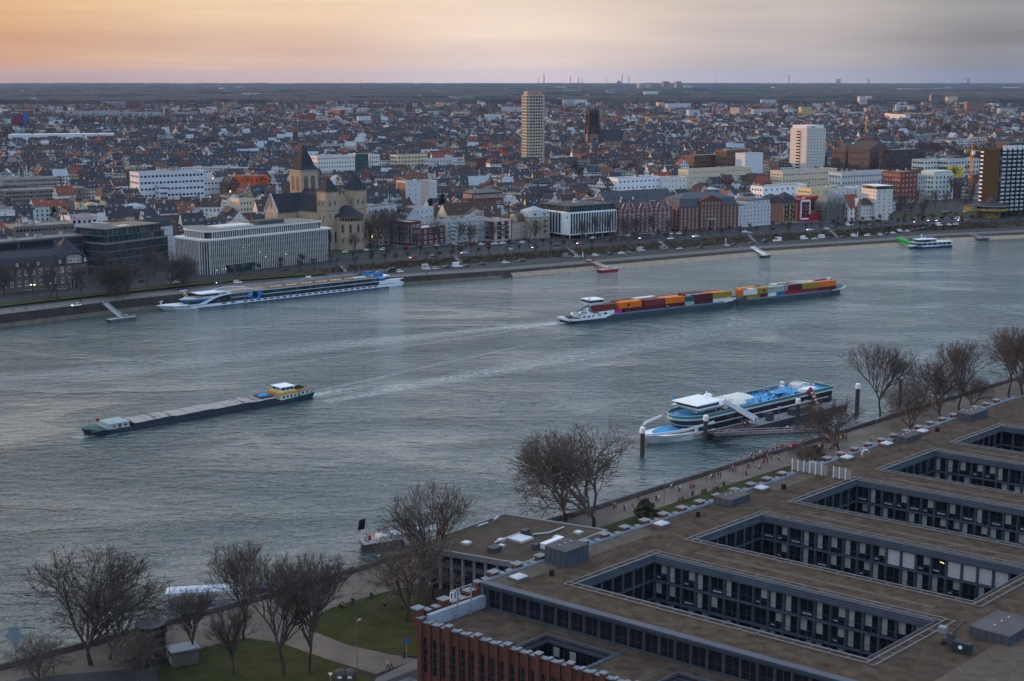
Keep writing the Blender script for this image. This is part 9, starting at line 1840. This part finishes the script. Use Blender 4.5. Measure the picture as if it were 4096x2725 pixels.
def yield_(o, h):
    b = MB(); b.loft([[(-.6,-.1,h+.4),(.6,-.1,h+.4),(0,-.1,h-.6)],[(-.6,-.05,h+.4),(.6,-.05,h+.4),(0,-.05,h-.6)]]); b.build('plate', [REDW], o); b = MB(); b.loft([[(-.4,-.13,h+.28),(.4,-.13,h+.28),(0,-.13,h-.36)],[(-.4,-.1,h+.28),(.4,-.1,h+.28),(0,-.1,h-.36)]]); b.build('plate_centre', [WHITE], o)
post_sign(1323, 2735, 1.8, 'white and red give way sign at the bottom edge', yield_)
def star(o, h): b = MB(); b.loft([[(x_,0,h+z_) for x_, z_ in ((-1.9,.2),(-1,.9),(-.9,2),(.9,2),(1,.9),(1.9,.2),(.9,-.5),(.4,-1.6),(0,-2.0),(-.4,-1.6),(-.9,-.5))],[(x_,.1,h+z_) for x_, z_ in ((-1.9,.2),(-1,.9),(-.9,2),(.9,2),(1,.9),(1.9,.2),(.9,-.5),(.4,-1.6),(0,-2.0),(-.4,-1.6),(-.9,-.5))]]); b.build('plate', [mat('sign back', (.16,.20,.23), .5, .15)], o)
post_sign(65, 2665, 5.5, 'large angular navigation sign seen from behind at bottom left', star)
def board(o, h): b = MB(); b.box(-2,2,-.12,0,h-1.2,h+1.6); b.build('board', [OFFW], o); text_part('lettering', '689', 2.0, BLACK, o, (-1.75,-.16,h-.5))
post_sign(1700, 1082, 2.2, 'white river kilometre board with the number 689', board, 'sign', True)
for px, py in ((2331,1035),(2903,975),(3430,950),(1905,975)): post_sign(px, py, 2.6, 'slim white information pillar on the bank below '+near_fr(px), lambda o, h: MB.build((lambda b: (b.box(-.25,.25,-.1,.1,.6,h+1.2), b)[1])(MB()), 'panel', [WHITE], o), 'sign', True, 'info_pillar')
def bench(px, py, rz, lab):
    x, y = at(px, py, ZN); o = thing('park_bench', lab, 'bench', (x, y, ZN), rz, 'benches along the near path')
    for k in range(3): b = MB(); b.box(-1,1,-.25+k*.17,-.12+k*.17,.42,.47); b.build('slat', [BROWN], o)
    b = MB(); b.box(-1,1,.26,.3,.5,.9); b.build('backrest', [BROWN], o); b = MB(); [b.box(x_-.04,x_+.04,-.2,.25,0,.42) for x_ in (-.8,.8)]; b.build('leg', [DKGREY], o)
for zx, zy, lab in ((1553,1385,'bench on the lawn edge right of the first lamp post'),(1765,1320,'bench with two seated people beside the path'),(1875,1285,'empty bench nearest the roof hut')): bench(*n5(zx, zy), R(225), lab)
bench(1024+.4344*800, 2045+.4344*880, R(120), 'bench with a seated pair by the lawn path')
for zx, zy in ((1755,1322),(1778,1312)): x, y = at(*n5(zx, zy), ZN); person(x, y, ZN, 'dark', 'on the bench by the path', 'sit', R(50))
for zx, zy in ((770,890),(795,880)): x, y = at(1024+.4344*zx, 2045+.4344*zy, ZN); person(x, y, ZN, 'dark', 'on the bench by the lawn', 'sit', R(-60), 'people in the near park')
for px, py, lab in ((2770,1982,'litter bin by the benches'),(2895,1945,'litter bin near the second lamp post'),(1485,2393,'litter bin at the far lawn corner'),(1410,2415,'litter bin beside the bench with the seated pair'),(1616,2630,'litter bin at the pavement corner'),(2613,2030,'litter bin under the plane tree')):
    x, y = at(px, py, ZN); o = thing('litter_bin', lab, 'bin', (x, y, ZN)); b = MB(); b.tube((0,0,0),(0,0,1.0),.34,.38,10); b.build('body', [DKGREY], o); b = MB(); b.lathe([(.42,1.0),(.42,1.1),(0,1.2)], 10); b.build('lid', [BLACK], o)
for px, lab in ((1362,'grey recycling container left of its twin at the bottom edge'),(1402,'grey recycling container with pale print at the bottom edge')):
    x, y = at(px, 2722, ZN); o = thing('recycling_container', lab, 'container', (x, y, ZN)); b = MB(); b.lathe([(1.0,0),(1.05,1.4),(.8,1.9),(0,2.1)], 12); b.build('body', [mat('recycling grey', (.07,.065,.06), .7, .2)], o); b = MB(); b.box(-.35,.35,-1.07,-1.02,.8,1.2); b.build('label_plate', [OFFW], o)
x, y = at(608, 2640, ZN); o = thing('brick_drum', 'dark round brick drum with railing at bottom left park', 'tower', (x, y, ZN)); b = MB(); b.lathe([(2.6,0),(2.6,5.4),(2.9,5.4),(2.9,6.0),(2.3,6.0),(2.3,5.0),(0,5.0)], 20); b.build('wall', [mat('drum brick', (.04,.034,.03), .9, .3)], o); b = MB(); [b.bar((2.7*math.cos(t),2.7*math.sin(t),6),(2.7*math.cos(t),2.7*math.sin(t),7),.06,.06) for t in [k*.42 for k in range(15)]]; b.lathe([(2.7,6.95),(2.76,7.0),(2.7,7.05)], 20); b.build('railing', [DKGREY], o)
x, y = at(735, 2650, ZN); o = thing('kiosk', 'small flat roofed kiosk with graffiti wall in the dark park', 'kiosk', (x, y, ZN), R(28)); b = MB(); b.box(-2.4,2.4,-1.5,1.5,0,2.8); b.build('wall', [mat('kiosk wall', (.10,.085,.075), .9, .3)], o); b = MB(); b.box(-2.7,2.7,-1.8,1.8,2.8,3.05); b.build('roof', [mat('kiosk roof', (.22,.24,.27), .7, .1)], o); b = MB(); b.box(-2.43,-2.4,-1.2,1.0,.3,1.8); b.build('graffiti', [mat('graffiti paint', (.32,.33,.35), .8, .5, 3)], o)
# landing stages on the far bank
def stage(px, py, L, W, colb, lab, land, gcol, colr=WHITE, box_=True):
    x, y = at(px, py, 0); rz = bank_rz(bank_s(px)); o = thing('landing_stage', lab, 'landing stage', (x, y, 0), rz); b = MB(); b.loft([[(1,0,-.5),(L-1,0,-.5),(L-1,W,-.5),(1,W,-.5)],[(0,0,1.3),(L,0,1.3),(L,W,1.3),(0,W,1.3)]]); b.build('pontoon', [colb], o); b = MB(); b.box(.2,L-.2,.2,W-.2,1.3,1.36); b.build('deck', [CONC], o)
    b = MB(); rail(b, [(.3,.3,1.3),(L-.3,.3,1.3),(L-.3,W-.3,1.3)], 1.1, 1.5, .09); b.build('railing', [colr], o); lx, ly, lz, _ = surf(*land); p = Vector((lx-x, ly-y, 0)); p.rotate(Matrix.Rotation(-rz, 3, 'Z')); P, Q = Vector((L*.5, W*.6, 1.4)), Vector((p.x, p.y, lz+.1)); dn_ = (Q-P).normalized(); sd2 = Vector((-dn_.y, dn_.x, 0)).normalized()*.9
    b = MB(); b.bar(P, Q, 1.9, .22)
    for sg in (-1, 1):
        b.bar(P+sd2*sg+Vector((0,0,1.2)), Q+sd2*sg+Vector((0,0,1.2)), .14, .14, 1); n = 10
        for k in range(n): a, c = P.lerp(Q, k/n)+sd2*sg, P.lerp(Q, (k+1)/n)+sd2*sg; b.bar(a, c+Vector((0,0,1.2)), .1, .1, 1); b.bar(c, c+Vector((0,0,1.2)), .1, .1, 1)
    b.build('gangway', [gcol, colr if gcol is not DKGREY else DKGREY], o)
    if box_: b = MB(); b.box(L*.62,L*.74,W*.4,W*.8,1.36,2.6); b.build('control_cabinet', [STEEL], o)
    return o
stage(440, 1292, 14, 4, mat('stage grey', (.10,.10,.105), .8, .3), 'grey concrete landing stage with dark arched gangway at the left quay wall', (418, 1216), STEEL, STEEL)
o = stage(2404, 1091, 13, 4.5, REDW, 'red landing stage with white railed red gangway', (2352, 1046), REDW); b = MB(); b.box(-1,6,14,14.1,4.5,5.4); b.build('sign', [REDW], o)
stage(3050, 1032, 7, 3.5, mat('stage dark', (.07,.075,.08), .7, .2), 'white gangway with small dark landing stage right of the red one', (3008, 992), WHITE, WHITE, False)
stage(3910, 962, 10, 4, MATS['stage dark'], 'grey landing stage with portal frame left of the round restaurant steps', (3880, 938), STEEL, STEEL)
a, c = Vector((*at(3588, 955, 4), 4)), Vector((*at(3645, 976, 2), 2)); o = thing('green_gangway', 'bright green gangway leading from the far bank to the small passenger ship', 'gangway', a); b = MB(); b.bar((0,0,0), c-a, 2.2, 1.7); b.build('side_panel', [mat('bright green', (.01,.36,.04), .5, .05)], o); b = MB(); b.bar((3,1.5,1), (c-a)*.85+Vector((0,1.5,1)), .2, 1.5); b.build('banner', [mat('banner mauve', (.4,.32,.38), .7, .1)], o)
# railing on the left quay wall, stairs up the embankment, hoardings
b = MB(); o = thing('quay_railing', 'pale railing along the top of the left quay wall', 'railing', bank_at(1.0, 2, .3))
base = Vector(o.location)
for k in range(150):
    s = .8+3.6*k/150; p, q = bank_at(s, 2, .3)-base, bank_at(s+3.6/150, 2, .3)-base
    b.bar(p+Vector((0,0,1.05)), q+Vector((0,0,1.05)), .08, .08); b.bar(p+Vector((0,0,.5)), q+Vector((0,0,.5)), .06, .06); b.bar(p, p+Vector((0,0,1.05)), .09, .09)
b.build('rail', [mat('rail pale', (.34,.34,.33), .6, .1)], o)
for px in (1475, 1960, 2440, 2800, 3160, 3490):
    s = bank_s(px); p, q = bank_at(s, 4), bank_at(s, 5); o = thing('embankment_stair', 'narrow stone stair up the embankment below '+near_fr(px), 'stairs', p, bank_rz(s)); d = q-p; d.rotate(Matrix.Rotation(-bank_rz(s), 3, 'Z'))
    for k in range(9): b = MB(); y_ = d.y*k/9; b.box(-1,1,y_,y_+d.y/9,-.4,.25+d.z*(k+1)/9); b.build('step', [CONC], o)
    b = MB(); [b.bar((x_,0,1.1),(x_,d.y,d.z+1.2),.07,.07) for x_ in (-1.05,1.05)]; b.build('handrail', [STEEL], o)
N9 = 'first second third fourth fifth sixth seventh eighth ninth'.split()
ORD = ['first','second','third','fourth','fifth','sixth','seventh','eighth','ninth','tenth','eleventh','twelfth']+[a+'teenth' for a in ('thir','four','fif','six','seven','eigh','nine')]+['twentieth']+['twenty-'+a for a in N9]+['thirtieth']+['thirty-'+a for a in N9]+['fortieth']+['forty-'+a for a in N9]
bpy.context.view_layer.update()
byl = {}
for o in bpy.data.objects:
    if o.parent is None and o.get('label') and o.get('category'): byl.setdefault(o['label'], []).append(o)
for lab, lst in byl.items():
    if len(lst) < 2: continue
    lst.sort(key=lambda o: proj(*o.location)[0]); assert len(lst) <= 60, lab
    for i, o in enumerate(lst): o['label'] = lab+(', %s from left' % ORD[i] if i < len(ORD) else '')
